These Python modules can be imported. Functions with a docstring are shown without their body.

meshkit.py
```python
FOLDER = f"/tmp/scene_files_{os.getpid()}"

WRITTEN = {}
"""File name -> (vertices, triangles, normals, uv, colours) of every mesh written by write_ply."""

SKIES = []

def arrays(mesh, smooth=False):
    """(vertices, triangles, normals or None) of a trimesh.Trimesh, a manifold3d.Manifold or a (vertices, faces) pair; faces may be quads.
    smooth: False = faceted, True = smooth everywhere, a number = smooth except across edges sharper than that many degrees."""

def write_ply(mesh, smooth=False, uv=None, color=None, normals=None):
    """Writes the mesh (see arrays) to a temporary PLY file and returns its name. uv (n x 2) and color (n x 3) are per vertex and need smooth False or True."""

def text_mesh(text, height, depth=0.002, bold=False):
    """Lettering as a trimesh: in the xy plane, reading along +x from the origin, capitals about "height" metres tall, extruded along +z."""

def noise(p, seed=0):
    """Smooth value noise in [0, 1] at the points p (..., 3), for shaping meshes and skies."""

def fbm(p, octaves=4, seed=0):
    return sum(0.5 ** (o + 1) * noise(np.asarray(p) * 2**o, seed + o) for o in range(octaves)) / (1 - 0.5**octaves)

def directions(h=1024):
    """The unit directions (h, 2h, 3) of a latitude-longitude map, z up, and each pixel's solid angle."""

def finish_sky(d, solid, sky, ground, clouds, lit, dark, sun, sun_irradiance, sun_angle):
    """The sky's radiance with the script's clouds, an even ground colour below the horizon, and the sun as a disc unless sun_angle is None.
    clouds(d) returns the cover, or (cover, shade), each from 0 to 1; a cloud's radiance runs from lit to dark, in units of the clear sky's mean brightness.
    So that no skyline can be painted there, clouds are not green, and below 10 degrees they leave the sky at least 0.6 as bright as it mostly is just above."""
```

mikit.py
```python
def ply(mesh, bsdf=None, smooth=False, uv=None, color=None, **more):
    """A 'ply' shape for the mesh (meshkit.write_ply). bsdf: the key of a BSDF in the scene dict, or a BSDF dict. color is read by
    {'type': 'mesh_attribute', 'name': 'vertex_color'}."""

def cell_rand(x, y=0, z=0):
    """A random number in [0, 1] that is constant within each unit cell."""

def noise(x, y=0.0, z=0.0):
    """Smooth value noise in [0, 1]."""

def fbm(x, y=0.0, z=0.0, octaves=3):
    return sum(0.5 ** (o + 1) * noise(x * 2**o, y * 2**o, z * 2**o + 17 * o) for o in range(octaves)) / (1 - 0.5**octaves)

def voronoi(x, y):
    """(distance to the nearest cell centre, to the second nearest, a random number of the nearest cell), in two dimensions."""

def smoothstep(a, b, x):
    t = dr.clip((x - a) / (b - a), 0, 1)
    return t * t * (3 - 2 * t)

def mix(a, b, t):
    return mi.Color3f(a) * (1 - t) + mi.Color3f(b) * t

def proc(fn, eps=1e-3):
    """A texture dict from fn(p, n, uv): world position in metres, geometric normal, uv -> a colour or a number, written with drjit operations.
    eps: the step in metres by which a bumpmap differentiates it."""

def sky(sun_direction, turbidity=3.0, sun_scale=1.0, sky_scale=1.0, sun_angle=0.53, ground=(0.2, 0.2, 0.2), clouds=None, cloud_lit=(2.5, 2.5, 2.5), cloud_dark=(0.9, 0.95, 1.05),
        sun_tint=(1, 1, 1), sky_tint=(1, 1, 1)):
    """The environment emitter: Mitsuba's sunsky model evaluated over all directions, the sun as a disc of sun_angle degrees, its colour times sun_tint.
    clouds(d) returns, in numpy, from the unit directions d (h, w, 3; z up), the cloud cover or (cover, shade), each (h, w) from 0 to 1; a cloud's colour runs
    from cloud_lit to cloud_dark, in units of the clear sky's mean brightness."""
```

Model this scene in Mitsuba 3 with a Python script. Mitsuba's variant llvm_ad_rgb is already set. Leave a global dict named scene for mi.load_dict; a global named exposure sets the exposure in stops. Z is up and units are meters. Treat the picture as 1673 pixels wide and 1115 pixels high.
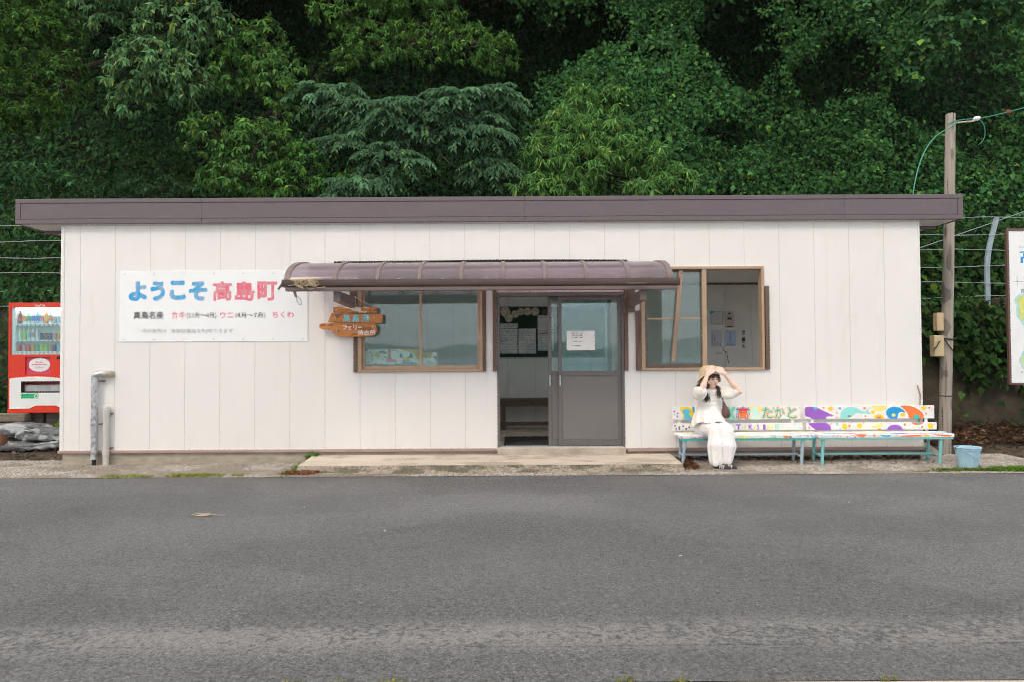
import math, random
import numpy as np
import trimesh
import drjit as dr
import mitsuba as mi
import manifold3d as m3
import meshkit, mikit
from mikit import noise, fbm, voronoi, cell_rand, smoothstep, mix
from shapely.geometry import Polygon, Point, LineString, box as sbox
from shapely import affinity, union_all

T = mi.ScalarTransform4f
scene, labels = {}, {}

# ---------------------------------------------------------------- camera, sky, exposure
exposure = 2.66
PITCH, ROLL = math.atan(27.5 / 1200.0), 0.0055
scene['camera'] = {
    'type': 'perspective', 'fov_axis': 'x', 'fov': math.degrees(2 * math.atan(836.5 / 1200.0)),
    'near_clip': 0.05, 'far_clip': 20000.0,
    'to_world': T().look_at(origin=[0, -9.55, 1.37], target=[0, -9.55 + math.cos(PITCH), 1.37 + math.sin(PITCH)],
                            up=[ROLL, -math.sin(PITCH), math.cos(PITCH)]),
}


def overcast(d):
    c = meshkit.fbm(d * [2.2, 2.2, 5.0] + 3.1, octaves=4, seed=5)
    shade = np.clip((c - 0.35) * 1.6, 0, 1) * 0.6 + 0.25 * (1 - np.clip(d[..., 2], 0, 1)) ** 2
    return np.ones(d.shape[:2]), np.clip(shade, 0, 1)


scene['sky'] = mikit.sky([-0.35, -0.6, 0.72], turbidity=4, sun_scale=0.16, sun_angle=14, clouds=overcast,
                         cloud_lit=(2.55, 2.55, 2.6), cloud_dark=(1.5, 1.55, 1.62), ground=(0.1, 0.12, 0.12))
labels['sky'] = {'kind': 'structure'}

# ---------------------------------------------------------------- helpers
RNG = np.random.default_rng(7)


def uniq(key):
    if key not in scene and key not in labels and key not in TAKEN:
        TAKEN.add(key)
        return key
    k = 1
    while f'{key}_{k:03d}' in TAKEN or f'{key}_{k:03d}' in scene:
        k += 1
    TAKEN.add(f'{key}_{k:03d}')
    return f'{key}_{k:03d}'


TAKEN = set(scene)


def put(name, mesh, mat, parent=None, smooth=False, label=None, kind=None, **kw):
    key = uniq(f'{parent}__{name}' if parent else name)
    scene[key] = mikit.ply(mesh, mat, smooth=smooth, **kw)
    if label or kind:
        labels[key] = {k: v for k, v in (('label', label), ('kind', kind)) if v}
    return key


def thing(name, label, cat, group=None):
    key = uniq(name)
    labels[key] = {'label': label, 'category': cat}
    if group:
        labels[key]['group'] = group
    return key


def single(name, mesh, mat, label, cat, group=None, smooth=False, kind=None, **kw):
    key = thing(name, label, cat, group)
    scene[key] = mikit.ply(mesh, mat, smooth=smooth, **kw)
    if kind:
        labels[key]['kind'] = kind
    return key


def struct(name, mesh, mat, label, smooth=False, **kw):
    key = uniq(name)
    scene[key] = mikit.ply(mesh, mat, smooth=smooth, **kw)
    labels[key] = {'kind': 'structure', 'label': label}
    return key


def cat(*ms):
    return trimesh.util.concatenate([m for m in ms if m is not None])


def hull(pts):
    return trimesh.convex.convex_hull(np.asarray(pts, float))


def box(x0, x1, y0, y1, z0, z1, b=0.0):
    if b <= 0:
        m = trimesh.creation.box((x1 - x0, y1 - y0, z1 - z0))
        m.apply_translation(((x0 + x1) / 2, (y0 + y1) / 2, (z0 + z1) / 2))
        return m
    pts = []
    for sx in (0, 1):
        for sy in (0, 1):
            for sz in (0, 1):
                X, Y, Z = (x0, x1)[sx], (y0, y1)[sy], (z0, z1)[sz]
                dx, dy, dz = (b, -b)[sx], (b, -b)[sy], (b, -b)[sz]
                pts += [(X, Y + dy, Z + dz), (X + dx, Y, Z + dz), (X + dx, Y + dy, Z)]
    return hull(pts)


def turn(m, deg, axis, about=(0, 0, 0)):
    m.apply_transform(trimesh.transformations.rotation_matrix(math.radians(deg), axis, about))
    return m


def tube(points, r, sides=8, cap=True):
    p = np.asarray(points, float)
    t = np.gradient(p, axis=0)
    t /= np.linalg.norm(t, axis=1, keepdims=True) + 1e-12
    a = np.cross(t[0], [0, 0, 1] if abs(t[0, 2]) < 0.9 else [1, 0, 0])
    A = []
    for k in range(len(p)):
        a = a - t[k] * (a @ t[k])
        a /= np.linalg.norm(a) + 1e-12
        A.append(a)
    A = np.array(A)
    B = np.cross(t, A)
    ang = np.arange(sides) * 2 * np.pi / sides
    r = np.broadcast_to(r, (len(p),))
    v = p[:, None] + r[:, None, None] * (np.cos(ang)[None, :, None] * A[:, None] + np.sin(ang)[None, :, None] * B[:, None])
    v = v.reshape(-1, 3)
    i, j = np.meshgrid(np.arange(len(p) - 1), np.arange(sides), indexing='ij')
    q = np.stack([i * sides + j, i * sides + (j + 1) % sides, (i + 1) * sides + (j + 1) % sides, (i + 1) * sides + j], -1).reshape(-1, 4)
    f = np.vstack([q[:, [0, 1, 2]], q[:, [0, 2, 3]]])
    if cap:
        n = len(v)
        v = np.vstack([v, p[0], p[-1]])
        j = np.arange(sides)
        L = (len(p) - 1) * sides
        f = np.vstack([f, np.stack([j * 0 + n, (j + 1) % sides, j], 1), np.stack([j * 0 + n + 1, L + j, L + (j + 1) % sides], 1)])
    return trimesh.Trimesh(v, f, process=False)


def spline(pts, n=24):
    from scipy.interpolate import CubicSpline
    p = np.asarray(pts, float)
    s = np.r_[0, np.cumsum(np.linalg.norm(np.diff(p, axis=0), axis=1))]
    return CubicSpline(s, p)(np.linspace(0, s[-1], n))


def extrude(poly, depth):
    gs = [g for g in getattr(poly, 'geoms', [poly]) if g.geom_type == 'Polygon' and g.area > 1e-9]
    return cat(*[trimesh.creation.extrude_polygon(g, depth, engine='earcut') for g in gs])


def prism(poly, y0, y1):
    """A polygon drawn in (x, z), given the depth y0..y1."""
    m = extrude(poly, y1 - y0)
    v = m.vertices.copy()
    m.vertices = np.stack([v[:, 0], y1 - v[:, 2], v[:, 1]], 1)
    return m


def lathe(profile, sides=32, centre=(0, 0, 0)):
    m = trimesh.creation.revolve(np.asarray(profile, float), sections=sides)
    m.apply_translation(centre)
    return m


def sheet(x0, x1, y0, y1, z, n=1, k=1, fn=None):
    xs, ys = np.linspace(x0, x1, n + 1), np.linspace(y0, y1, k + 1)
    X, Y = np.meshgrid(xs, ys, indexing='ij')
    Z = np.full_like(X, z) if fn is None else z + fn(X, Y)
    v = np.stack([X, Y, Z], -1).reshape(-1, 3)
    i, j = np.meshgrid(np.arange(n), np.arange(k), indexing='ij')
    a = i * (k + 1) + j
    f = np.vstack([np.stack([a, a + k + 1, a + k + 2], -1).reshape(-1, 3), np.stack([a, a + k + 2, a + 1], -1).reshape(-1, 3)])
    return trimesh.Trimesh(v, f, process=False)


# ---------------------------------------------------------------- lettering
GLYPHS = {
    '!': (0.323,[[[8,15,9,19,11,21,14,21,17,18,17,14,15,12,10,12]],[[10,27,9,63,16,63,15,27]]]),
    '(': (0.339,[[[8,40,11,54,16,65,18,68,21,66,21,65,17,58,15,51,13,41,13,31,15,16,17,9,21,1,19,0,17,0,15,3,10,14,8,27]]]),
    ')': (0.339,[[[4,1,10,14,13,30,12,47,8,60,4,66,8,68,12,60,17,48,18,39,18,28,16,16,10,1,9,0]]]),
    '-': (0.349,[[[5,33,22,34,22,29,5,29]]]),
    '1': (0.557,[[[7,18,18,18,18,55,10,55,10,59,16,60,19,62,25,62,25,18,35,18,35,12,7,12]]]),
    '4': (0.557,[[[3,26,3,31,23,62,30,62,30,31,37,31,37,26,30,26,30,12,24,12,24,26],[10,31,24,31,25,55,24,55,21,49]]]),
    '7': (0.557,[[[5,57,5,62,36,62,36,59,29,49,25,38,22,27,21,12,15,12,16,28,21,43,29,57]]]),
    'A': (0.609,[[[2,12,18,62,26,62,43,12,36,12,31,27,13,27,8,12],[22,57,15,32,29,33]]]),
    'C': (0.641,[[[5,40,7,48,9,53,16,60,25,63,30,63,36,61,41,57,38,53,30,57,23,57,17,53,13,48,12,44,12,32,15,23,18,20,22,18,24,17,32,18,35,19,39,23,42,20,42,18,37,14,30,12,22,12,16,14,11,18,7,25,6,31]]]),
    'I': (0.292,[[[8,62,15,62,15,12,8,12]]]),
    'K': (0.646,[[[8,62,15,62,15,37,35,62,43,62,27,43,45,12,38,12,23,38,15,28,15,12,8,12]]]),
    'M': (0.812,[[[8,62,16,62,29,25,42,62,50,62,50,12,44,12,45,54,32,18,31,17,27,17,13,54,14,12,8,12]]]),
    'S': (0.594,[[[5,18,8,23,13,20,19,17,27,18,31,21,33,23,33,27,31,30,28,32,12,40,8,45,7,52,8,55,11,59,18,63,27,63,35,59,37,57,34,53,29,56,26,57,18,57,14,54,13,49,15,46,17,44,32,38,36,34,39,28,39,23,36,18,30,13,25,12,19,12,10,15]]]),
    'T': (0.599,[[[4,57,4,62,40,62,40,57,25,57,25,12,19,12,19,57]]]),
    'a': (0.562,[[[5,20,6,26,10,31,16,34,28,36,27,41,24,44,18,45,9,41,7,46,13,49,19,50,26,50,29,48,32,45,34,40,34,12,29,12,28,17,20,12,12,12,7,15],[12,24,12,19,15,17,19,16,24,18,28,21,28,31,21,31,15,28]]]),
    'c': (0.51,[[[5,28,5,34,6,40,9,44,14,48,20,50,25,50,28,49,33,46,30,42,25,45,21,45,17,43,13,39,11,33,12,24,16,19,20,17,25,17,32,20,34,17,34,16,32,14,24,12,18,12,13,14,8,19]]]),
    'l': (0.286,[[[8,66,14,66,14,19,15,17,17,17,18,12,16,12,11,12,8,17]]]),
    'o': (0.604,[[[5,28,5,36,8,42,12,47,17,49,24,50,31,48,36,43,38,38,39,27,38,22,33,15,26,12,18,12,11,15,6,22],[11,33,13,23,16,18,20,17,26,18,31,22,33,27,33,34,31,40,28,43,25,44,20,45,17,44,13,39]]]),
    '〜': (1.0,[[[4,35,7,40,11,44,19,47,24,47,30,46,35,43,40,37,46,35,52,35,55,36,58,38,62,43,67,41,64,36,60,32,51,29,46,29,41,30,36,34,31,39,25,42,20,42,16,40,12,38,9,33]]]),
    'う': (1.0,[[[15,39,13,46,32,49,42,50,47,49,52,45,55,41,56,34,55,27,51,21,45,15,34,10,25,9,22,14,37,18,42,20,47,25,50,32,50,39,45,43,39,45,28,43]],[[21,60,22,65,37,63,51,63,50,57]]]),
    'か': (1.0,[[[50,55,53,58,55,58,64,41,67,34,62,31,58,42]],[[7,44,7,51,23,51,24,58,25,66,31,65,29,52,40,52,42,51,45,49,47,44,47,39,46,24,44,16,40,12,36,10,26,11,25,12,24,16,25,17,28,16,35,15,37,16,39,20,42,31,42,41,41,45,37,47,27,47,23,30,16,14,13,10,8,12,17,29,22,46]]]),
    'き': (1.0,[[[12,40,12,45,21,44,40,45,37,54,14,54,13,59,26,58,36,58,34,66,39,67,41,59,55,61,56,57,43,54,46,45,59,48,60,43,48,40,51,34,55,29,52,25,37,27,38,31,47,30,42,40,28,39]],[[14,20,15,26,17,31,21,31,22,30,20,25,19,20,23,16,31,14,41,14,51,15,51,10,37,9,23,10,17,14]]]),
    'く': (1.0,[[[15,37,16,41,20,45,36,58,45,67,49,62,25,42,22,38,24,35,42,21,51,12,46,8,36,17,20,31,16,35]]]),
    'こ': (1.0,[[[13,22,15,33,19,33,20,32,19,28,19,23,20,21,23,18,30,16,44,16,58,19,58,13,42,10,26,11,18,14,15,17]],[[17,54,17,60,38,59,54,60,54,54,27,54]]]),
    'し': (1.0,[[[18,20,18,65,24,65,23,23,25,18,30,15,38,14,45,16,49,19,58,28,62,24,62,23,55,16,47,11,38,9,31,9,26,10,21,13]]]),
    'す': (1.0,[[[8,52,8,57,38,57,38,66,44,66,44,58,64,58,64,53,44,53,44,41,46,34,45,24,42,19,37,14,32,10,26,8,21,13,32,17,37,21,38,24,31,23,27,25,24,28,22,31,22,38,24,42,29,46,32,47,39,46,39,52],[27,37,28,30,32,28,37,29,39,30,40,33,39,39,35,42,30,41]]]),
    'そ': (1.0,[[[9,39,21,41,42,59,19,58,19,63,30,63,49,65,52,61,31,43,30,42,61,43,61,38,46,38,41,37,34,33,31,28,31,23,34,18,42,15,52,15,51,9,43,9,36,10,31,13,27,16,26,21,26,28,28,33,32,37,9,34]]]),
    'た': (1.0,[[[33,19,34,29,39,29,38,22,39,19,41,18,48,16,63,17,63,12,55,11,41,12,36,14]],[[38,45,44,46,61,45,62,45,62,40,55,41,38,40]],[[9,50,9,55,24,55,25,66,32,66,30,56,43,58,42,52,28,50,23,30,16,10,10,12,17,29,22,49]]]),
    'ち': (1.0,[[[9,52,9,57,23,56,24,66,30,66,29,56,40,57,55,59,55,54,27,51,23,36,33,40,39,41,47,41,53,38,57,35,59,30,59,23,57,18,52,14,46,11,38,9,24,10,23,15,38,15,44,16,49,19,53,23,53,30,51,34,48,35,44,36,39,36,33,35,26,32,22,28,19,25,15,26,14,27,19,38,22,51]]]),
    'で': (1.0,[[[55,49,59,51,64,41,61,40]],[[7,51,7,57,61,61,61,56,48,55,41,52,35,44,32,36,32,30,35,23,43,18,56,15,54,10,47,10,37,14,31,19,28,24,27,30,28,40,33,49,38,55]],[[48,46,51,48,57,38,53,37]]]),
    'と': (1.0,[[[15,21,15,27,17,33,27,42,17,63,23,65,27,55,31,45,48,54,53,58,55,57,57,53,33,40,23,32,21,27,21,23,24,18,31,16,45,16,58,18,58,12,44,10,28,11,20,14,17,17]]]),
    'の': (1.0,[[[7,30,8,40,11,46,14,51,22,57,31,61,43,61,51,58,58,52,61,48,63,42,63,30,59,21,52,15,41,10,38,10,35,15,44,17,51,21,55,25,57,32,57,40,56,45,52,50,49,53,44,55,39,56,37,43,34,31,29,22,24,16,19,15,13,18,9,24],[13,31,14,27,17,22,21,21,24,24,28,30,30,38,34,56,29,55,24,53,18,47,13,39]]]),
    'は': (1.0,[[[27,18,28,24,31,27,38,30,47,30,46,47,29,47,29,53,46,52,46,65,52,65,52,52,63,54,63,48,52,47,52,28,60,24,66,19,63,15,53,22,53,19,51,14,48,12,44,10,33,11,29,14],[32,19,34,16,36,15,44,15,47,18,47,24,43,26,36,25,32,22]],[[9,26,10,41,13,65,19,64,15,44,15,24,16,24,19,32,22,30,17,16,17,10,12,10]]]),
    'ま': (1.0,[[[14,17,14,22,18,27,24,29,35,30,35,38,14,40,14,44,35,43,35,53,15,54,14,59,35,57,35,66,40,66,40,58,58,59,58,54,40,53,40,43,59,45,59,40,58,40,40,38,40,28,51,24,60,18,60,17,57,13,49,19,42,23,41,22,41,16,39,13,34,9,25,9,19,10,15,14],[19,18,20,16,24,14,32,14,35,18,35,24,32,25,23,24,20,22]]]),
    'よ': (1.0,[[[10,18,10,23,12,26,15,28,21,31,33,31,32,66,38,66,38,52,58,53,58,48,38,47,38,30,48,26,58,20,60,18,57,13,47,20,39,24,39,16,37,13,35,11,31,9,23,9,16,10,12,13],[16,18,18,16,21,14,30,15,31,16,33,18,33,25,31,26,27,26,20,25,16,22]]]),
    'わ': (1.0,[[[5,22,5,23,19,42,21,46,20,50,7,48,7,54,21,55,21,66,27,66,26,56,28,53,26,49,25,45,35,51,41,53,49,53,55,52,58,49,63,43,64,39,64,32,62,24,56,18,48,14,40,12,38,17,46,19,53,23,58,29,59,37,58,42,55,45,48,48,43,48,37,47,32,44,25,38,24,16,25,9,19,9,19,33,9,18]]]),
    'を': (1.0,[[[8,32,18,43,23,53,10,54,10,59,25,58,27,67,33,66,31,58,51,60,51,55,29,53,24,43,29,45,34,45,39,43,42,39,59,47,61,43,61,42,42,34,42,21,36,21,37,31,36,31,29,26,26,21,27,17,32,14,42,14,57,16,57,10,44,9,31,9,25,11,22,14,21,21,22,26,27,31,36,37,36,39,33,41,29,41,22,38,17,34,13,29]]]),
    'ウ': (1.0,[[[11,34,11,56,32,56,32,67,38,67,38,55,58,56,61,54,58,38,52,26,43,17,31,11,27,10,23,15,35,19,45,27,51,37,53,45,54,50,17,51,17,34]]]),
    'ェ': (1.0,[[[12,17,33,17,33,42,16,42,15,48,56,48,56,42,38,42,38,17,59,17,59,12,12,12]]]),
    'カ': (1.0,[[[9,14,14,18,23,28,28,39,29,48,10,48,10,54,30,53,30,66,36,66,36,53,56,54,60,52,57,22,56,16,53,12,50,11,37,12,36,17,47,16,50,18,52,23,53,33,54,45,53,48,35,48,31,32,25,21,18,13,14,10]]]),
    'キ': (1.0,[[[10,44,9,51,11,51,29,53,29,55,27,65,33,66,35,54,56,58,57,53,56,52,36,49,39,35,61,40,62,34,40,30,44,10,38,9,34,29,10,25,9,29,9,31,33,34,30,48]]]),
    'ニ': (1.0,[[[8,23,62,23,62,16,8,16]],[[13,51,13,57,56,57,56,51]]]),
    'フ': (1.0,[[[11,54,11,60,56,60,60,58,56,42,53,35,49,28,37,18,22,10,17,16,30,20,37,25,41,29,49,40,53,54]]]),
    'リ': (1.0,[[[30,9,27,14,31,15,37,19,45,26,47,31,48,36,48,64,54,64,54,38,52,29,50,24,44,16,36,11]],[[16,31,16,63,23,63,23,31]]]),
    'ー': (1.0,[[[9,42,62,42,62,35,9,35]]]),
    '一': (1.0,[[[4,41,67,42,67,36,4,36]]]),
    '休': (1.0,[[[20,19,30,30,39,47,22,47,22,52,41,52,41,69,46,69,47,52,66,52,66,47,50,47,58,31,64,23,68,20,64,16,62,17,56,24,47,42,46,7,41,7,41,41,34,27,26,17,23,15]],[[3,41,13,54,21,69,26,68,25,63,19,53,19,7,14,7,14,45,6,37]]]),
    '体': (1.0,[[[19,21,30,34,38,50,37,51,22,51,22,56,41,56,41,69,46,69,46,56,66,56,66,51,49,51,57,35,62,27,67,22,64,18,60,21,54,30,46,46,46,24,57,24,57,19,46,19,46,7,41,7,41,19,30,19,30,24,41,24,41,47,35,35,27,22,23,18]],[[4,42,12,54,18,69,23,68,23,67,22,63,17,54,17,7,12,7,12,44,7,37]]]),
    '内': (1.0,[[[8,58,33,58,33,70,38,70,38,58,63,58,63,11,62,9,59,7,47,7,45,12,57,12,58,13,58,53,38,53,37,45,56,26,56,25,55,24,52,21,47,27,35,39,33,34,28,27,23,23,18,21,15,25,22,29,29,37,32,45,33,53,13,53,13,7,8,7]]]),
    '利': (1.0,[[[48,7,46,12,57,12,58,13,58,68,63,68,63,11,62,8,56,7]],[[42,24,42,61,47,61,47,24]],[[3,21,12,33,18,43,17,44,5,44,5,49,18,49,19,49,19,60,6,58,4,63,19,65,33,69,36,65,24,61,24,49,37,49,37,44,24,44,24,39,37,28,34,24,26,32,24,33,24,7,19,7,19,35,14,26,6,16]]]),
    '合': (1.0,[[[4,44,14,49,24,56,30,62,37,70,41,68,39,64,46,58,56,51,67,46,64,41,54,47,53,46,53,43,18,43,18,45,18,46,9,41,7,41],[29,54,21,47,52,48,44,53,36,60]],[[15,34,57,34,57,7,52,7,51,11,20,11,20,7,15,7],[20,30,20,15,52,16,52,30]]]),
    '名': (1.0,[[[7,26,5,31,18,35,29,40,27,42,19,48,23,51,35,43,42,48,51,57,26,58,19,52,10,46,6,51,19,58,26,66,29,70,35,69,31,63,56,63,59,61,54,52,47,46,33,36,59,35,59,7,54,7,54,10,24,10,24,7,18,7,18,29],[24,31,24,15,54,15,54,31]]]),
    '図': (1.0,[[[7,66,64,66,64,7,58,7,58,12,13,12,12,7,7,7],[12,17,58,17,58,61,12,61]],[[13,23,23,26,31,30,23,39,17,53,21,54,27,41,36,33,40,37,44,42,49,54,54,53,49,41,40,30,48,25,57,23,55,19,44,21,35,26,28,23,17,18]],[[31,58,34,61,39,57,44,52,40,49]],[[28,49,28,50,31,52,36,47,40,41,36,39,33,44]]]),
    '夜': (1.0,[[[3,32,13,43,21,56,20,57,6,57,6,62,34,62,31,69,35,70,40,62,66,62,66,57,42,57,45,56,42,49,61,49,64,48,58,33,49,21,59,14,67,11,64,7,55,10,45,18,35,11,26,7,23,10,23,11,35,16,41,21,35,29,32,35,26,29,22,32,32,42,36,49,39,57,23,57,26,55,19,44,19,7,15,7,14,36,7,28],[35,39,40,31,45,25,53,35,57,45,39,45]],[[40,40,43,42,51,35,47,32]]]),
    '島': (1.0,[[[14,26,14,64,29,64,32,70,38,69,35,64,56,64,56,43,19,43,19,38,66,38,66,34,19,34,19,30,63,30,62,14,59,8,56,7,48,7,46,10,46,11,55,11,57,16,58,26],[19,47,50,47,51,51,19,52],[19,55,50,55,51,60,19,60]],[[8,22,13,22,13,15,24,15,24,24,29,24,29,15,40,15,40,23,45,23,45,9,40,9,40,11,8,11]]]),
    '待': (1.0,[[[24,43,24,47,42,47,42,56,28,56,28,61,42,61,43,69,48,69,48,61,63,61,63,56,48,56,48,47,67,47,67,43,57,43,57,35,66,35,66,30,57,30,57,12,55,8,44,7,42,11,52,12,52,30,24,30,24,35,52,35,52,43]],[[30,26,34,28,41,19,42,16,38,14]],[[4,35,13,45,20,54,24,53,19,44,19,7,14,7,14,38,6,31]],[[7,51,5,56,10,59,16,66,18,69,23,68,18,60,9,52]]]),
    '憩': (1.0,[[[51,23,55,25,63,18,67,12,63,9,58,16]],[[38,63,46,63,48,70,53,69,51,63,64,63,64,29,59,29,59,31,42,31,42,28,38,28],[42,36,59,35,59,40,42,41],[42,45,59,45,59,50,42,50],[42,59,43,53,59,53,59,59]],[[21,25,26,25,26,13,28,12,46,12,48,16,48,19,49,19,52,17,51,10,50,8,47,7,27,7,24,8,21,11]],[[27,27,29,30,31,30,38,26,42,21,39,19,35,22]],[[5,52,5,57,18,57,18,62,7,61,6,65,19,66,30,69,34,65,23,62,23,57,35,57,35,52,23,52,23,47,32,46,32,31,13,31,13,28,9,28,9,46,18,46,18,52],[13,35,27,35,28,42,13,42]],[[4,11,10,18,13,24,17,23,14,15,9,9]]]),
    '所': (1.0,[[[29,10,35,19,37,26,38,40,38,63,54,66,62,69,65,65,65,64,43,58,43,46,67,46,67,41,58,41,58,7,54,7,53,41,43,41,42,26,39,16,33,7]],[[4,9,6,18,8,27,8,63,22,65,32,68,35,64,26,61,13,59,13,52,32,52,32,32,13,32,12,18,9,8,7,7],[13,37,26,37,27,48,13,48]]]),
    '月': (1.0,[[[4,10,11,19,14,29,16,41,16,66,57,66,57,13,56,9,52,7,39,7,37,12,51,12,52,13,51,28,19,28,16,17,11,10,7,7],[21,44,20,33,52,33,52,44],[21,50,52,49,52,61,21,61]]]),
    '案': (1.0,[[[4,12,20,18,28,23,5,24,5,28,32,28,33,34,38,34,38,28,66,28,66,24,43,23,47,20,54,16,67,12,64,8,59,9,49,14,38,21,38,7,33,7,32,21,24,15,13,9,7,8]],[[6,49,6,53,25,53,30,59,34,58,31,53,65,53,65,49,52,49,50,45,44,40,64,34,60,31,58,31,49,34,38,37,26,33,7,31,6,35,19,36,28,39,15,41,21,49],[23,44,37,41,42,44,46,49,27,49]],[[7,64,33,64,31,69,35,70,39,64,64,64,64,55,60,55,59,60,12,60,12,55,7,55]]]),
    '業': (1.0,[[[4,12,19,18,28,23,6,23,6,27,33,28,33,32,12,32,12,36,32,36,33,41,9,41,9,46,23,46,20,53,6,53,6,57,17,57,12,68,16,69,22,59,19,57,27,57,27,70,31,70,32,57,39,57,39,70,44,70,45,57,51,57,50,59,55,69,60,68,55,57,65,57,65,53,52,53,47,46,63,46,63,41,38,41,38,36,59,36,59,32,38,32,38,28,65,27,65,23,43,23,46,20,54,16,67,12,64,8,57,10,49,14,38,21,38,7,33,7,33,21,23,14,9,8,7,8],[26,53,29,46,42,46,45,53]]]),
    '港': (1.0,[[[6,10,16,32,17,32,20,30,21,31,27,36,32,43,31,44,19,44,19,49,32,49,31,57,23,57,23,61,31,62,32,70,36,70,37,62,50,62,50,70,55,70,55,62,65,61,65,57,55,57,55,49,67,49,67,44,56,44,55,43,59,38,68,30,65,26,64,26,56,34,56,22,35,22,35,13,37,12,56,12,58,14,59,20,63,18,63,13,61,9,56,7,37,7,33,8,30,13,30,32,22,25,20,27,10,8],[37,44,34,37,54,37,50,44],[35,33,35,26,51,26,51,33],[36,49,50,49,50,57,37,57]],[[7,65,11,69,19,64,22,62,22,61,18,58,14,62]],[[4,47,6,50,7,51,15,47,18,43,15,40,12,43]]]),
    '漁': (1.0,[[[55,20,59,23,64,15,67,9,63,7,59,14]],[[19,47,28,57,35,69,40,68,38,63,51,64,54,61,54,60,49,52,63,52,63,25,26,25,26,46,23,43],[46,30,58,29,58,37,47,37],[46,41,58,41,58,48,47,48],[31,53,43,52,47,59,36,59],[31,30,42,29,42,37,31,37],[31,41,42,41,42,48,31,48]],[[47,14,44,21,49,22,53,9,49,7]],[[36,13,35,21,37,21,39,21,41,12,40,8,36,8]],[[19,9,24,15,26,22,30,21,29,16,26,9,23,7]],[[8,65,11,69,19,64,22,61,19,58]],[[6,10,17,32,17,33,21,30,21,29,12,11,11,8]],[[4,47,7,51,15,47,19,44,15,40,11,43]]]),
    '産': (1.0,[[[16,28,21,35,24,42,29,41,27,36,37,36,38,42,43,42,43,36,61,36,61,32,43,32,43,25,59,25,59,21,43,21,43,12,65,12,65,8,16,8,16,12,37,13,37,21,22,21,22,25,37,25,38,32,25,32,20,26]],[[4,9,9,23,10,33,10,49,25,49,20,57,23,59,9,59,9,63,33,63,31,68,34,70,40,63,62,63,62,59,25,59,30,51,28,49,43,49,47,58,49,58,53,56,49,49,64,49,64,44,15,44,14,25,12,14,8,6]]]),
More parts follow.
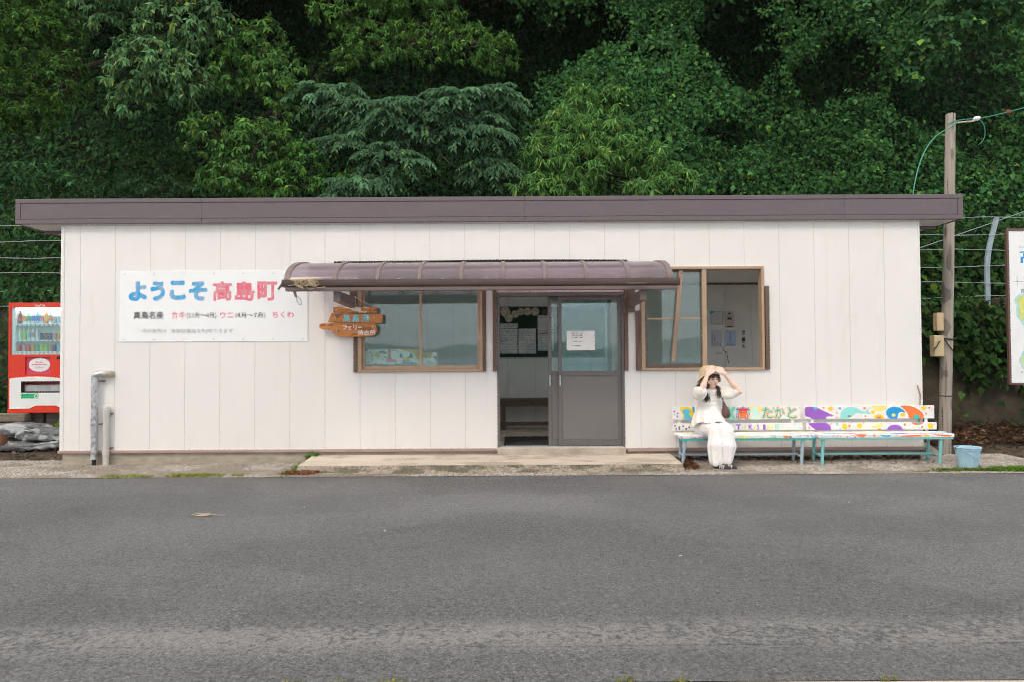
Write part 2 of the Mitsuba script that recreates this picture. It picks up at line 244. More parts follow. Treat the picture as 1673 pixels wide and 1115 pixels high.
    '用': (1.0,[[[4,9,9,18,11,28,12,65,62,65,62,11,60,8,55,7,46,7,44,11,44,12,56,12,57,13,56,27,38,27,38,7,33,7,33,27,16,27,13,16,9,8,7,6],[38,33,57,32,57,44,38,44],[38,49,57,49,57,60,38,60],[17,44,17,32,33,33,33,44],[17,49,33,49,33,60,17,60]]]),
    '町': (1.0,[[[36,58,36,63,67,63,67,58,57,58,57,12,54,8,41,7,39,12,51,12,52,14,52,58]],[[6,64,33,64,33,17,11,17,11,12,6,12],[21,43,28,43,28,59,21,59],[22,38,21,22,28,22,28,38],[11,22,17,22,17,38,11,38],[11,43,17,43,17,59,11,59]]]),
    '館': (1.0,[[[3,55,12,62,18,70,22,69,21,66,32,56,33,61,48,62,45,68,49,70,52,63,52,62,65,61,65,51,61,51,60,57,36,57,37,51,60,51,60,34,41,34,41,28,62,28,62,7,58,7,58,10,41,10,41,7,37,7,37,50,33,51,32,56,29,53,18,63,12,55,6,50],[41,14,58,14,58,24,41,24],[56,47,41,47,41,38,55,38]],[[6,12,9,16,9,50,17,50,16,56,19,57,22,50,29,50,29,27,13,27,13,16,22,19,21,24,24,25,30,12,27,10,24,16,8,8],[13,31,25,31,25,37,13,37],[13,41,25,41,25,46,13,46]]]),
    '験': (1.0,[[[7,67,32,67,32,63,23,62,23,57,30,57,30,52,36,56,41,61,46,70,51,70,60,59,68,53,66,49,60,52,60,48,51,48,52,43,64,43,64,26,54,25,58,17,62,14,67,11,64,7,60,9,55,13,50,23,45,15,37,8,33,7,30,10,28,8,27,7,19,7,18,11,25,11,26,12,27,17,27,20,25,19,21,28,24,29,27,22,28,31,7,31],[51,39,51,30,60,30,60,39],[44,58,40,53,59,53,49,65],[30,42,23,42,23,36,32,36,32,18,30,11,31,10,37,14,41,18,45,25,45,26,34,26,34,43,47,43,47,48,39,48,38,52,33,48,30,52,23,52,23,46,30,46],[39,30,46,30,47,39,39,39],[12,36,18,36,18,42,12,42],[12,47,18,46,18,52,12,52],[12,57,18,57,18,62,12,62]],[[17,26,18,27,19,27,22,16,19,16]],[[13,14,12,26,15,26,16,17,16,14,15,14]],[[4,12,6,18,7,27,10,27,10,19,8,13,6,10]]]),
    '高': (1.0,[[[5,62,33,63,32,69,36,70,39,63,65,63,65,58,5,58]],[[8,7,8,36,63,36,63,11,61,8,51,7,50,10,50,11,58,11,58,32,13,32,13,7]],[[16,54,56,54,56,40,16,40],[21,44,50,44,50,50,21,50]],[[21,28,50,28,50,14,26,14,26,11,21,11],[26,24,26,18,45,18,44,24]]]),
}

def glyph(ch, bold=0.0):
    """One character as a polygon in an em square about one unit tall, baseline at 0."""
    w, polys = GLYPHS[ch]
    k = 83 / 1.22
    out = []
    for rings in polys:
        rings = [[(r[i] / k - 0.02, r[i + 1] / k - 0.18) for i in range(0, len(r), 2)] for r in rings]
        out.append(Polygon(rings[0], [h for h in rings[1:] if len(h) > 2]).buffer(0))
    g = union_all(out)
    return (g.buffer(bold, quad_segs=3).simplify(0.006) if bold else g), w


def fit_text(text, x0, x1, z0, z1, bold=0.0):
    """A string as one polygon, stretched to fill a rectangle of (x, z)."""
    out, x = [], 0.0
    for ch in text:
        if ch == ' ':
            x += 0.5
            continue
        g, w = glyph(ch, bold)
        out.append(affinity.translate(g, x, 0))
        x += w
    g = union_all(out)
    a, b, c, d = g.bounds
    g = affinity.translate(g, -a, -b)
    return affinity.translate(affinity.scale(g, (x1 - x0) / (c - a), (z1 - z0) / (d - b), origin=(0, 0)), x0, z0)


# ---------------------------------------------------------------- materials
def colour(c):
    if callable(c):
        return mikit.proc(c)
    if isinstance(c, dict):
        return c
    return {'type': 'rgb', 'value': list(c)}


def mat(name, c, rough=0.6, spec=0.5, metallic=0.0, bump=None, height=1.0, eps=1e-3, **kw):
    b = {'type': 'principled', 'base_color': colour(c), 'roughness': rough if not callable(rough) else mikit.proc(rough), 'specular': spec, 'metallic': metallic, **kw}
    if bump is not None:
        b = {'type': 'bumpmap', 'arbitrary': mikit.proc(bump, eps=eps), 'scale': height, 'bsdf': b}
    scene['mat_' + name] = {'type': 'twosided', 'bsdf': b}
    TAKEN.add('mat_' + name)
    return 'mat_' + name


# ================================================================ materials of the setting
def asphalt_grain(p):
    return noise(p.x * 190, p.y * 190) * 0.4 + noise(p.x * 105 + 3, p.y * 105) * 0.35 + noise(p.x * 58 + 5, p.y * 58) * 0.25


def asphalt_colour(p, n, uv):
    g = asphalt_grain(p)
    chips = smoothstep(0.8, 0.92, noise(p.x * 88 + 9, p.y * 88))
    big = fbm(p.x * 0.5, p.y * 0.8, 0, 4)
    mid = fbm(p.x * 2.5 + 7, p.y * 2.5, 0, 3)
    wob = fbm(p.x * 0.8, 4.0, 0, 3) * 0.18 - 0.09
    dust = smoothstep(0.30, 0.04, dr.abs(p.y + 5.90 + wob)) * smoothstep(0.28, 0.6, fbm(p.x * 1.3, p.y * 7, 0, 3) * 0.5 + noise(p.x * 45, p.y * 45) * 0.5)
    v = 0.023 + 0.138 * g + 0.012 * (mid - 0.5) + 0.034 * (big - 0.5) + chips * 0.06
    worn = smoothstep(0.53, 0.60, fbm(p.x * 0.6 + 31, p.y * 1.1, 0, 4) + 0.05 * noise(p.x * 30, p.y * 30))
    oil = smoothstep(0.68, 0.78, fbm(p.x * 1.1 + 12, p.y * 1.1 + 5, 0, 3))
    seam = smoothstep(0.012, 0.003, dr.abs(p.y + 6.02 + 0.02 * noise(p.x * 3, 1.0) + 0.008 * noise(p.x * 25, 2.0))) * smoothstep(0.35, 0.55, noise(p.x * 1.7, 8.0))
    v = v * (1 + 0.13 * worn - 0.08 * oil - 0.45 * seam)
    return mix(mi.Color3f(v * 0.985, v * 0.985, v), mi.Color3f(0.215, 0.208, 0.2) * (0.55 + 0.9 * g), dust * 0.55)


def gravel_colour(p, n, uv):
    d1, d2, r = voronoi(p.x * 48, p.y * 48)
    v = 0.14 + 0.26 * r
    c = mix(mi.Color3f(0.30, 0.255, 0.21), mi.Color3f(0.33, 0.32, 0.30), cell_rand(dr.floor(r * 97)))
    dirt = smoothstep(0.42, 0.68, fbm(p.x * 2.2, p.y * 3, 0, 4))
    c = c * (0.45 + 1.1 * r) * smoothstep(0.0, 0.25, d2 - d1 + 0.12)
    return mix(c, mi.Color3f(0.155, 0.125, 0.098) * (0.6 + 0.8 * noise(p.x * 60, p.y * 60)), dirt * 0.65)


def soil_colour(p, n, uv):
    g = fbm(p.x * 14, p.y * 14, p.z * 14, 4)
    return mi.Color3f(0.062, 0.051, 0.040) * (0.4 + 1.2 * g)


def concrete_colour(p, n, uv):
    s = fbm(p.x * 1.7, p.y * 3, p.z * 5, 4)
    g = noise(p.x * 130, p.y * 130, p.z * 130)
    stain = smoothstep(0.5, 0.7, fbm(p.x * 3.2 + 4, p.y * 6, p.z * 3, 4))
    c = mi.Color3f(0.50, 0.44, 0.37) * (0.74 + 0.35 * s + 0.22 * (g - 0.5))
    return mix(c, mi.Color3f(0.21, 0.175, 0.125) * (0.7 + 0.6 * g), stain * 0.55)


def rough_edge_colour(p, n, uv):
    g = noise(p.x * 70, p.y * 70, p.z * 70)
    moss = smoothstep(0.40, 0.56, fbm(p.x * 5, p.y * 7, p.z * 9, 4))
    c = mi.Color3f(0.32, 0.275, 0.22) * (0.4 + 1.1 * g)
    return mix(c, mi.Color3f(0.085, 0.085, 0.055) * (0.5 + g), moss * 0.75)


def siding_colour(p, n, uv):
    a = fbm(p.x * 2.0, p.y, p.z * 0.6, 3)
    r = fbm(p.x * 28, 0.0, p.z * 3, 3)
    drip = smoothstep(0.60, 0.78, fbm(p.x * 9, 0.0, p.z * 0.5, 3)) * smoothstep(0.3, 0.6, noise(p.x * 40, p.z * 6))
    return mix(mi.Color3f(0.750, 0.745, 0.735) * (0.965 + 0.06 * a), mi.Color3f(0.62, 0.585, 0.54), drip * 0.16)


def siding_relief(p, n, uv):
    return fbm(p.x * 9, 1.0, p.z * 42, 4) + 0.5 * noise(p.x * 60, p.z * 120)


def wall_concrete(p, n, uv):
    g = fbm(p.x * 7, p.y * 7, p.z * 7, 5)
    stain = fbm(p.x * 2.5, p.y, p.z * 0.7, 4)
    moss = smoothstep(0.5, 0.68, fbm(p.x * 1.5 + 8, p.y, p.z * 1.5, 4))
    c = mi.Color3f(0.105, 0.090, 0.070) * (0.45 + 0.7 * g + 0.4 * stain)
    return mix(c, mi.Color3f(0.05, 0.062, 0.03), moss * 0.7)


def weathered_wood(p, n, uv):
    g = fbm(p.x * 60, p.y * 60, p.z * 2.2, 4)
    k = smoothstep(0.62, 0.72, noise(p.x * 14, p.y * 14, p.z * 4.5))
    crack = smoothstep(0.66, 0.75, fbm(p.x * 45 + 5, p.y * 45, p.z * 0.8, 3))
    return mi.Color3f(0.36, 0.325, 0.285) * (0.55 + 0.75 * g) * (1 - 0.45 * k) * (1 - 0.7 * crack)


def dark_wood(p, n, uv):
    g = fbm(p.x * 50, p.y * 50, p.z * 3, 4)
    return mi.Color3f(0.135, 0.092, 0.07) * (0.4 + 1.25 * g)


def bench_wood(p, n, uv):
    g = fbm(p.x * 3, p.y * 50, p.z * 50, 4)
    return mi.Color3f(0.15, 0.095, 0.065) * (0.4 + 1.2 * g)


mat('asphalt', asphalt_colour, 0.85, 0.3, bump=lambda p, n, uv: asphalt_grain(p), height=0.004, eps=2e-3)
mat('gravel', gravel_colour, 0.9, 0.25, bump=lambda p, n, uv: -voronoi(p.x * 48, p.y * 48)[0], height=0.009, eps=3e-3)
mat('soil', soil_colour, 0.95, 0.1)
mat('concrete', concrete_colour, 0.85, 0.3, bump=lambda p, n, uv: fbm(p.x * 60, p.y * 60, p.z * 60, 3), height=0.003, eps=3e-3)
mat('foundation', lambda p, n, uv: mix(mi.Color3f(0.36, 0.325, 0.265), mi.Color3f(0.30, 0.20, 0.11), smoothstep(0.6, 0.72, fbm(p.x * 2.2, p.y, p.z * 2, 3)) * 0.7) * (0.7 + 0.6 * fbm(p.x * 9, p.y * 9, p.z * 14, 4)), 0.85, 0.3)
mat('rough_edge', rough_edge_colour, 0.9, 0.2, bump=lambda p, n, uv: fbm(p.x * 45, p.y * 45, p.z * 45, 3), height=0.018, eps=4e-3)
mat('siding', siding_colour, 0.5, 0.35, bump=siding_relief, height=0.0016, eps=2e-3)
mat('wall_concrete', wall_concrete, 0.95, 0.15, bump=lambda p, n, uv: fbm(p.x * 20, p.y * 20, p.z * 20, 4), height=0.03, eps=5e-3)
mat('weathered_wood', weathered_wood, 0.8, 0.25, bump=lambda p, n, uv: fbm(p.x * 60, p.y * 60, p.z * 2.2, 4), height=0.004)
mat('dark_wood', dark_wood, 0.7, 0.3, bump=lambda p, n, uv: fbm(p.x * 50, p.y * 50, p.z * 3, 4), height=0.003)
mat('bench_wood', bench_wood, 0.55, 0.4)
mat('dark_joint', (0.60, 0.59, 0.58), 0.9, 0.1)
mat('roof_brown', lambda p, n, uv: mi.Color3f(0.122, 0.098, 0.112) * (0.93 + 0.14 * fbm(p.x * 3, p.y * 3, p.z * 9, 4)), 0.42, 0.5)
mat('flashing', lambda p, n, uv: mi.Color3f(0.36, 0.265, 0.245) * (0.8 + 0.4 * fbm(p.x * 4, p.y, p.z * 12, 3)), 0.5)
mat('bronze', lambda p, n, uv: mi.Color3f(0.40, 0.285, 0.19) * (0.88 + 0.24 * fbm(p.x * 6, p.y * 9, p.z * 6, 3)), 0.4, 0.5)
mat('bronze_dark', (0.13, 0.088, 0.066), 0.4, 0.5)
mat('awning_metal', lambda p, n, uv: mi.Color3f(0.150, 0.112, 0.105) * (0.8 + 0.4 * fbm(p.x * 5, p.y * 9, p.z * 14, 3)), 0.4, 0.5)
mat('door_grey', lambda p, n, uv: mi.Color3f(0.125, 0.118, 0.117) * (0.94 + 0.12 * fbm(p.x * 4, p.y, p.z * 4, 4)), 0.45, 0.5)
mat('door_panel', lambda p, n, uv: mi.Color3f(0.155, 0.149, 0.147) * (0.93 + 0.14 * fbm(p.x * 3, p.y, p.z * 3, 4)), 0.5, 0.5)
mat('soffit', lambda p, n, uv: mi.Color3f(0.62, 0.60, 0.58) * (0.92 + 0.15 * fbm(p.x * 3, p.y * 3, 0, 3)), 0.6, 0.4)
mat('interior_wall', lambda p, n, uv: mi.Color3f(0.84, 0.85, 0.84) * (0.9 + 0.2 * fbm(p.x * 5, p.y * 5, p.z * 5, 4)), 0.6, 0.35)
mat('interior_dark', (0.16, 0.16, 0.155), 0.7, 0.2)
mat('interior_floor', lambda p, n, uv: mi.Color3f(0.47, 0.41, 0.34) * (0.7 + 0.6 * fbm(p.x * 7, p.y * 7, 0, 4)), 0.7, 0.3)
mat('rubber', lambda p, n, uv: mi.Color3f(0.03, 0.03, 0.033) * (0.7 + 0.6 * noise(p.x * 90, p.y * 30)), 0.8, 0.2)
mat('galvanised', lambda p, n, uv: mi.Color3f(0.42, 0.45, 0.47) * (0.75 + 0.5 * fbm(p.x * 30, p.y * 30, p.z * 12, 3)), 0.45, 0.5, metallic=0.35)
mat('pvc', lambda p, n, uv: mi.Color3f(0.50, 0.485, 0.455) * (0.85 + 0.3 * fbm(p.x * 20, p.y * 20, p.z * 3, 3)), 0.5)
mat('black', (0.012, 0.012, 0.013), 0.5)
mat('blue_steel', (0.28, 0.36, 0.41), 0.5)
mat('pink_board', (0.62, 0.50, 0.48), 0.6)
mat('pink_sticker', (0.72, 0.56, 0.64), 0.5)
mat('white_paint', lambda p, n, uv: mi.Color3f(0.80, 0.80, 0.79) * (0.94 + 0.08 * fbm(p.x * 14, p.y * 14, p.z * 14, 3)), 0.4)
mat('sign_white', lambda p, n, uv: mi.Color3f(0.80, 0.83, 0.86) * (0.97 + 0.05 * fbm(p.x * 3, p.y, p.z * 3, 3)), 0.35)
scene['mat_glass'] = {'type': 'thindielectric', 'int_ior': 1.8, 'specular_reflectance': {'type': 'rgb', 'value': [0.80, 0.97, 1.0]}, 'specular_transmittance': {'type': 'rgb', 'value': [0.66, 0.82, 0.82]}}
scene['mat_smoked_sheet'] = {'type': 'principledthin', 'base_color': {'type': 'rgb', 'value': [0.47, 0.385, 0.44]}, 'roughness': 0.12, 'eta': 1.55, 'spec_trans': 0.58, 'diff_trans': 1.0}
TAKEN |= {'mat_glass', 'mat_smoked_sheet'}

# ================================================================ ground, road, quay, sea, far hills
struct('ground', sheet(-200, 200, -19.0, 60, -0.03, 80, 24), 'mat_soil', 'bare dark earth around and behind the building')
struct('road', sheet(-120, 120, -6.42, -0.94, 0.0, 40, 6), 'mat_asphalt', 'worn grey asphalt apron in front of the waiting room')
struct('quay_apron', cat(sheet(-120, 120, -18.9, -6.421, -0.003, 40, 12), box(-120, 120, -19.0, -18.9, -3, 0.0)), 'mat_concrete', 'concrete quay apron beyond the asphalt seam')


def strip_height(X, Y):
    u = np.clip((Y + 1.05) / 1.05, 0, 1)
    P = np.stack([X * 9, Y * 9, X * 0], -1)
    Q = np.stack([X * 1.1, Y * 1.3, X * 0 + 3], -1)
    rise = np.where(X > 2.0, 0.028, 0.008)
    return rise * u + 0.013 * (meshkit.fbm(P, 3, 4) - 0.5) * np.minimum(1, u * 8) + 0.02 * (meshkit.fbm(Q, 3, 9) - 0.5) * np.minimum(1, u * 5)


struct('gravel_strip', sheet(-9.2, 6.6, -1.05, 0.4, 0.005, 632, 58, strip_height), 'mat_gravel', 'strip of pale exposed gravel along the foot of the wall', smooth=True)
struct('sea', sheet(-6000, 6000, -7000, -19.0, -1.6, 1, 1), mat('sea', (0.02, 0.075, 0.085), 0.22, 0.5, bump=lambda p, n, uv: fbm(p.x * 0.3, p.y * 0.3, 0, 3), height=0.4, eps=0.3), 'calm green sea beyond the quay')


def ridge(x0, x1, y, h, seed, n=120):
    xs = np.linspace(x0, x1, n)
    t = np.linspace(0, 1, n)
    prof = h * np.sin(np.pi * t) ** 0.7 * (0.35 + 0.65 * meshkit.fbm(np.stack([t * 5, t * 0 + seed, t * 0], -1), 4, seed))
    rows = []
    for k, (dy, s) in enumerate(((0, 0), (-60, 0.35), (-160, 0.75), (-300, 1.0), (-600, 0.8), (-900, 0.0))):
        rows.append(np.stack([xs, np.full(n, y + dy), prof * s - 3], 1))
    v = np.concatenate(rows)
    i, j = np.meshgrid(np.arange(len(rows) - 1), np.arange(n - 1), indexing='ij')
    a = i * n + j
    f = np.vstack([np.stack([a, a + 1, a + n], -1).reshape(-1, 3), np.stack([a + 1, a + n + 1, a + n], -1).reshape(-1, 3)])
    return trimesh.Trimesh(v, f, process=False)


struct('hills', cat(ridge(-1500, -250, -2600, 150, 3), ridge(-420, 420, -2900, 130, 5), ridge(300, 2400, -3300, 200, 8)), mat('far_hill', (0.075, 0.12, 0.06), 0.95, 0.1), 'wooded islands across the water')

# ================================================================ the waiting room
def across(poly, x0, x1):
    """A polygon drawn in (y, z), given the width x0..x1."""
    m = extrude(poly, x1 - x0)
    v = m.vertices.copy()
    m.vertices = np.stack([x0 + v[:, 2], v[:, 0], v[:, 1]], 1)
    return m


WB = thing('waiting_room', 'long single storey waiting room with off white siding and a brown flat roof edge', 'building')
XL, XR = -5.862, 5.306
DOOR = (-0.192, 1.456, 0.165, 2.224)
WIN_L = (-2.00, -0.38, 1.19, 2.55)
WIN_R = (1.675, 3.272, 1.19, 2.55)
holes = union_all([sbox(q[0], q[2], q[1], q[3]) for q in (DOOR, WIN_L, WIN_R)])

put('foundation', cat(box(XL + 0.03, DOOR[0], -0.006, 0.12, -0.2, 0.165, 0.004), box(DOOR[1], XR - 0.03, -0.006, 0.12, -0.2, 0.14, 0.004)), 'mat_foundation', WB)
put('flashing', cat(box(XL - 0.012, DOOR[0] - 0.03, -0.045, 0.0, 0.158, 0.196, 0.004), box(DOOR[1] + 0.03, XR + 0.012, -0.045, 0.0, 0.145, 0.19, 0.004)), 'mat_flashing', WB)
full = sbox(XL, 0.165, XR, 3.13).difference(holes)
W = put('wall', prism(full, -0.0108, 0.10), 'mat_dark_joint', WB)
edges = [XL + 0.045] + [-5.612 + 0.4548 * k for k in range(24)] + [XR - 0.012]
for a, b in zip(edges[:-1], edges[1:]):
    g = sbox(a + 0.004, 0.19, b - 0.004 if b < XR - 0.05 else b, 3.128).difference(holes.buffer(0.004, join_style=2))
    for piece in getattr(g, 'geoms', [g]):
        if piece.area > 1e-3:
            put('panel', prism(piece, -0.014, -0.0112), 'mat_siding', W)
put('corner_trim', cat(box(XL - 0.004, XL + 0.042, -0.02, 0.05, 0.19, 3.128, 0.004)), 'mat_siding', WB)
put('corner_trim', cat(box(XR - 0.010, XR + 0.012, -0.02, 0.05, 0.19, 3.128, 0.004)), 'mat_siding', WB)
put('side_wall', box(XL, XL + 0.1, 0.102, 2.9, 0.0, 3.13), 'mat_siding', WB)
RIGHT_WALL = Polygon([(0.102, 0.0), (2.9, 0.0), (2.9, 3.13), (0.102, 3.13)], [[(0.3, 0.9), (2.6, 0.9), (2.6, 2.5), (0.3, 2.5)]])
put('side_wall', across(RIGHT_WALL, XR - 0.1, XR), 'mat_siding', WB)
put('side_window', across(Polygon([(0.3, 0.9), (2.6, 0.9), (2.6, 2.5), (0.3, 2.5)], [[(0.35, 0.95), (1.42, 0.95), (1.42, 2.45), (0.35, 2.45)], [(1.47, 0.95), (2.55, 0.95), (2.55, 2.45), (1.47, 2.45)]]), XR - 0.09, XR + 0.01), 'mat_bronze', WB)
put('rear_wall', box(XL, XR, 2.902, 3.0, 0.0, 3.13), 'mat_siding', WB)

# roof: deck, fascia with its two creases, soffit
RF = put('roof', cat(box(-6.37, 5.79, -0.06, 3.2, 3.165, 3.40)), 'mat_roof_brown', WB)
cuts = [-6.41, -4.0, 0.175, 4.31, 5.838]
for a, b in zip(cuts[:-1], cuts[1:]):
    a2, b2 = a + (0.0012 if a > -6 else 0), b - (0.0012 if b < 5.8 else 0)
    put('fascia_panel', cat(box(a2 + (0.07 if a < -6 else 0), b2 - (0.07 if b > 5.8 else 0), -0.096, -0.066, 3.205, 3.405)), 'mat_roof_brown', RF)
    put('fascia_rail', box(a2, b2, -0.105, -0.062, 3.408, 3.463, 0.004), 'mat_roof_brown', RF)
    put('fascia_rail', box(a2, b2, -0.105, -0.062, 3.138, 3.199, 0.004), 'mat_roof_brown', RF)
put('fascia_post', box(-6.409, -6.344, -0.104, -0.0625, 3.201, 3.406, 0.003), 'mat_roof_brown', RF)
put('fascia_post', box(5.772, 5.837, -0.104, -0.0625, 3.201, 3.406, 0.003), 'mat_roof_brown', RF)
put('end_fascia', box(-6.41, -6.372, -0.06, 3.2, 3.138, 3.462), 'mat_roof_brown', RF)
put('end_fascia', box(5.80, 5.838, -0.06, 3.2, 3.138, 3.462), 'mat_roof_brown', RF)
put('soffit', box(-6.37, XL - 0.006, -0.058, 3.19, 3.142, 3.162), 'mat_soffit', RF)
put('soffit', box(XR + 0.014, 5.79, -0.058, 3.19, 3.142, 3.162), 'mat_soffit', RF)
put('soffit', box(XL - 0.004, XR + 0.012, -0.058, -0.0005, 3.132, 3.162), 'mat_soffit', RF)
put('soffit_batten', box(-6.36, XL - 0.01, 0.42, 0.46, 3.10, 3.1415), 'mat_roof_brown', RF)
put('soffit_batten', box(XR + 0.02, 5.78, 0.42, 0.46, 3.10, 3.1415), 'mat_roof_brown', RF)
put('eave_brace', hull([(x, y, z) for x, z in ((-6.25, 3.135), (-6.16, 3.135), (XL - 0.002, 2.55), (XL - 0.002, 2.72)) for y in (0.62, 0.68)]), 'mat_blue_steel', WB)

# interior
put('ceiling', box(XL + 0.1, XR - 0.1, 0.1, 2.9, 2.62, 2.66), 'mat_interior_wall', WB)
put('floor', box(XL + 0.1, XR - 0.1, 0.06, 2.9, 0.10, 0.21), 'mat_interior_floor', WB)
IW = put('interior_wall', box(-2.80, XR - 0.1, 2.775, 2.84, 0.21, 2.62), 'mat_dark_joint', WB)
for k in range(19):
    a = -0.072 + 0.4548 * (k - 6)
    if a > XR - 0.2:
        break
    b = min(a + 0.4548, XR - 0.102)
    put('panel', box(a + 0.003, b - 0.003, 2.75, 2.773, 0.212, 2.60), 'mat_interior_wall', IW)
put('interior_trim', box(-2.80, XR - 0.1, 2.735, 2.749, 2.585, 2.618), 'mat_bronze_dark', WB)
put('partition', box(-2.9, -2.80, 0.104, 2.74, 0.21, 2.62), 'mat_interior_wall', WB)

# door sill, frame and the two sliding leaves
put('door_sill', box(DOOR[0] + 0.001, DOOR[1] - 0.001, -0.10, 0.2, 0.05, 0.205, 0.008), 'mat_concrete', WB)
put('door_track', box(DOOR[0] + 0.03, DOOR[1] - 0.03, -0.012, 0.095, 0.2055, 0.2145), 'mat_galvanised', WB)
DF = put('door_frame', cat(box(DOOR[0], DOOR[0] + 0.032, -0.03, 0.10, 0.206, 2.224, 0.003), box(DOOR[1] - 0.032, DOOR[1], -0.03, 0.10, 0.206, 2.224, 0.003),
                           box(DOOR[0] + 0.033, DOOR[1] - 0.033, -0.03, 0.10, 2.178, 2.224, 0.003)), 'mat_door_grey', WB)


def leaf(x0, x1, y0, y1, name, label=None):
    d = put(name, cat(box(x0, x0 + 0.047, y0, y1, 0.217, 2.176, 0.003), box(x1 - 0.047, x1, y0, y1, 0.217, 2.176, 0.003),
                      box(x0 + 0.0472, x1 - 0.0472, y0 + 0.001, y1 - 0.001, 2.125, 2.175, 0.003), box(x0 + 0.0472, x1 - 0.0472, y0 + 0.001, y1 - 0.001, 1.125, 1.187, 0.003),
                      box(x0 + 0.0472, x1 - 0.0472, y0 + 0.001, y1 - 0.001, 0.218, 0.30, 0.003)), 'mat_door_grey', WB, label=label)
    put('door_panel', box(x0 + 0.048, x1 - 0.048, y0 + 0.012, y1 - 0.012, 0.302, 1.123), 'mat_door_panel', d)
    put('pane', prism_sheet(x0 + 0.047, x1 - 0.047, 1.186, 2.126, (y0 + y1) / 2), 'mat_glass', d)
    put('handle', box(x0 + 0.012, x0 + 0.033, y0 - 0.006, y0 + 0.004, 1.0, 1.13, 0.003), 'mat_galvanised', d)
    return d


def prism_sheet(x0, x1, z0, z1, y):
    return trimesh.Trimesh([[x0, y, z0], [x1, y, z0], [x1, y, z1], [x0, y, z1]], [[0, 1, 2], [0, 2, 3]], process=False)


leaf(0.47, 1.30, 0.05, 0.085, 'sliding_door')
leaf(0.600, 1.423, -0.002, 0.034, 'sliding_door')
put('lintel_board', box(-0.198, 1.452, -0.019, -0.0145, 2.227, 2.305, 0.001), 'mat_pink_board', WB)
single('sticker', box(0.469, 0.762, -0.0225, -0.0195, 2.228, 2.268), 'mat_pink_sticker', 'pink notice strip stuck above the sliding door', 'sticker')
for x0, x1, z0, z1 in ((-2.052, -2.003, 1.19, 2.30), (-0.377, -0.335, 1.19, 2.30), (-0.248, -0.199, 1.19, 2.27), (1.459, 1.505, 1.19, 2.27), (1.605, 1.668, 1.19, 1.98), (3.283, 3.335, 1.195, 2.29)):
    put('batten', box(x0, x1, -0.055, -0.0145, z0, z1, 0.005), 'mat_dark_wood', WB)


# windows
def window(x0, x1, z0, z1, open_right):
    w = put('window', cat(box(x0, x0 + 0.05, -0.05, 0.09, z0, z1, 0.004), box(x1 - 0.035, x1, -0.05, 0.09, z0, z1, 0.004),
                          box(x0 + 0.0505, x1 - 0.0355, -0.05, 0.09, z1 - 0.036, z1, 0.004), box(x0 + 0.0505, x1 - 0.0355, -0.054, 0.09, z0, z0 + 0.032, 0.004)), 'mat_bronze', WB)
    a, b, lo, hi = x0 + 0.052, x1 - 0.037, z0 + 0.034, z1 - 0.038
    mid = (a + b) / 2
    spans = [(a, mid + 0.02, 0.03)] if open_right else [(a, mid + 0.02, 0.03), (mid - 0.02, b, 0.0)]
    for s0, s1, y in spans:
        left_dark = 'mat_bronze_dark' if open_right else 'mat_bronze'
        sash = put('sash', cat(box(s0, s0 + 0.03, y - 0.012, y + 0.012, lo, hi, 0.002), box(s1 - 0.03, s1, y - 0.012, y + 0.012, lo, hi, 0.002),
                               box(s0 + 0.0305, s1 - 0.0305, y - 0.0115, y + 0.0115, hi - 0.03, hi, 0.002), box(s0 + 0.0305, s1 - 0.0305, y - 0.0115, y + 0.0115, lo, lo + 0.045, 0.002)), left_dark, w)
        put('pane', prism_sheet(s0 + 0.029, s1 - 0.029, lo + 0.043, hi - 0.028, y), 'mat_glass', w)
    if open_right:
        put('meeting_stile', box(mid - 0.012, mid + 0.045, -0.045, 0.0, lo, hi, 0.003), 'mat_bronze', w)
        put('muntin', box(a + 0.031, mid - 0.013, 0.010, 0.029, 1.865, 1.887, 0.002), 'mat_bronze', w)
    return w


window(*WIN_L, False)
window(*WIN_R, True)

# awning: bracket arms, ribs, smoked sheets, gutter, beam
AW = put('awning', tube([(-2.60, -0.02, 2.612), (-1.2, -0.022, 2.618), (0.1, -0.02, 2.622), (1.93, -0.02, 2.61)], 0.012, 6), 'mat_awning_metal', WB, label='brown curved awning with smoked sheets over the door')
tt = np.sin(np.linspace(0, np.pi / 2, 15))
AY, AZ = -tt, 2.285 + 0.315 * np.sqrt(np.maximum(0, 1 - tt ** 2))
rib_x = [-2.62] + [-2.055 + 0.488 * k for k in range(9)]


def ribbon(x0, x1, off):
    n = len(AY)
    v = np.concatenate([np.stack([np.full(n, x), AY - off * tt, AZ + off * np.sqrt(np.maximum(0, 1 - tt ** 2))], 1) for x in (x0, x1)])
    i = np.arange(n - 1)
    f = np.vstack([np.stack([i, i + n, i + 1], 1), np.stack([i + 1, i + n, i + n + 1], 1)])
    return trimesh.Trimesh(v, f, process=False)


def rib(x0, x1, o0, o1):
    n = len(AY)
    c = []
    for x, off in ((x0, o0), (x1, o0), (x1, o1), (x0, o1)):
        c.append(np.stack([np.full(n, x), AY - off * tt, AZ + off * np.sqrt(np.maximum(0, 1 - tt ** 2))], 1))
    v = np.concatenate(c)
    i = np.arange(n - 1)
    f = []
    for k in range(4):
        a, b = k * n, ((k + 1) % 4) * n
        f += [np.stack([a + i, b + i, a + i + 1], 1), np.stack([a + i + 1, b + i, b + i + 1], 1)]
    return trimesh.Trimesh(v, np.vstack(f), process=False)


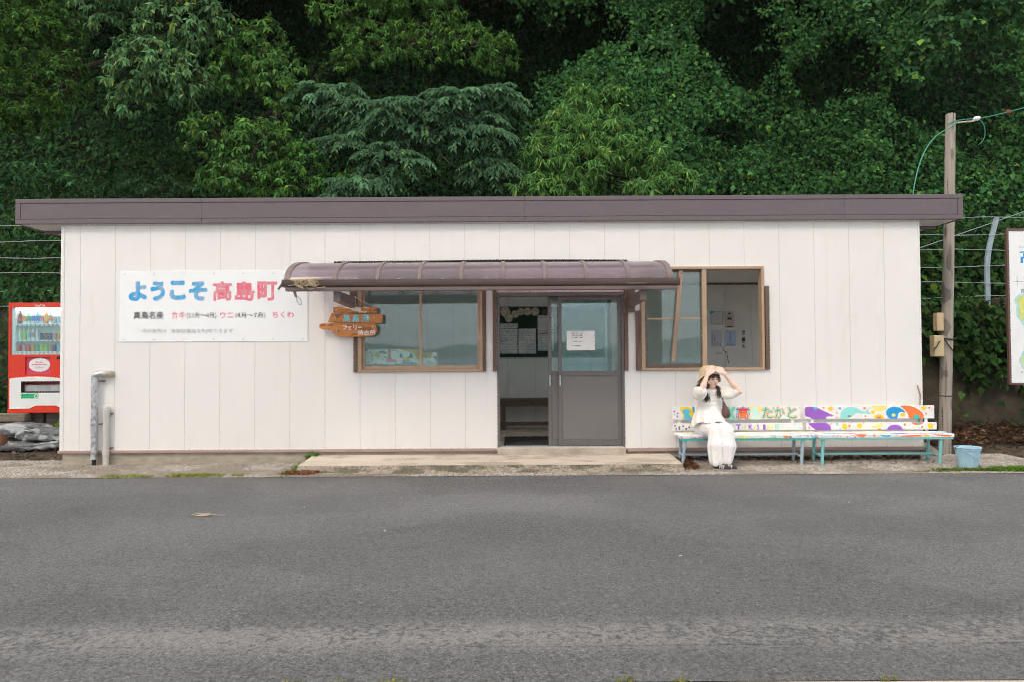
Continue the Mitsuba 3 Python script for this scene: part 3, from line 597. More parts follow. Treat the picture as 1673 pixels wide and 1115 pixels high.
for a, b in zip(rib_x[:-1], rib_x[1:]):
    put('sheet', ribbon(a + 0.002, b - 0.002, 0.0), 'mat_smoked_sheet', AW, smooth=True)
for k, x in enumerate(rib_x):
    w = 0.032 if k in (0, 9) else 0.02
    put('rib', rib(x - w, x + w, -0.012, 0.014), 'mat_awning_metal', AW, smooth=40)
gut = Polygon([(-1.085, 2.292), (-1.075, 2.262), (-1.06, 2.235), (-1.035, 2.218), (-1.0, 2.21), (-0.985, 2.21), (-0.985, 2.292), (-0.998, 2.292), (-0.998, 2.225), (-1.03, 2.232), (-1.05, 2.248), (-1.066, 2.268), (-1.074, 2.292)])


put('gutter', cat(across(gut, -2.655, 1.945), box(-2.658, -2.655, -1.086, -0.984, 2.208, 2.293), box(1.945, 1.949, -1.086, -0.984, 2.208, 2.293)), 'mat_awning_metal', AW)
put('front_beam', box(-2.63, 1.93, -1.04, -0.96, 2.165, 2.2085, 0.004), 'mat_awning_metal', AW)
put('gutter_joint', cat(box(1.33, 1.55, -1.09, -1.08, 2.225, 2.24)), 'mat_bronze_dark', AW)
for k in range(9):
    x = -2.3 + 0.5 * k
    put('clip', box(x - 0.02, x + 0.02, -1.092, -0.99, 2.2935, 2.301, 0.002), 'mat_galvanised', AW)
for x in (-2.05, 1.545):
    arm = put('bracket', hull([(x + dx, y, z) for dx in (-0.04, 0.04) for y, z in ((-0.96, 2.163), (-0.96, 2.05), (-0.016, 2.163), (-0.016, 2.03))]), 'mat_awning_metal', AW)
    put('wall_plate', box(x - 0.05, x + 0.05, -0.06, -0.0145, 1.96, 2.26, 0.004), 'mat_bronze_dark', arm)
put('hook', tube(spline([(-2.66, -1.03, 2.26), (-2.69, -1.03, 2.22), (-2.715, -1.03, 2.185)], 8), 0.014, 8), 'mat_awning_metal', AW)
put('rain_strip', tube([(-2.3, -0.05, 2.628), (-1.1, -0.055, 2.632), (-0.2, -0.05, 2.64), (0.7, -0.05, 2.638), (1.5, -0.05, 2.63)], 0.014, 6), 'mat_black', AW)

# concrete step in front of the door
STEP = thing('concrete_step', 'long low worn concrete step in front of the sliding door', 'step')


def step_grid(prof, wob, seed, x0=-2.57, x1=2.03, nx=260):
    xs = np.linspace(x0, x1, nx)
    v = []
    for k, (y, z) in enumerate(prof):
        P = np.stack([xs * 6, xs * 0 + y * 6, xs * 0 + z * 9], -1)
        n1 = meshkit.fbm(P, 3, seed) - 0.5
        v.append(np.stack([xs, y + n1 * wob[k], z + n1 * wob[k] * 0.5], 1))
    v = np.concatenate(v)
    i, j = np.meshgrid(np.arange(len(prof) - 1), np.arange(nx - 1), indexing='ij')
    a = i * nx + j
    f = np.vstack([np.stack([a, a + nx, a + 1], -1).reshape(-1, 3), np.stack([a + 1, a + nx, a + nx + 1], -1).reshape(-1, 3)])
    return trimesh.Trimesh(v, f, process=False)


put('tread', step_grid([(-0.0, 0.116), (-0.2, 0.112), (-0.45, 0.1), (-0.70, 0.09), (-0.735, 0.083)], [0, 0.002, 0.003, 0.006, 0.02], 3), 'mat_concrete', STEP, smooth=30)
put('edge', step_grid([(-0.735, 0.083), (-0.75, 0.065), (-0.765, 0.04), (-0.79, 0.018), (-0.88, -0.01)], [0.02, 0.04, 0.04, 0.05, 0.08], 3), 'mat_rough_edge', STEP, smooth=30)
put('end', hull([(-2.57, 0, 0.115), (-2.57, -0.74, 0.08), (-2.57, 0, -0.05), (-2.57, -0.8, -0.05), (-2.60, -0.02, -0.05), (-2.62, -0.8, -0.05)]), 'mat_rough_edge', STEP)
put('end', hull([(2.03, 0, 0.115), (2.03, -0.74, 0.08), (2.03, 0, -0.05), (2.03, -0.8, -0.05), (2.05, -0.02, -0.05), (2.06, -0.8, -0.05)]), 'mat_rough_edge', STEP)


# ================================================================ hillside, retaining wall, fence
HZ = np.array([-0.5, 2.2, 2.5, 3.2, 5.0, 9.0, 14.0, 20.0, 22.0])
HY = np.array([3.85, 3.9, 4.7, 7.4, 9.3, 11.4, 13.8, 21.0, 60.0])


def hill_y(z):
    return np.interp(z, HZ, HY)


def hill_mesh():
    xs = np.linspace(-60, 60, 241)
    zs = np.r_[np.linspace(2.3, 14, 48), np.linspace(14.5, 20, 8), 22.0]
    X, Z = np.meshgrid(xs, zs, indexing='ij')
    Y = hill_y(Z)
    n = meshkit.fbm(np.stack([X * 0.5, Z * 0.6, X * 0], -1), 4, 2) - 0.5
    Y = Y + n * np.clip(Z - 2.5, 0, 1) * 1.1
    v = np.stack([X, Y, Z], -1).reshape(-1, 3)
    nx, nz = X.shape
    i, j = np.meshgrid(np.arange(nx - 1), np.arange(nz - 1), indexing='ij')
    a = i * nz + j
    f = np.vstack([np.stack([a, a + nz, a + nz + 1], -1).reshape(-1, 3), np.stack([a, a + nz + 1, a + 1], -1).reshape(-1, 3)])
    return trimesh.Trimesh(v, f, process=False)


struct('hillside', hill_mesh(), 'mat_soil', 'steep wooded hillside of bare humus rising behind the building', smooth=True)
single('retaining_wall', box(-60, 60, 3.72, 4.6, -0.1, 2.42, 0.02), 'mat_wall_concrete', 'stained mossy concrete retaining wall at the foot of the hillside', 'retaining wall')

FENCE = thing('wire_fence', 'fence of level grey wires and steel posts on top of the retaining wall', 'fence')
for zl, zr in ((3.78, 3.86), (3.50, 3.57), (3.22, 3.28), (2.93, 2.99), (2.62, 2.70), (2.31, 2.46)):
    xs = np.linspace(-14, 14, 57)
    sag = 0.02 * np.sin(xs * 2.1 + zl * 9)
    put('wire', tube(np.stack([xs, np.full_like(xs, 3.60), zl + (zr - zl) * (xs + 14) / 28 + sag], 1), 0.0052, 5), 'mat_galvanised', FENCE)
for x, bend in ((-12.2, 0.1), (-9.4, 0.02), (-4.0, 0.05), (1.6, 0.08), (8.56, 0.19), (12.6, 0.05)):
    pts = [(x, 3.66, 2.2), (x + 0.01, 3.66, 2.75), (x + 0.03, 3.655, 3.2), (x + bend * 0.5, 3.65, 3.5), (x + bend, 3.64, 3.86)]
    sp = spline(pts, 10)
    put('post', cat(*[hull([(q[0] + dx, q[1] + dy, q[2]) for q in sp[k:k + 2] for dx in (-0.042, 0.042) for dy in (-0.02, 0.02)]) for k in range(9)]), 'mat_blue_steel', FENCE)

# ================================================================ leaves
def unit(v):
    return v / (np.linalg.norm(v, axis=-1, keepdims=True) + 1e-9)


def leaf_mesh(base, axis, nrm, L, W, mid=0.42, fold=0.22, droop=0.1):
    axis = unit(axis)
    side = unit(np.cross(axis, nrm))
    up = np.cross(side, axis)
    L, W = np.asarray(L)[:, None], np.asarray(W)[:, None]
    m = base + axis * L * mid
    v = np.stack([base, m - side * W / 2 + up * fold * W, m, m + side * W / 2 + up * fold * W, base + axis * L - up * droop * L], 1)
    n = len(base)
    k = (np.arange(n) * 5)[:, None]
    f = np.concatenate([k + np.array([[0, 1, 2]]), k + np.array([[0, 2, 3]]), k + np.array([[2, 1, 4]]), k + np.array([[2, 4, 3]])])
    return v.reshape(-1, 3), f


def leaf_shape(parts, colours):
    vs, fs, cs, at = [], [], [], 0
    for (v, f), c in zip(parts, colours):
        vs.append(v)
        fs.append(f + at)
        cs.append(np.repeat(c, 5, axis=0))
        at += len(v)
    return trimesh.Trimesh(np.concatenate(vs), np.concatenate(fs), process=False), np.concatenate(cs)


def tint(rng, n, base, spread=0.35, warm=0.22, young=0.06):
    base = np.array(base)
    b = base * np.exp(rng.normal(0, spread, (n, 1)))
    w = rng.uniform(-warm, warm, (n, 1))
    b = b * np.concatenate([1 + w, 1 + 0 * w, 1 - 0.4 * w], 1)
    y = rng.random((n, 1)) < young
    return np.clip(np.where(y, b * [2.1, 1.7, 0.9], b), 0.004, 0.4)


for nm, rg in (('leaf', 0.42), ('leaf_waxy', 0.34)):
    scene['mat_' + nm] = {'type': 'principledthin', 'base_color': {'type': 'mesh_attribute', 'name': 'vertex_color'}, 'roughness': rg, 'eta': 1.45, 'diff_trans': 0.55, 'spec_trans': 0.0}
    TAKEN.add('mat_' + nm)
mat('bark', lambda p, n, uv: mi.Color3f(0.055, 0.045, 0.034) * (0.4 + 1.2 * fbm(p.x * 18, p.y * 18, p.z * 5, 4)), 0.9, 0.2)


def crown_points(rng, clumps, density, shell=0.55):
    C, D, S = [], [], []
    for k, (x, y, z, rx, rz) in enumerate(clumps):
        ry = 0.75 * max(rx * 0.7, rz)
        area = 4 * np.pi * ((rx * ry) ** 1.6 / 3 + (rx * rz) ** 1.6 / 3 + (ry * rz) ** 1.6 / 3) ** (1 / 1.6)
        n = max(12, int(area * density))
        d = unit(rng.normal(size=(n, 3)))
        r = shell + (1.0 - shell) * rng.random((n, 1)) ** 0.6
        lump = 0.72 + 0.62 * meshkit.fbm(d * 2.2 + k * 7.3, 3, k)[:, None]
        keep = rng.random(n) < np.clip(2.6 * meshkit.fbm(d * 2.6 + k * 3.1, 3, k + 50) - 0.55, 0.08, 1)
        P = np.array([x, y, z]) + d * np.array([rx, ry, rz]) * r * lump
        C.append(P[keep])
        D.append(d[keep])
    return np.concatenate(C), np.concatenate(D)


def sprigs(rng, C, D, k, L, W, base, open_deg=(45, 85), droop=0.55, up=0.3, fold=0.22, spread=0.3, young=0.06):
    n = len(C)
    a = unit(D * [0.9, 0.9, 0.7] + np.array([0, -0.15, up]) + rng.normal(0, 0.3, (n, 3)))
    t = unit(np.cross(a, rng.normal(size=(n, 3))))
    b = np.cross(a, t)
    parts, cols = [], []
    sc = rng.uniform(0.75, 1.2, n)
    tone = np.exp(rng.normal(0, 0.22, (n, 1)))
    for j in range(k):
        ph = j * 2.399 + rng.uniform(-0.3, 0.3, n)
        th = np.radians(rng.uniform(*open_deg, n))
        ax = a * np.cos(th)[:, None] + (t * np.cos(ph)[:, None] + b * np.sin(ph)[:, None]) * np.sin(th)[:, None]
        ax[:, 2] -= droop * rng.uniform(0.4, 1.3, n)
        off = a * (0.35 * L * (j / k - 0.5))
        nr = unit(a * 0.6 + np.array([0, -0.2, 0.75]) + rng.normal(0, 0.25, (n, 3)))
        ll = L * sc * rng.uniform(0.7, 1.15, n)
        parts.append(leaf_mesh(C + off, ax, nr, ll, W * ll / L, fold=fold, droop=0.12))
        cols.append(tint(rng, n, base, spread, young=young) * tone)
    return parts, cols


def limbs(rng, clumps, root, r0=0.1):
    mean = np.mean([c[:3] for c in clumps], axis=0)
    dy = 6.3
    root = np.array([mean[0] * 0.9 + root[0] * 0.1, mean[1] + dy, mean[2] + 0.5 * dy]) if mean[2] > 5.6 and r0 > 0.04 else np.array([root[0], root[1] + 2.5, root[2] + 0.6])
    ms = []
    fork = root * 0.2 + mean * 0.8 + [0, 0.45, 0]
    sp = spline([root, root * 0.6 + fork * 0.4 + rng.normal(0, 0.06, 3), fork], 10)
    ms.append(tube(sp, np.linspace(r0 * 1.25, r0 * 0.8, 10), 9))
    for x, y, z, rx, rz in clumps:
        c = np.array([x, y + 0.15, z])
        m = fork * 0.5 + c * 0.5 + rng.normal(0, 0.12, 3) + [0, 0.15, 0]
        ms.append(tube(spline([fork, m, c + [0, 0.1, 0]], 9), np.linspace(r0 * 0.6, r0 * 0.16, 9), 6))
        for _ in range(5):
            e = c + unit(rng.normal(size=3)) * [rx * 0.8, rx * 0.6, rz * 0.8]
            ms.append(tube(spline([c + [0, 0.1, 0], (c + e) / 2 + rng.normal(0, 0.05, 3), e], 6), np.linspace(r0 * 0.16, r0 * 0.05, 6), 4))
    return cat(*ms)


def tree(name, label, cat_, clumps, root, seed, k, L, W, base, density=55, group=None, waxy=False, r0=0.1, **kw):
    rng = np.random.default_rng(seed)
    t = thing(name, label, cat_, group)
    put('trunk', limbs(rng, clumps, root, r0), 'mat_bark', t)
    C, D = crown_points(rng, clumps, density)
    m, c = leaf_shape(*sprigs(rng, C, D, k, L, W, base, **kw))
    put('crown', m, 'mat_leaf_waxy' if waxy else 'mat_leaf', t, color=c)
    return t


CL = {
    'A': [(-9.47, 5.0, 7.73, 0.97, 0.73), (-10.09, 5.2, 6.82, 0.74, 0.74), (-8.98, 4.9, 6.94, 0.6, 0.66), (-9.58, 5.0, 6.27, 0.79, 0.27), (-9.98, 5.2, 8.57, 1.11, 0.74)],
    'B': [(-6.54, 5.0, 8.14, 1.03, 0.55), (-7.13, 4.6, 7.12, 0.88, 0.59), (-6.49, 4.7, 6.97, 0.59, 0.5), (-7.47, 4.7, 6.47, 0.38, 0.28), (-8.48, 5.4, 8.59, 0.75, 0.44), (-7.16, 5.0, 9.08, 1.33, 0.61)],
    'C': [(-5.07, 5.0, 7.64, 0.75, 0.58), (-4.6, 4.9, 6.92, 0.58, 0.58), (-5.59, 5.1, 7.25, 0.51, 0.51), (-5.79, 4.7, 5.83, 0.74, 0.47), (-4.9, 4.7, 5.58, 0.83, 0.57), (-5.18, 4.5, 4.89, 0.88, 0.33), (-4.21, 5.0, 6.4, 0.3, 0.36)],
    'D': [(-3.4, 5.2, 8.47, 0.74, 0.47), (-2.68, 5.0, 7.71, 0.73, 0.44), (-1.78, 5.2, 8.3, 0.92, 0.52), (-0.84, 4.9, 7.66, 0.66, 0.43), (-1.63, 4.9, 7.49, 0.46, 0.26), (-0.27, 5.3, 7.62, 0.47, 0.45), (-2.15, 5.2, 9.15, 1.6, 0.55), (-3.38, 5.1, 7.42, 0.31, 0.24)],
    'E': [(-9.12, 4.4, 4.89, 0.76, 0.3), (-8.41, 4.3, 4.72, 0.46, 0.25), (-9.76, 4.4, 4.64, 0.47, 0.29)],
    'G': [(-6.73, 4.3, 4.66, 0.81, 0.16), (-7.5, 4.4, 4.6, 0.5, 0.2)],
    'F': [(-3.89, 4.3, 5.14, 0.48, 0.39), (-3.31, 4.2, 4.69, 0.57, 0.21), (-4.47, 4.3, 4.7, 0.42, 0.21)],
    'S': [(-3.69, 4.9, 6.55, 0.58, 0.31), (-2.98, 4.7, 6.11, 0.62, 0.31), (-2.09, 4.3, 6.03, 0.6, 0.32), (-1.16, 4.3, 6.18, 0.72, 0.3), (-0.41, 4.5, 6.33, 0.47, 0.3), (-0.46, 4.4, 5.7, 0.56, 0.35), (-2.25, 4.2, 5.11, 0.53, 0.28), (-1.34, 4.4, 5.74, 0.6, 0.28), (-2.82, 4.2, 4.61, 0.63, 0.18), (-0.41, 4.5, 5.02, 0.47, 0.16), (-3.24, 4.5, 5.51, 0.41, 0.21)],
    'N': [(1.35, 5.0, 6.55, 0.32, 0.36), (1.12, 4.7, 5.91, 0.69, 0.33), (1.79, 4.6, 5.79, 0.61, 0.35), (0.7, 4.4, 5.28, 0.53, 0.42), (1.39, 4.2, 5.08, 0.53, 0.39), (2.52, 4.4, 5.27, 0.51, 0.35), (3.1, 4.4, 4.82, 0.47, 0.28), (0.52, 4.2, 4.65, 0.48, 0.25), (2.55, 4.3, 4.66, 0.46, 0.16), (2.05, 5.2, 6.62, 0.49, 0.2), (1.09, 4.2, 4.65, 0.46, 0.21)],
    'V': [(8.78, 4.8, 8.15, 0.84, 0.41), (8.03, 5.0, 7.32, 0.36, 0.32), (8.46, 4.9, 7.52, 0.48, 0.36), (8.14, 5.0, 7.01, 0.3, 0.24), (9.81, 4.9, 8.25, 0.6, 0.3), (7.24, 5.1, 8.3, 0.37, 0.31), (9.34, 4.9, 8.75, 1.08, 0.36)],
}
tree('broadleaf_tree', 'yellowish green broadleaf tree at the top left corner of the hillside', 'tree', CL['A'], (-9.9, 7.6, 6.9), 11, 8, 0.135, 0.048, (0.058, 0.130, 0.030), 52, waxy=True, droop=0.8, up=0.1)
tree('drooping_tree', 'large tree with pale drooping leaves hanging above the left end of the roof', 'tree', CL['B'], (-6.9, 8.0, 7.4), 12, 7, 0.185, 0.068, (0.112, 0.222, 0.092), 44, waxy=True, droop=1.25, open_deg=(35, 80), up=0.05)
tree('evergreen_tree', 'green leafy tree reaching down to the roof right of the drooping tree', 'tree', CL['C'], (-5.1, 7.7, 6.6), 13, 7, 0.16, 0.058, (0.084, 0.190, 0.050), 46, waxy=True, droop=1.1, up=0.1)
tree('broadleaf_tree', 'fine leaved yellow green tree at the top centre above the sumac thicket', 'tree', CL['D'], (-2.0, 8.2, 7.8), 14, 8, 0.135, 0.042, (0.080, 0.182, 0.044), 56, waxy=True, droop=0.95, up=0.1)
tree('shrub', 'dark green shrub over the roof at its left corner', 'shrub', CL['E'], (-9.1, 5.6, 4.0), 15, 8, 0.14, 0.046, (0.040, 0.105, 0.040), 50, r0=0.04, droop=0.8)
tree('shrub', 'low dark shrub just above the roof below the drooping tree', 'shrub', CL['G'], (-7.0, 5.6, 4.0), 16, 8, 0.11, 0.036, (0.031, 0.068, 0.029), 50, r0=0.04)
tree('shrub', 'bright green shrub above the roof between the evergreen tree and the sumac', 'shrub', CL['F'], (-3.9, 5.7, 4.0), 17, 7, 0.15, 0.055, (0.075, 0.19, 0.045), 50, r0=0.04, droop=0.95)
tree('bamboo_leaf_shrub', 'light green shrub of narrow drooping leaves above the middle of the roof', 'shrub', CL['N'], (1.6, 6.2, 4.2), 18, 10, 0.20, 0.034, (0.118, 0.262, 0.072), 62, r0=0.05, droop=1.0, open_deg=(35, 85), young=0.06)
tree('kudzu_vine', 'broad leaved vine hanging in loops from the top right of the hillside', 'vine', CL['V'], (9.0, 8.2, 8.0), 19, 4, 0.17, 0.135, (0.050, 0.125, 0.048), 32, r0=0.035, droop=0.9, fold=0.1)


def sumac(clumps, seed):
    rng = np.random.default_rng(seed)
    t = thing('sumac_thicket', 'bluish green sumac with fans of feathered leaves above the roof', 'shrub')
    put('trunk', limbs(rng, clumps, (-1.8, 6.4, 4.6), 0.05), 'mat_bark', t)
    parts, cols = [], []
    for k, (x, y, z, rx, rz) in enumerate(clumps):
        n = int(20 * rx * 2)
        d = unit(rng.normal(size=(n, 3)) * [1, 0.9, 0.8] + [0, -0.45, 0.30])
        tip = np.array([x, y, z]) + d * np.array([rx, 0.6 * rx, rz]) * rng.uniform(0.5, 1.1, (n, 1))
        tone = np.exp(rng.normal(0, 0.22, (n, 1)))
        for q in range(6):
            ph = q * 2 * np.pi / 6 + rng.uniform(-0.5, 0.5, n)
            out = np.stack([np.cos(ph), np.sin(ph), rng.uniform(-0.15, 0.45, n)], 1) + d * 0.4
            out = unit(out)
            R = rng.uniform(0.26, 0.44, n)[:, None]
            sd = unit(np.cross(out, [0, -0.35, 1.0]))
            for s in range(6):
                u = 0.25 + 0.75 * s / 5
                pos = tip + out * R * u + np.array([0, 0, -0.6]) * R * u ** 2
                fwd = unit(out + np.array([0, 0, -1.2]) * u)
                for sg in (-1, 1):
                    ax = unit(sd * sg * 0.75 + fwd * 0.6 + np.array([0, -0.1, -0.45]) + rng.normal(0, 0.16, (n, 3)))
                    L = R[:, 0] * rng.uniform(0.32, 0.42, n) * (1.1 - 0.5 * abs(u - 0.5))
                    parts.append(leaf_mesh(pos, ax, np.array([0, -0.55, 0.85]) + rng.normal(0, 0.2, (n, 3)), L, L * 0.36, fold=0.18, droop=0.12))
                    cols.append(tint(rng, n, (0.074, 0.156, 0.080), 0.16, warm=0.12, young=0.02) * tone)
    m, c = leaf_shape(parts, cols)
    put('crown', m, 'mat_leaf', t, color=c)


sumac(CL['S'], 31)

for i, (lb, cl) in enumerate((('small tree deep in the hollow behind the drooping tree', [(-8.2, 7.4, 5.9, 0.9, 0.6), (-7.0, 7.6, 5.2, 0.9, 0.5), (-9.4, 7.2, 5.2, 0.8, 0.5)]), ('small tree deep in the gap left of the top centre tree', [(-4.2, 7.8, 8.0, 0.7, 0.9), (-4.0, 7.4, 7.0, 0.5, 0.6)]),
                              ('small tree in the dark gap behind the sumac', [(-2.4, 7.0, 6.9, 1.2, 0.4), (-0.3, 7.2, 7.0, 0.9, 0.4)]))):
    tree('understorey_tree', lb, 'tree', cl, (cl[0][0], 9, cl[0][2] - 0.8), 90 + i, 7, 0.13, 0.05, (0.044, 0.100, 0.034), 42, r0=0.05, droop=0.8)

# trees further up the slope, their crowns above the frame: they shade the hollows below
for i, (nm, lb, x, y, z, rx, rz) in enumerate((
        ('forest_tree', 'tall tree crown higher up the slope at the far left', -12.5, 9.2, 11.8, 3.0, 1.2), ('forest_tree', 'tall tree crown higher up the slope behind the drooping tree', -7.5, 8.8, 12.0, 3.0, 1.2),
        ('forest_tree', 'tall tree crown higher up the slope at the left centre', -3.2, 8.8, 12.0, 3.0, 1.2), ('forest_tree', 'tall tree crown higher up the slope at the centre', 1.0, 8.8, 12.0, 3.0, 1.2),
        ('forest_tree', 'tall tree crown higher up the slope at the right centre', 5.2, 8.8, 12.0, 3.0, 1.2), ('forest_tree', 'tall tree crown higher up the slope at the far right', 9.6, 9.6, 12.2, 3.0, 1.2),
        ('forest_tree', 'tall tree crown above the left end of the hillside', -9.5, 6.0, 10.6, 2.6, 1.3), ('forest_tree', 'tall tree crown over the drooping tree', -5.6, 6.2, 10.9, 2.6, 1.3),
        ('forest_tree', 'tall tree crown above the top centre tree', -1.6, 6.3, 10.9, 2.5, 1.3), ('forest_tree', 'tall tree crown above the ivy mound', 2.4, 6.4, 10.6, 2.5, 1.2),
        ('forest_tree', 'tall tree crown above the ivy right of the mound', 6.2, 6.5, 10.8, 2.5, 1.2), ('forest_tree', 'tall tree crown above the hanging vine', 10.2, 6.3, 11.0, 2.6, 1.3))):
    tree(nm, lb, 'tree', [(x, y + 0.5, z + 0.55, rx, rz), (x + 1.0, y + 1.9, z + 1.7, rx, rz), (x - 1.2, y + 0.9, z + 1.2, rx * 0.8, rz)], (x, y + 3.4, z + 0.4), 60 + i, 7, 0.22, 0.085, (0.042, 0.086, 0.03), 30, r0=0.2)


# ================================================================ ivy and undergrowth
CAVES = [(0.74, 8.43, 0.78, 0.71), (1.72, 8.69, 0.65, 0.45), (4.95, 8.34, 0.62, 0.91), (2.3, 5.0, 0.52, 0.36), (8.76, 6.87, 0.58, 0.71), (10.01, 7.13, 0.78, 0.65), (9.47, 6.67, 0.52, 0.78),
         (7.27, 7.67, 0.45, 0.65), (10.29, 8.18, 0.71, 0.52), (4.5, 5.97, 0.65, 0.19), (6.48, 7.15, 0.39, 0.52)]


def cave(x, z):
    c = np.zeros_like(x)
    wob = 0.5 * (meshkit.fbm(np.stack([x * 2, z * 2, x * 0], -1), 3, 21) - 0.5)
    for cx, cz, rx, rz in CAVES:
        c = np.maximum(c, np.clip(1.45 - np.sqrt(((x - cx) / rx) ** 2 + ((z - cz) / rz) ** 2) + wob * 1.6, 0, 1))
    return c


def ivy_y(x, z):
    b = meshkit.fbm(np.stack([x * 0.75, z * 0.55, x * 0], -1), 3, 4)
    f = meshkit.fbm(np.stack([x * 2.6, z * 2.1, x * 0], -1), 3, 8)
    mound = np.exp(-(((x - 3.0) / 1.5) ** 2 + ((z - 6.4) / 2.0) ** 2))
    y = np.interp(z, [2.2, 2.5, 4.0, 5.0, 9.0, 12.0], [4.6, 4.75, 5.3, 5.6, 7.15, 8.3]) - 1.0 * b - 0.75 * (f - 0.5) - 0.7 * mound
    return y + 1.5 * cave(x, z)


def surface_leaves(rng, n, xr, zr, depth, size, asp, base, dens, fold=0.12, young=0.05, loose=0.35):
    x, z = rng.uniform(*xr, n), rng.uniform(*zr, n)
    keep = rng.random(n) < dens(x, z)
    x, z = x[keep], z[keep]
    n = len(x)
    e = 0.05
    y = depth(x, z)
    gx, gz = (depth(x + e, z) - y) / e, (depth(x, z + e) - y) / e
    nr = unit(np.stack([gx * 0.8, -np.ones(n), gz * 0.8], 1))
    p = np.stack([x, y, z], 1) + nr * (rng.exponential(0.06, (n, 1)) - 0.05)
    r2 = rng.normal(0, 0.55, (n, 3))
    ax = unit(np.array([0, -0.25, -0.8]) + r2)
    nn = unit(nr * 0.8 + np.array([0, -0.1, 0.55]) + rng.normal(0, loose, (n, 3)))
    L = size * rng.uniform(0.6, 1.3, n)
    return leaf_mesh(p, ax, nn, L, L * asp, mid=0.36, fold=fold, droop=0.08), p, n


rng = np.random.default_rng(77)
lumpy = lambda x, z, s, k: meshkit.fbm(np.stack([x * s, z * s, x * 0 + k], -1), 3, k)
left_edge = lambda x, z: np.clip((x - 0.1 - 1.2 * (lumpy(x, z, 0.7, 5) - 0.3)) / 0.5, 0, 1)
parts, cols = [], []
for size, n, base in ((0.085, 82000, (0.040, 0.108, 0.036)), (0.125, 22000, (0.052, 0.138, 0.043))):
    lf, p, k = surface_leaves(rng, n, (-0.5, 14), (2.4, 10.6), ivy_y, size, 0.82, base,
                              lambda x, z: left_edge(x, z) * (cave(x, z) < 0.12 + 0.3 * (lumpy(x, z, 5, 40) > 0.6)) * np.clip(2.9 * lumpy(x, z, 1.9, 3) - 0.6, 0.12, 1))
    tone = 0.55 + 1.1 * meshkit.fbm(np.stack([p[:, 0] * 0.7, p[:, 2] * 0.7, p[:, 0] * 0], -1), 3, 14)[:, None]
    parts.append(lf)
    cols.append(tint(rng, k, base, 0.3, young=0.05) * tone)
m, c = leaf_shape(parts, cols)
single('ivy', m, 'mat_leaf', 'dense ivy draped over the right half of the hillside', 'ivy', kind='stuff', color=c)

parts, cols = [], []
deep = lambda x, z: hill_y(z) - 0.6 - 0.9 * meshkit.fbm(np.stack([x * 0.9, z * 0.8, x * 0], -1), 3, 9)
lf, p, k = surface_leaves(rng, 150000, (-16, 16), (2.8, 15), deep, 0.17, 0.55, None, lambda x, z: np.clip(3.2 * lumpy(x, z, 0.9, 6) - 0.3, 0.65, 1))
parts.append(lf)
cols.append(tint(rng, k, (0.038, 0.095, 0.034), 0.3, young=0.02))
lf, p, k = surface_leaves(rng, 7000, (-14, -5.2), (2.3, 4.3), lambda x, z: 3.9 + 0.25 * (z - 2.3) - 0.3 * lumpy(x, z, 1.6, 2), 0.13, 0.6, None, lambda x, z: np.clip(3.6 * lumpy(x, z, 1.3, 16) - 1.5, 0.03, 1))
parts.append(lf)
cols.append(tint(rng, k, (0.038, 0.095, 0.034), 0.3, young=0.04))
lf, p, k = surface_leaves(rng, 14000, (-14, -5.6), (0.4, 2.7), lambda x, z: 3.62 - 0.25 * lumpy(x, z, 1.3, 31), 0.13, 0.6, None, lambda x, z: np.clip(3.0 * lumpy(x, z, 1.2, 33) - 0.6, 0.2, 1))
parts.append(lf)
cols.append(tint(rng, k, (0.038, 0.095, 0.034), 0.3, young=0.02))
m, c = leaf_shape(parts, cols)
single('undergrowth', m, 'mat_leaf', 'undergrowth covering the slope beneath the trees and behind the ivy', 'undergrowth', kind='stuff', color=c)

# large leaved creeper over the retaining wall on the right
parts, cols = [], []
hang = lambda x, z: 3.62 - 0.32 * np.clip((z - 0.2) / 1.2, 0, 1) * lumpy(x, z, 1.4, 12) - 0.12 * (lumpy(x, z, 5, 13) - 0.5) + 0.42 * np.clip((z - 2.3) / 0.25, 0, 1)
bare = lambda x, z: np.clip((z - 0.35 - 1.05 * np.exp(-((x - 7.2) / 1.0) ** 2) - 0.9 * (lumpy(x, z, 0.9, 15) - 0.35)) / 0.35, 0.05, 1)
lf, p, k = surface_leaves(rng, 12500, (4.6, 14), (0.05, 3.5), hang, 0.165, 0.72, None, lambda x, z: bare(x, z) * np.clip(2.6 * lumpy(x, z, 2.2, 23) - 0.5, 0.1, 1), fold=0.15, loose=0.4)
parts.append(lf)
cols.append(tint(rng, k, (0.042, 0.098, 0.028), 0.32, young=0.05))
lf, p, k = surface_leaves(rng, 9000, (4.6, 14), (1.3, 3.9), lambda x, z: hang(x, z) + 0.1, 0.12, 0.75, None, bare, loose=0.4)
parts.append(lf)
cols.append(tint(rng, k, (0.032, 0.074, 0.024), 0.32, young=0.02))
m, c = leaf_shape(parts, cols)
single('creeper', m, 'mat_leaf', 'large leaved creeper hanging down the retaining wall on the right', 'creeper', kind='stuff', color=c)


# ================================================================ the welcome board
def wash(base, seed):
    base = np.array(base)
    deep, pale = base.tolist(), (base * 0.6 + 0.22).tolist()

    def fn(p, n, uv):
        t = smoothstep(0.3, 0.72, fbm(p.x * 9 + seed, 2.0, p.z * 13, 3) * 0.7 + noise(p.x * 40, p.z * 9 + seed) * 0.3)
        return mix(mi.Color3f(*deep), mi.Color3f(*pale), t)
    return fn


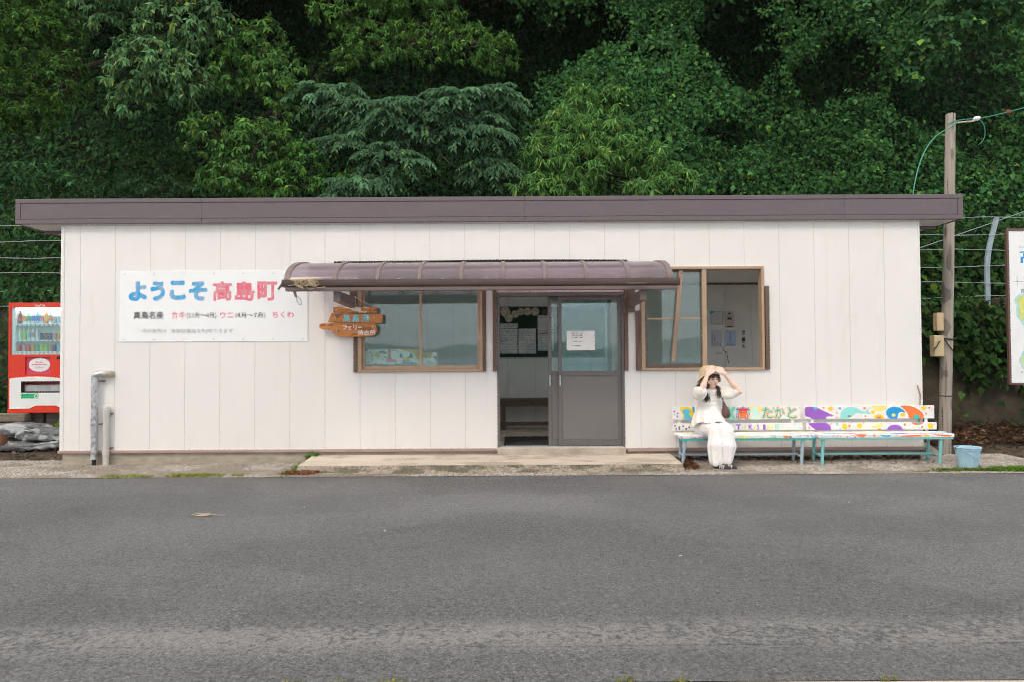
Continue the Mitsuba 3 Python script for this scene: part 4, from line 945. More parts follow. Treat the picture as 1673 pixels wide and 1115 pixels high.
mat('ink_blue', wash((0.035, 0.33, 0.66), 3.0), 0.4)
mat('ink_red', wash((0.70, 0.13, 0.20), 8.0), 0.4)
mat('ink_black', (0.02, 0.02, 0.03), 0.4)
mat('ink_grey', (0.30, 0.31, 0.32), 0.4)
mat('ink_pink', (0.62, 0.16, 0.24), 0.4)
mat('screw', (0.45, 0.45, 0.45), 0.4, metallic=0.4)
SG = thing('welcome_board', 'white welcome board lettered in blue and red Japanese on the left of the wall', 'sign')
put('board', box(-5.094, -2.649, -0.026, -0.016, 1.60, 2.53, 0.002), 'mat_sign_white', SG)


def letters(text, x0, x1, z0, z1, mat_, parent, y, bold=0.0, name='lettering', depth=0.0014):
    g = fit_text(text, x0, x1, z0, z1, bold)
    if len(text) == 1 and g.geom_type != 'Polygon' and len(g.geoms) < 6:
        return [put('brush_stroke', prism(q, y - depth, y), mat_, parent) for q in g.geoms]
    return put(name, prism(g, y - depth, y), mat_, parent)


for ch, a, b, z0 in (('よ', -4.976, -4.74, 2.142), ('う', -4.695, -4.505, 2.141), ('こ', -4.445, -4.235, 2.15), ('そ', -4.195, -3.955, 2.14)):
    letters(ch, a, b, z0, z0 + 0.255, 'mat_ink_blue', SG, -0.0262, 0.058)
for ch, a, b, z0 in (('高', -3.886, -3.635, 2.138), ('島', -3.596, -3.337, 2.136), ('町', -3.305, -3.047, 2.135)):
    letters(ch, a, b, z0, z0 + 0.255, 'mat_ink_red', SG, -0.0262, 0.036)
letters('高島名産', -4.909, -4.521, 1.908, 2.003, 'mat_ink_black', SG, -0.0262, 0.02)
letters('カキ', -4.417, -4.239, 1.908, 2.003, 'mat_ink_pink', SG, -0.0262, 0.014)
letters('(11月〜4月)', -4.22, -3.836, 1.909, 1.988, 'mat_ink_black', SG, -0.0262, 0.012)
letters('ウニ', -3.788, -3.611, 1.912, 1.996, 'mat_ink_pink', SG, -0.0262, 0.014)
letters('(4月〜7月)', -3.587, -3.199, 1.908, 1.985, 'mat_ink_black', SG, -0.0262, 0.012)
letters('ちくわ', -3.111, -2.829, 1.914, 1.996, 'mat_ink_pink', SG, -0.0262, 0.014)
letters('一夜の休憩は', -4.859, -4.48, 1.721, 1.78, 'mat_ink_grey', SG, -0.0262)
letters('漁業体験館を利用できます', -4.432, -3.618, 1.718, 1.777, 'mat_ink_grey', SG, -0.0262)
for i in range(7):
    for z in (1.64, 2.49):
        put('screw', lathe([(0, 0), (0.008, 0), (0.008, 0.003), (0, 0.004)], 10).apply_transform(trimesh.transformations.rotation_matrix(math.pi / 2, [1, 0, 0])).apply_translation((-5.03 + i * 0.386, -0.026, z)), 'mat_screw', SG)

# ================================================================ hanging wooden sign
def plank_wood(p, n, uv):
    g = fbm(p.x * 5, p.y * 30, p.z * 55, 4)
    k = smoothstep(0.72, 0.8, noise(p.x * 16 + 3, p.z * 26))
    return mix(mi.Color3f(0.56, 0.215, 0.05) * (0.65 + 0.7 * g), mi.Color3f(0.14, 0.045, 0.015), k * 0.6)


mat('plank_wood', plank_wood, 0.4, 0.5, bump=lambda p, n, uv: fbm(p.x * 5, p.y * 30, p.z * 55, 4), height=0.003)
mat('letter_sky', lambda p, n, uv: mi.Color3f(0.24, 0.60, 0.66) * (0.8 + 0.4 * noise(p.x * 60, p.z * 60)), 0.5)
mat('cord', (0.62, 0.55, 0.45), 0.8)
HS = thing('hanging_sign', 'varnished wooden sign of three planks hung under the left end of the awning', 'sign')


def plank(pts, name='plank'):
    g = Polygon(pts).buffer(-0.006).buffer(0.006, quad_segs=3)
    return put(name, cat(prism(g, -0.115, -0.081), prism(g.buffer(-0.004), -0.118, -0.115)), 'mat_plank_wood', HS)


plank([(-2.298, 1.971), (-1.742, 1.968), (-1.739, 2.039), (-2.298, 2.043)])
plank([(-2.321, 1.962), (-1.666, 1.95), (-1.67, 1.835), (-2.367, 1.847)])
hand = [(-2.294, 1.835), (-1.793, 1.832), (-1.762, 1.818), (-1.743, 1.792), (-1.738, 1.751), (-1.743, 1.714), (-1.767, 1.685), (-1.809, 1.665), (-1.981, 1.66), (-2.21, 1.662), (-2.262, 1.681), (-2.309, 1.714), (-2.299, 1.735), (-2.278, 1.751),
        (-2.356, 1.753), (-2.429, 1.758), (-2.466, 1.772), (-2.479, 1.796), (-2.471, 1.818), (-2.445, 1.831), (-2.398, 1.833)]
plank(hand)
for ch, a, b in (('高', -2.172, -2.077), ('島', -2.052, -1.956), ('港', -1.931, -1.83)):
    letters(ch, a, b, 1.847, 1.948, 'mat_letter_sky', HS, -0.118, 0.03)
letters('フェリー', -2.172, -1.925, 1.747, 1.808, 'mat_white_paint', HS, -0.118, 0.028)
letters('待合所', -1.982, -1.754, 1.681, 1.745, 'mat_white_paint', HS, -0.118, 0.02)
cl = union_all([Point(-2.043, 2.014).buffer(0.022), Point(-2.005, 2.018).buffer(0.03), Point(-1.967, 2.013).buffer(0.028), sbox(-1.97, 1.969, -1.866, 1.985)])
bird = lambda x, z, s: LineString([(x - s, z + s * 0.25), (x - s * 0.4, z + s * 0.35), (x, z), (x + s * 0.45, z + s * 0.4), (x + s, z + s * 0.2)]).buffer(0.006)
put('painted_cloud', prism(cl, -0.1194, -0.118), 'mat_white_paint', HS)
put('painted_gulls', prism(union_all([bird(-2.137, 2.027, 0.03), bird(-2.069, 2.02, 0.03), bird(-1.871, 2.027, 0.03)]), -0.1194, -0.118), 'mat_white_paint', HS)
for x, (z0, z1) in ((-2.257, (1.996, 2.023)), (-1.788, (1.99, 2.016)), (-2.273, (1.876, 1.923)), (-1.772, (1.883, 1.933)), (-2.257, (1.714, 1.782)), (-1.793, (1.771, 1.808))):
    put('cord', box(x - 0.005, x + 0.005, -0.122, -0.118, z0, z1, 0.002), 'mat_cord', HS)
for x in (-2.268, -1.783):
    put('cord', tube([(x, -0.098, 1.964), (x, -0.098, 1.975)], 0.005, 6), 'mat_cord', HS)
    put('cord', tube([(x, -0.098, 1.829), (x, -0.098, 1.855)], 0.005, 6), 'mat_cord', HS)
put('hanging_cord', tube([(-1.762, -0.098, 2.037), (-1.94, -0.11, 2.12), (-2.005, -0.13, 2.168), (-2.095, -0.13, 2.168), (-2.14, -0.11, 2.10), (-2.283, -0.098, 2.037)], 0.006, 6), 'mat_cord', HS)
put('hanging_cord', tube([(-2.005, -0.14, 2.168), (-2.004, -0.12, 2.05), (-2.06, -0.115, 2.03)], 0.005, 6), 'mat_cord', HS)

# rope and clip on the gutter end
rng = np.random.default_rng(5)
strands = []
for k in range(26):
    x = -2.55 + 0.30 * rng.random()
    pts = [(x, -1.06, 2.30), (x + rng.normal(0, 0.02), -1.095, 2.29), (x + rng.normal(0, 0.03), -1.10, 2.265), (x + rng.normal(0, 0.05), -1.098, 2.24 - 0.05 * rng.random())]
    strands.append(tube(spline(pts, 7), 0.0042, 5))
strands.append(tube(spline([(-2.57, -1.08, 2.297), (-2.45, -1.096, 2.285), (-2.3, -1.092, 2.296), (-2.2, -1.085, 2.295)], 12), 0.008, 6))
single('frayed_rope', cat(*strands), mat('rope', lambda p, n, uv: mi.Color3f(0.42, 0.34, 0.22) * (0.6 + 0.8 * noise(p.x * 90, p.y * 90, p.z * 90)), 0.9), 'frayed tan rope tied over the left end of the awning gutter', 'rope', kind='stuff')
CB = thing('spring_clip', 'dark strap and steel spring clip dangling below the left end of the awning', 'clip')
put('strap', hull([(x, y, z) for x, z in ((-2.545, 2.165), (-2.515, 2.165), (-2.50, 2.10), (-2.525, 2.095)) for y in (-1.02, -1.005)]), 'mat_bronze_dark', CB)
ang = np.linspace(0, 2 * np.pi, 25)
ring = np.stack([0.022 * np.cos(ang), 0 * ang, 0.05 * np.sin(ang)], 1)
m = tube(ring, 0.006, 7, cap=False)
m = turn(m, -25, [0, 1, 0])
m.apply_translation((-2.478, -1.012, 2.055))
put('clip_ring', m, 'mat_galvanised', CB)

# ================================================================ inside the waiting room
mat('board_green', (0.006, 0.035, 0.018), 0.8)


def printed(p, n, uv):
    row = dr.floor(p.z / 0.021)
    fr = p.z / 0.021 - row
    on = dr.select((cell_rand(dr.floor(p.x / 0.017), row) > 0.33) & (fr > 0.3) & (fr < 0.78) & (cell_rand(row, 5) > 0.2), 1.0, 0.0)
    pic = smoothstep(0.5, 0.58, noise(p.x * 7 + 2, p.z * 9))
    hue = mi.Color3f(0.25 + 0.5 * noise(p.x * 5, p.z * 5), 0.36 + 0.3 * noise(p.x * 6 + 9, p.z * 5), 0.5 + 0.3 * noise(p.x * 5, p.z * 6 + 4))
    c = mix(mi.Color3f(0.80, 0.82, 0.84), hue, pic * 0.5)
    return mix(c, mi.Color3f(0.2, 0.2, 0.26), on * 0.55)


def printed_plain(p, n, uv):
    row = dr.floor(p.z / 0.030)
    fr = p.z / 0.030 - row
    on = dr.select((cell_rand(dr.floor(p.x / 0.014), row) > 0.3) & (fr > 0.3) & (fr < 0.75) & (cell_rand(row, 3) > 0.3) & (noise(p.x * 7, p.z * 5) > 0.42), 1.0, 0.0)
    return mix(mi.Color3f(0.78, 0.80, 0.79), mi.Color3f(0.10, 0.14, 0.16), on * 0.8)


def printed_columns(p, n, uv):
    col = dr.floor(p.x / 0.045)
    fr = p.x / 0.045 - col
    on = dr.select((fr > 0.35) & (fr < 0.62) & (cell_rand(dr.floor(p.z / 0.016), col) > 0.3) & (noise(p.x * 9, p.z * 6) > 0.4), 1.0, 0.0)
    return mix(mi.Color3f(0.62, 0.68, 0.80), mi.Color3f(0.10, 0.12, 0.22), on * 0.8)


mat('printed', printed, 0.6)
mat('printed_plain', printed_plain, 0.6)
mat('printed_columns', printed_columns, 0.6)
NB = thing('notice_board', 'dark green notice board with pale metal rim on the far wall inside the door', 'notice board')
put('panel', box(-0.24, 1.545, 2.728, 2.748, 1.375, 2.225), 'mat_board_green', NB)
put('rim', cat(box(-0.252, 1.557, 2.72, 2.748, 1.352, 1.3745, 0.002), box(-0.252, 1.557, 2.72, 2.748, 2.2255, 2.243, 0.002), box(1.5455, 1.557, 2.72, 2.748, 1.3748, 2.2252, 0.001)), 'mat_galvanised', NB)
G1 = 'notices pinned to the green board'
for x0, x1, z0, z1, lb, mt in (
        (-0.207, 0.099, 1.876, 1.955, 'narrow printed strip, topmost at the left of the green board', 'mat_printed'),
        (-0.199, 0.093, 1.657, 1.866, 'printed sheet, upper left of the four on the green board', 'mat_printed'),
        (0.107, 0.402, 1.656, 1.866, 'printed sheet, upper right of the four on the green board', 'mat_printed'),
        (-0.199, 0.091, 1.434, 1.648, 'printed sheet with blue picture, lower left of the four on the green board', 'mat_printed'),
        (0.106, 0.402, 1.432, 1.648, 'printed sheet, lower right of the four on the green board', 'mat_printed'),
        (0.431, 0.70, 1.786, 2.086, 'tall printed notice, upper of the two beside the sliding door edge', 'mat_printed'),
        (0.431, 0.70, 1.48, 1.778, 'tall printed notice, lower of the two beside the sliding door edge', 'mat_printed'),
        (0.506, 0.70, 2.101, 2.185, 'small brownish card at the top of the green board', 'mat_bench_wood')):
    single('notice', box(x0, x1, 2.7245, 2.727, z0, z1), mt, lb, 'notice', G1)
mat('paper_lace', lambda p, n, uv: mi.Color3f(0.66, 0.60, 0.50) * (0.6 + 0.6 * noise(p.x * 40, p.z * 40)), 0.8)
GL = thing('paper_garland', 'garland of pale round paper fans across the top of the green board', 'garland')
for x, z, r in ((-0.11, 2.147, 0.085), (-0.05, 2.045, 0.07), (0.055, 2.11, 0.065), (0.15, 2.15, 0.06), (0.262, 2.15, 0.066), (0.39, 2.15, 0.07)):
    a = np.linspace(0, 2 * np.pi, 33)[:-1]
    rr = r * (1 + 0.06 * np.cos(a * 10))
    v = np.concatenate([np.stack([x + rr * np.cos(a), 2.712 - 0.008 * (np.arange(32) % 2), z + rr * np.sin(a)], 1), [[x, 2.704, z]]])
    i = np.arange(32)
    put('paper_fan', trimesh.Trimesh(v, np.stack([i, (i + 1) % 32, i * 0 + 32], 1), process=False), 'mat_paper_lace', GL)
IB = thing('wooden_bench', 'low dark brown wooden bench against the far wall inside the door', 'bench')
for y0, y1 in ((2.18, 2.30), (2.31, 2.43), (2.44, 2.56)):
    put('seat_plank', box(-0.23, 1.75, y0, y1, 0.655, 0.70, 0.005), 'mat_bench_wood', IB)
put('apron', box(-0.21, 1.73, 2.20, 2.225, 0.585, 0.652, 0.004), 'mat_bench_wood', IB)
put('stretcher', box(-0.21, 1.73, 2.22, 2.26, 0.275, 0.335, 0.004), 'mat_bench_wood', IB)
for x in (-0.185, 1.64):
    for y in (2.19, 2.50):
        put('leg', box(x, x + 0.075, y + (0.036 if y < 2.3 else 0), y + 0.1, 0.212, 0.652, 0.004), 'mat_bench_wood', IB)
single('door_mat', box(-0.112, 0.95, 0.12, 1.15, 0.2105, 0.2225, 0.004), 'mat_rubber', 'black ribbed rubber mat on the floor inside the open door', 'mat')

single('door_notice', box(0.712, 1.08, 0.010, 0.0125, 1.459, 1.725), 'mat_printed_plain', 'white printed notice taped behind the sliding door glass', 'notice')
PG = 'papers on the far wall seen through the open window'
P1 = thing('poster', 'poster with a blue corner, upper left on the wall seen through the open window', 'poster', PG)
put('sheet', box(3.322, 3.546, 2.7455, 2.748, 1.916, 2.144), mat('poster_white', (0.64, 0.68, 0.70), 0.5), P1)
put('corner', prism(Polygon([(3.322, 2.144), (3.415, 2.144), (3.322, 2.08)]), 2.744, 2.7455), mat('poster_blue', (0.05, 0.32, 0.48), 0.5), P1)
put('border', prism(sbox(3.33, 1.924, 3.538, 2.136).difference(sbox(3.337, 1.931, 3.531, 2.129)).difference(sbox(3.3, 2.06, 3.43, 2.2)), 2.744, 2.7455), 'mat_ink_grey', P1)
P2 = thing('poster', 'pinkish poster with a dark heading, upper right on the wall seen through the open window', 'poster', PG)
put('sheet', box(3.57, 3.727, 2.7455, 2.748, 1.86, 2.137), mat('poster_pale', (0.66, 0.60, 0.58), 0.5), P2)
put('print', prism(union_all([sbox(3.575, 2.043, 3.722, 2.049), sbox(3.61, 2.0, 3.685, 2.032), sbox(3.60, 1.875, 3.70, 1.89), Point(3.648, 2.10).buffer(0.02)]), 2.744, 2.7455), 'mat_ink_black', P2)
single('poster', box(3.335, 3.519, 2.7455, 2.748, 1.535, 1.829), 'mat_printed_columns', 'pale sheet of vertical writing, lower left on the wall seen through the open window', 'poster', PG)
single('poster', box(3.567, 3.751, 2.7455, 2.748, 1.54, 1.822), mat('poster_lilac', lambda p, n, uv: printed_columns(p + mi.Vector3f(0.013, 0, 0.3), n, uv) * mi.Color3f(0.85, 0.95, 1.1), 0.6), 'bluer sheet of vertical writing, lower right on the wall seen through the open window', 'poster', PG)
WT = thing('wall_lettering', 'black vertical lettering on the far wall right of the posters', 'lettering')
for k, (ch, z1) in enumerate((('待', 1.815), ('ニ', 1.75), ('ー', 1.69), ('利', 1.635), ('所', 1.56))):
    letters(ch, 3.852, 3.905, z1 - 0.055, z1, 'mat_ink_black', WT, 2.749, 0.02)
scr = [[(3.53, 1.53), (3.54, 1.50), (3.535, 1.47), (3.57, 1.45), (3.60, 1.43), (3.59, 1.39), (3.61, 1.36), (3.60, 1.32), (3.63, 1.28), (3.62, 1.24)], [(3.42, 1.42), (3.47, 1.425), (3.52, 1.42)]]
single('pencil_scrawl', prism(union_all([LineString(s).buffer(0.004) for s in scr]), 2.7475, 2.749), 'mat_ink_black', 'thin black scrawl on the far wall below the posters', 'scrawl')

# painted boards standing inside the left window
def mural(p, n, uv):
    f = fbm(p.x * 14, p.z * 30, 0, 3)
    wave = smoothstep(0.0, 0.02, 0.055 + 0.03 * dr.sin(p.x * 22) * noise(p.x * 4, 3.0) - (p.z - 1.26))
    lines = smoothstep(0.62, 0.68, fbm(p.x * 30, p.z * 34, 0, 3))
    dab = smoothstep(0.60, 0.66, noise(p.x * 13, p.z * 12 + 2))
    c = mix(mi.Color3f(0.80, 0.76, 0.70), mi.Color3f(0.05, 0.09, 0.12), lines * 0.8)
    hue = dr.select(noise(p.x * 4, 7.0) > 0.55, mi.Color3f(0.6, 0.12, 0.1), mi.Color3f(0.62, 0.38, 0.06))
    c = mix(c, hue, dab * 0.75)
    return mix(c, mix(mi.Color3f(0.16, 0.33, 0.42), mi.Color3f(0.65, 0.7, 0.7), smoothstep(0.5, 0.56, f)), wave * 0.85)


mat('mural', mural, 0.6)
single('painted_board', box(-1.942, -1.21, 0.13, 0.15, 1.275, 1.49, 0.003), 'mat_mural', 'long cream board painted with waves and figures inside the left window', 'painted board')
single('painted_board', box(-1.185, -0.985, 0.10, 0.118, 1.262, 1.44, 0.003), 'mat_mural', 'short cream painted board right of the mullion inside the left window', 'painted board')
single('window_shelf', box(-2.0, -0.42, 0.108, 0.32, 1.21, 1.255, 0.004), 'mat_interior_dark', 'dark shelf inside the left window under the painted boards', 'shelf')
single('leaning_plank', turn(box(2.118, 2.174, -0.028, -0.010, 1.305, 2.51, 0.003), 5.3, [0, 1, 0], (2.146, 0, 1.9)), mat('plank_brown', lambda p, n, uv: mi.Color3f(0.33, 0.225, 0.16) * (0.7 + 0.6 * fbm(p.x * 50, p.y, p.z * 4, 3)), 0.5), 'narrow brown plank leaning across the left pane of the right window', 'plank')

# ================================================================ pipes on the wall
def dents(m, amp, seed, s=22):
    n = m.vertex_normals
    m.vertices = m.vertices + n * ((meshkit.fbm(m.vertices * s, 3, seed) - 0.5) * amp)[:, None]
    return m


LP = thing('lagged_pipe', 'tall pipe wrapped in dented silver foil with an elbow at its top', 'pipe')
foil = lambda p, n, uv: mix(mi.Color3f(0.55, 0.56, 0.57), mi.Color3f(0.40, 0.46, 0.50), smoothstep(0.5, 0.66, fbm(p.x * 40, p.y * 40, p.z * 9, 3))) * (0.7 + 0.5 * noise(p.x * 70, p.y * 70, p.z * 30))
mat('foil', foil, 0.35, 0.5, metallic=0.6)
mat('lagging', lambda p, n, uv: mi.Color3f(0.40, 0.355, 0.30) * (0.7 + 0.6 * fbm(p.x * 30, p.y * 30, p.z * 20, 3)), 0.7)
body = tube(np.stack([np.linspace(-5.378, -5.372, 60), np.full(60, -0.085), np.linspace(0.09, 1.13, 60)], 1), 0.042, 18)
put('jacket', dents(body, 0.022, 3), 'mat_foil', LP, smooth=35)
el = tube(spline([(-5.372, -0.085, 1.12), (-5.366, -0.085, 1.165), (-5.33, -0.083, 1.183), (-5.25, -0.08, 1.184)], 24), 0.041, 18)
put('elbow', dents(el, 0.02, 5), 'mat_foil', LP, smooth=35)
put('end_cap', dents(tube(spline([(-5.25, -0.08, 1.184), (-5.21, -0.07, 1.184), (-5.19, -0.03, 1.184), (-5.19, -0.016, 1.184)], 14), 0.042, 16), 0.012, 6), 'mat_lagging', LP, smooth=35)
put('pipe_foot', tube([(-5.378, -0.085, 0.0), (-5.378, -0.085, 0.1)], 0.024, 12), 'mat_black', LP)
for z in (1.085, 0.53):
    put('clamp', box(-5.335, -5.27, -0.07, -0.0145, z, z + 0.018, 0.003), 'mat_bronze_dark', LP)
VP = thing('vent_pipe', 'short grey plastic pipe with a domed cap beside the foil pipe', 'pipe')
put('pipe', tube([(-5.23, -0.075, 0.0), (-5.23, -0.075, 0.3), (-5.23, -0.075, 0.70)], 0.037, 20), 'mat_pvc', VP, smooth=35)
put('cap', lathe([(0.044, 0.66), (0.044, 0.715), (0.041, 0.75), (0.03, 0.77), (0, 0.778)], 20, (-5.23, -0.075, 0)), 'mat_pvc', VP, smooth=35)
put('collar', lathe([(0.037, 0.13), (0.043, 0.135), (0.043, 0.20), (0.037, 0.205)], 20, (-5.23, -0.075, 0)), 'mat_pvc', VP, smooth=35)
for z in (0.22, 0.665):
    put('clamp', box(-5.20, -5.165, -0.06, -0.0145, z, z + 0.016, 0.003), 'mat_bronze_dark', VP)

# ================================================================ vending machine behind the left end
mat('vending_red', lambda p, n, uv: mi.Color3f(0.66, 0.035, 0.008) * (0.93 + 0.12 * fbm(p.x * 6, p.y, p.z * 6, 3)), 0.35, 0.5)
mat('vending_white', (0.74, 0.77, 0.78), 0.35)
mat('vending_inner', (0.78, 0.82, 0.83), 0.5)
mat('price_dark', (0.06, 0.10, 0.2), 0.4)
mat('vending_pink', (0.55, 0.06, 0.12), 0.5)
mat('vending_green', (0.02, 0.38, 0.17), 0.5)
VM = thing('vending_machine', 'red and white drinks vending machine behind the left end of the building', 'vending machine')
x0, x1, yf, yb, z0, z1 = -8.303, -7.20, 2.55, 3.30, 0.504, 2.333
body = cat(box(x0, x1, yf + 0.17, yb, z0 + 0.02, z1, 0.008), box(x0, x0 + 0.042, yf, yf + 0.168, z0 + 0.04, z1, 0.006), box(x1 - 0.042, x1, yf, yf + 0.168, z0 + 0.04, z1, 0.006),
           box(x0 + 0.0425, x1 - 0.0425, yf, yf + 0.168, 2.253, z1 - 0.001, 0.004))
BD = put('body', body, 'mat_vending_red', VM)
DR = put('front', prism(sbox(x0 + 0.0425, z0 + 0.042, x1 - 0.0425, 1.46).difference(union_all([sbox(-8.021, 1.134, -7.605, 1.419), sbox(-8.078, 0.833, -7.32, 1.017)])), yf, yf + 0.168), 'mat_vending_red', VM)
put('plinth', box(x0 - 0.004, x1 + 0.004, yf - 0.01, yf + 0.16, z0 - 0.004, z0 + 0.038, 0.004), 'mat_vending_red', VM)
wave = [(-8.272, 1.068)] + [(x, 1.068 + 0.030 * math.sin((x + 8.272) / 0.85 * math.pi)) for x in np.linspace(-8.2, -7.43, 12)] + [(-7.25, 1.06), (-7.25, 0.62), (-7.42, 0.60)] + [(x, 0.57 + 0.05 * min(1, max(0, math.sin((x + 7.95) / 0.55 * math.pi) * 1.6))) for x in np.linspace(-7.42, -7.95, 12)] + [(-8.272, 0.565)]
put('lower_panel', prism(Polygon(wave).buffer(0).difference(sbox(-8.078, 0.833, -7.32, 1.017).buffer(0.004)), yf - 0.004, yf - 0.0003), 'mat_vending_white', VM)
DS = put('display', cat(box(x0 + 0.043, x1 - 0.043, yf + 0.15, yf + 0.168, 1.461, 2.252), box(x0 + 0.043, x0 + 0.1, yf + 0.03, yf + 0.149, 1.461, 2.252), box(x0 + 0.1005, x1 - 0.043, yf + 0.03, yf + 0.149, 1.461, 1.478)), 'mat_vending_inner', VM)
put('pane', prism_sheet(x0 + 0.043, x1 - 0.043, 1.461, 2.252, yf + 0.012), 'mat_glass', DS)
lamp = box(x0 + 0.11, x1 - 0.05, yf + 0.05, yf + 0.07, 2.232, 2.248)
k = put('lamp', lamp, 'mat_white_paint', DS)
scene[k]['emitter'] = {'type': 'area', 'radiance': {'type': 'rgb', 'value': [2.2, 2.4, 2.45]}}
DRINK = {}


def drink_mat(c):
    if c not in DRINK:
        DRINK[c] = mat(f'drink_label_{len(DRINK)}', c, 0.3)
    return DRINK[c]


red, dkr, org, grn, lgr, blu, lbl, pnk, yel, tan, nav, brn, gry, clr = ((0.6, 0.03, 0.03), (0.10, 0.015, 0.015), (0.75, 0.30, 0.05), (0.02, 0.40, 0.16), (0.40, 0.62, 0.10), (0.05, 0.22, 0.62), (0.25, 0.55, 0.75), (0.62, 0.25, 0.35),
                                                                       (0.75, 0.55, 0.06), (0.50, 0.33, 0.18), (0.02, 0.05, 0.16), (0.14, 0.06, 0.03), (0.35, 0.42, 0.46), (0.62, 0.72, 0.70))
rows = ((1.995, 0.205, 'b', [(dkr, red), (clr, org), (clr, grn), (clr, blu), (lbl, blu), (clr, pnk), (org, yel), (clr, org)], [gry, lbl, gry, lbl, gry]),
        (1.722, 0.205, 'b', [(clr, clr), (lgr, lgr), (clr, lbl), (clr, pnk), (clr, clr)], [nav, brn, nav, tan, org, grn, lbl, gry]),
        (1.520, 0.125, 'c', [], [red, pnk, red, org, grn, lgr, lgr, tan, nav, lbl, nav, blu, lbl]))
for zs, h, kind, bottles, cans in rows:
    SH = put('shelf', box(x0 + 0.105, x1 - 0.048, yf + 0.035, yf + 0.149, zs - 0.045, zs - 0.004, 0.002), 'mat_vending_white', DS)
    n = 13
    for k in range(n):
        x = -8.165 + 0.0722 * k
        put('price_button', box(x - 0.014, x + 0.014, yf + 0.031, yf + 0.0345, zs - 0.044, zs - 0.031), 'mat_price_dark', DS)
        put('price_label', box(x - 0.018, x + 0.018, yf + 0.031, yf + 0.0345, zs - 0.022, zs - 0.012), drink_mat(lbl if k < 7 else (0.6, 0.1, 0.16)), DS)
        if k < len(bottles):
            liq, lab = bottles[k]
            b = put('bottle', lathe([(0, 0), (0.026, 0), (0.028, 0.01), (0.028, h * 0.6), (0.022, h * 0.75), (0.011, h * 0.88), (0.011, h), (0, h)], 14, (x, yf + 0.09, zs - 0.003)), drink_mat(liq), VM, smooth=40)
            put('label', lathe([(0.0286, h * 0.22), (0.0286, h * 0.6)], 14, (x, yf + 0.09, zs - 0.003)), drink_mat(lab), b, smooth=40)
        elif k - len(bottles) < len(cans):
            c = cans[k - len(bottles)]
            put('can', lathe([(0, 0), (0.024, 0), (0.028, 0.008), (0.028, 0.105), (0.024, 0.115), (0, 0.115)], 14, (x, yf + 0.09, zs - 0.003)), drink_mat(c), VM, smooth=40)
put('notice_recess', box(-8.021, -7.605, yf + 0.03, yf + 0.04, 1.134, 1.419), 'mat_vending_pink', VM)
ov = affinity.scale(Point(-7.80, 1.29).buffer(1, quad_segs=16), 0.175, 0.115)
NT = put('oval_notice', prism(ov, yf + 0.026, yf + 0.0298), 'mat_vending_white', VM)
put('print', prism(union_all([sbox(-7.87, 1.325, -7.74, 1.34), sbox(-7.93, 1.285, -7.68, 1.30), sbox(-7.87, 1.245, -7.74, 1.257)]), yf + 0.0246, yf + 0.026), 'mat_ink_pink', NT)
put('slot_flap', box(-8.06, -7.33, yf + 0.05, yf + 0.07, 0.85, 0.96, 0.004), 'mat_galvanised', VM)
put('slot_frame', prism(sbox(-8.078, 0.833, -7.32, 1.017).difference(sbox(-8.062, 0.847, -7.336, 1.003)), yf - 0.008, yf + 0.06), 'mat_black', VM)
gl = put('recycling_label', box(-8.076, -7.793, yf - 0.0065, yf - 0.0045, 0.738, 0.818), 'mat_vending_green', VM)
put('emblem', prism(Point(-7.828, 0.778).buffer(0.032).difference(Point(-7.828, 0.778).buffer(0.02)), yf - 0.0078, yf - 0.0065), 'mat_white_paint', gl)
letters('Coca-Cola', -7.868, -7.70, 2.268, 2.308, 'mat_white_paint', VM, yf - 0.0002, 0.02)
put('coin_panel', box(-7.497, -7.36, yf - 0.006, yf - 0.0003, 1.381, 1.431, 0.001), 'mat_black', VM)

# what the machine stands on, and the bundles in front
mat('old_timber', lambda p, n, uv: mi.Color3f(0.19, 0.165, 0.125) * (0.4 + 1.2 * fbm(p.x * 6, p.y * 30, p.z * 30, 4)), 0.9, 0.2)
BG = 'old timber blocks under the vending machine'
for i, (a, b, c, d, z0_, z1_, lb) in enumerate((
        (-8.95, -7.95, 2.45, 2.62, 0.36, 0.495, 'upper old timber block left of the vending machine base'), (-8.9, -7.9, 2.42, 2.60, 0.20, 0.345, 'middle old timber block left of the vending machine base'),
        (-8.9, -7.85, 2.40, 2.6, 0.0, 0.19, 'lowest old timber block left of the vending machine base'), (-7.8, -7.1, 2.75, 3.2, 0.0, 0.495, 'dark block under the right side of the vending machine'),
        (-8.25, -7.85, 2.75, 3.2, 0.0, 0.495, 'dark block under the left side of the vending machine'))):
    single('timber_block', box(a, b, c, d, z0_, z1_, 0.012), 'mat_old_timber', lb, 'timber block', BG)
mat('tarp', lambda p, n, uv: mix(mi.Color3f(0.13, 0.14, 0.145), mi.Color3f(0.36, 0.39, 0.40), smoothstep(0.5, 0.62, fbm(p.x * 5, p.y * 5, p.z * 6, 4))) * (0.6 + 0.6 * fbm(p.x * 22, p.y * 22, p.z * 22, 3)), 0.6, 0.4)


def bundle(cx, cy, cz, lx, ly, lz, rot, seed):
    m = trimesh.creation.icosphere(4)
    v = m.vertices
    v = np.sign(v) * np.abs(v) ** 0.45
    v = v * [lx, ly, lz]
    v = v + (meshkit.fbm(v * [5, 5, 9] + seed, 4, seed)[:, None] - 0.5) * np.array([0.1, 0.12, 0.14]) + (meshkit.fbm(v * [16, 16, 22] + seed, 3, seed + 1)[:, None] - 0.5) * 0.05
    m = trimesh.Trimesh(v, m.faces, process=False)
    turn(m, rot, [0, 0, 1])
    m.apply_translation((cx, cy, cz))
    return m


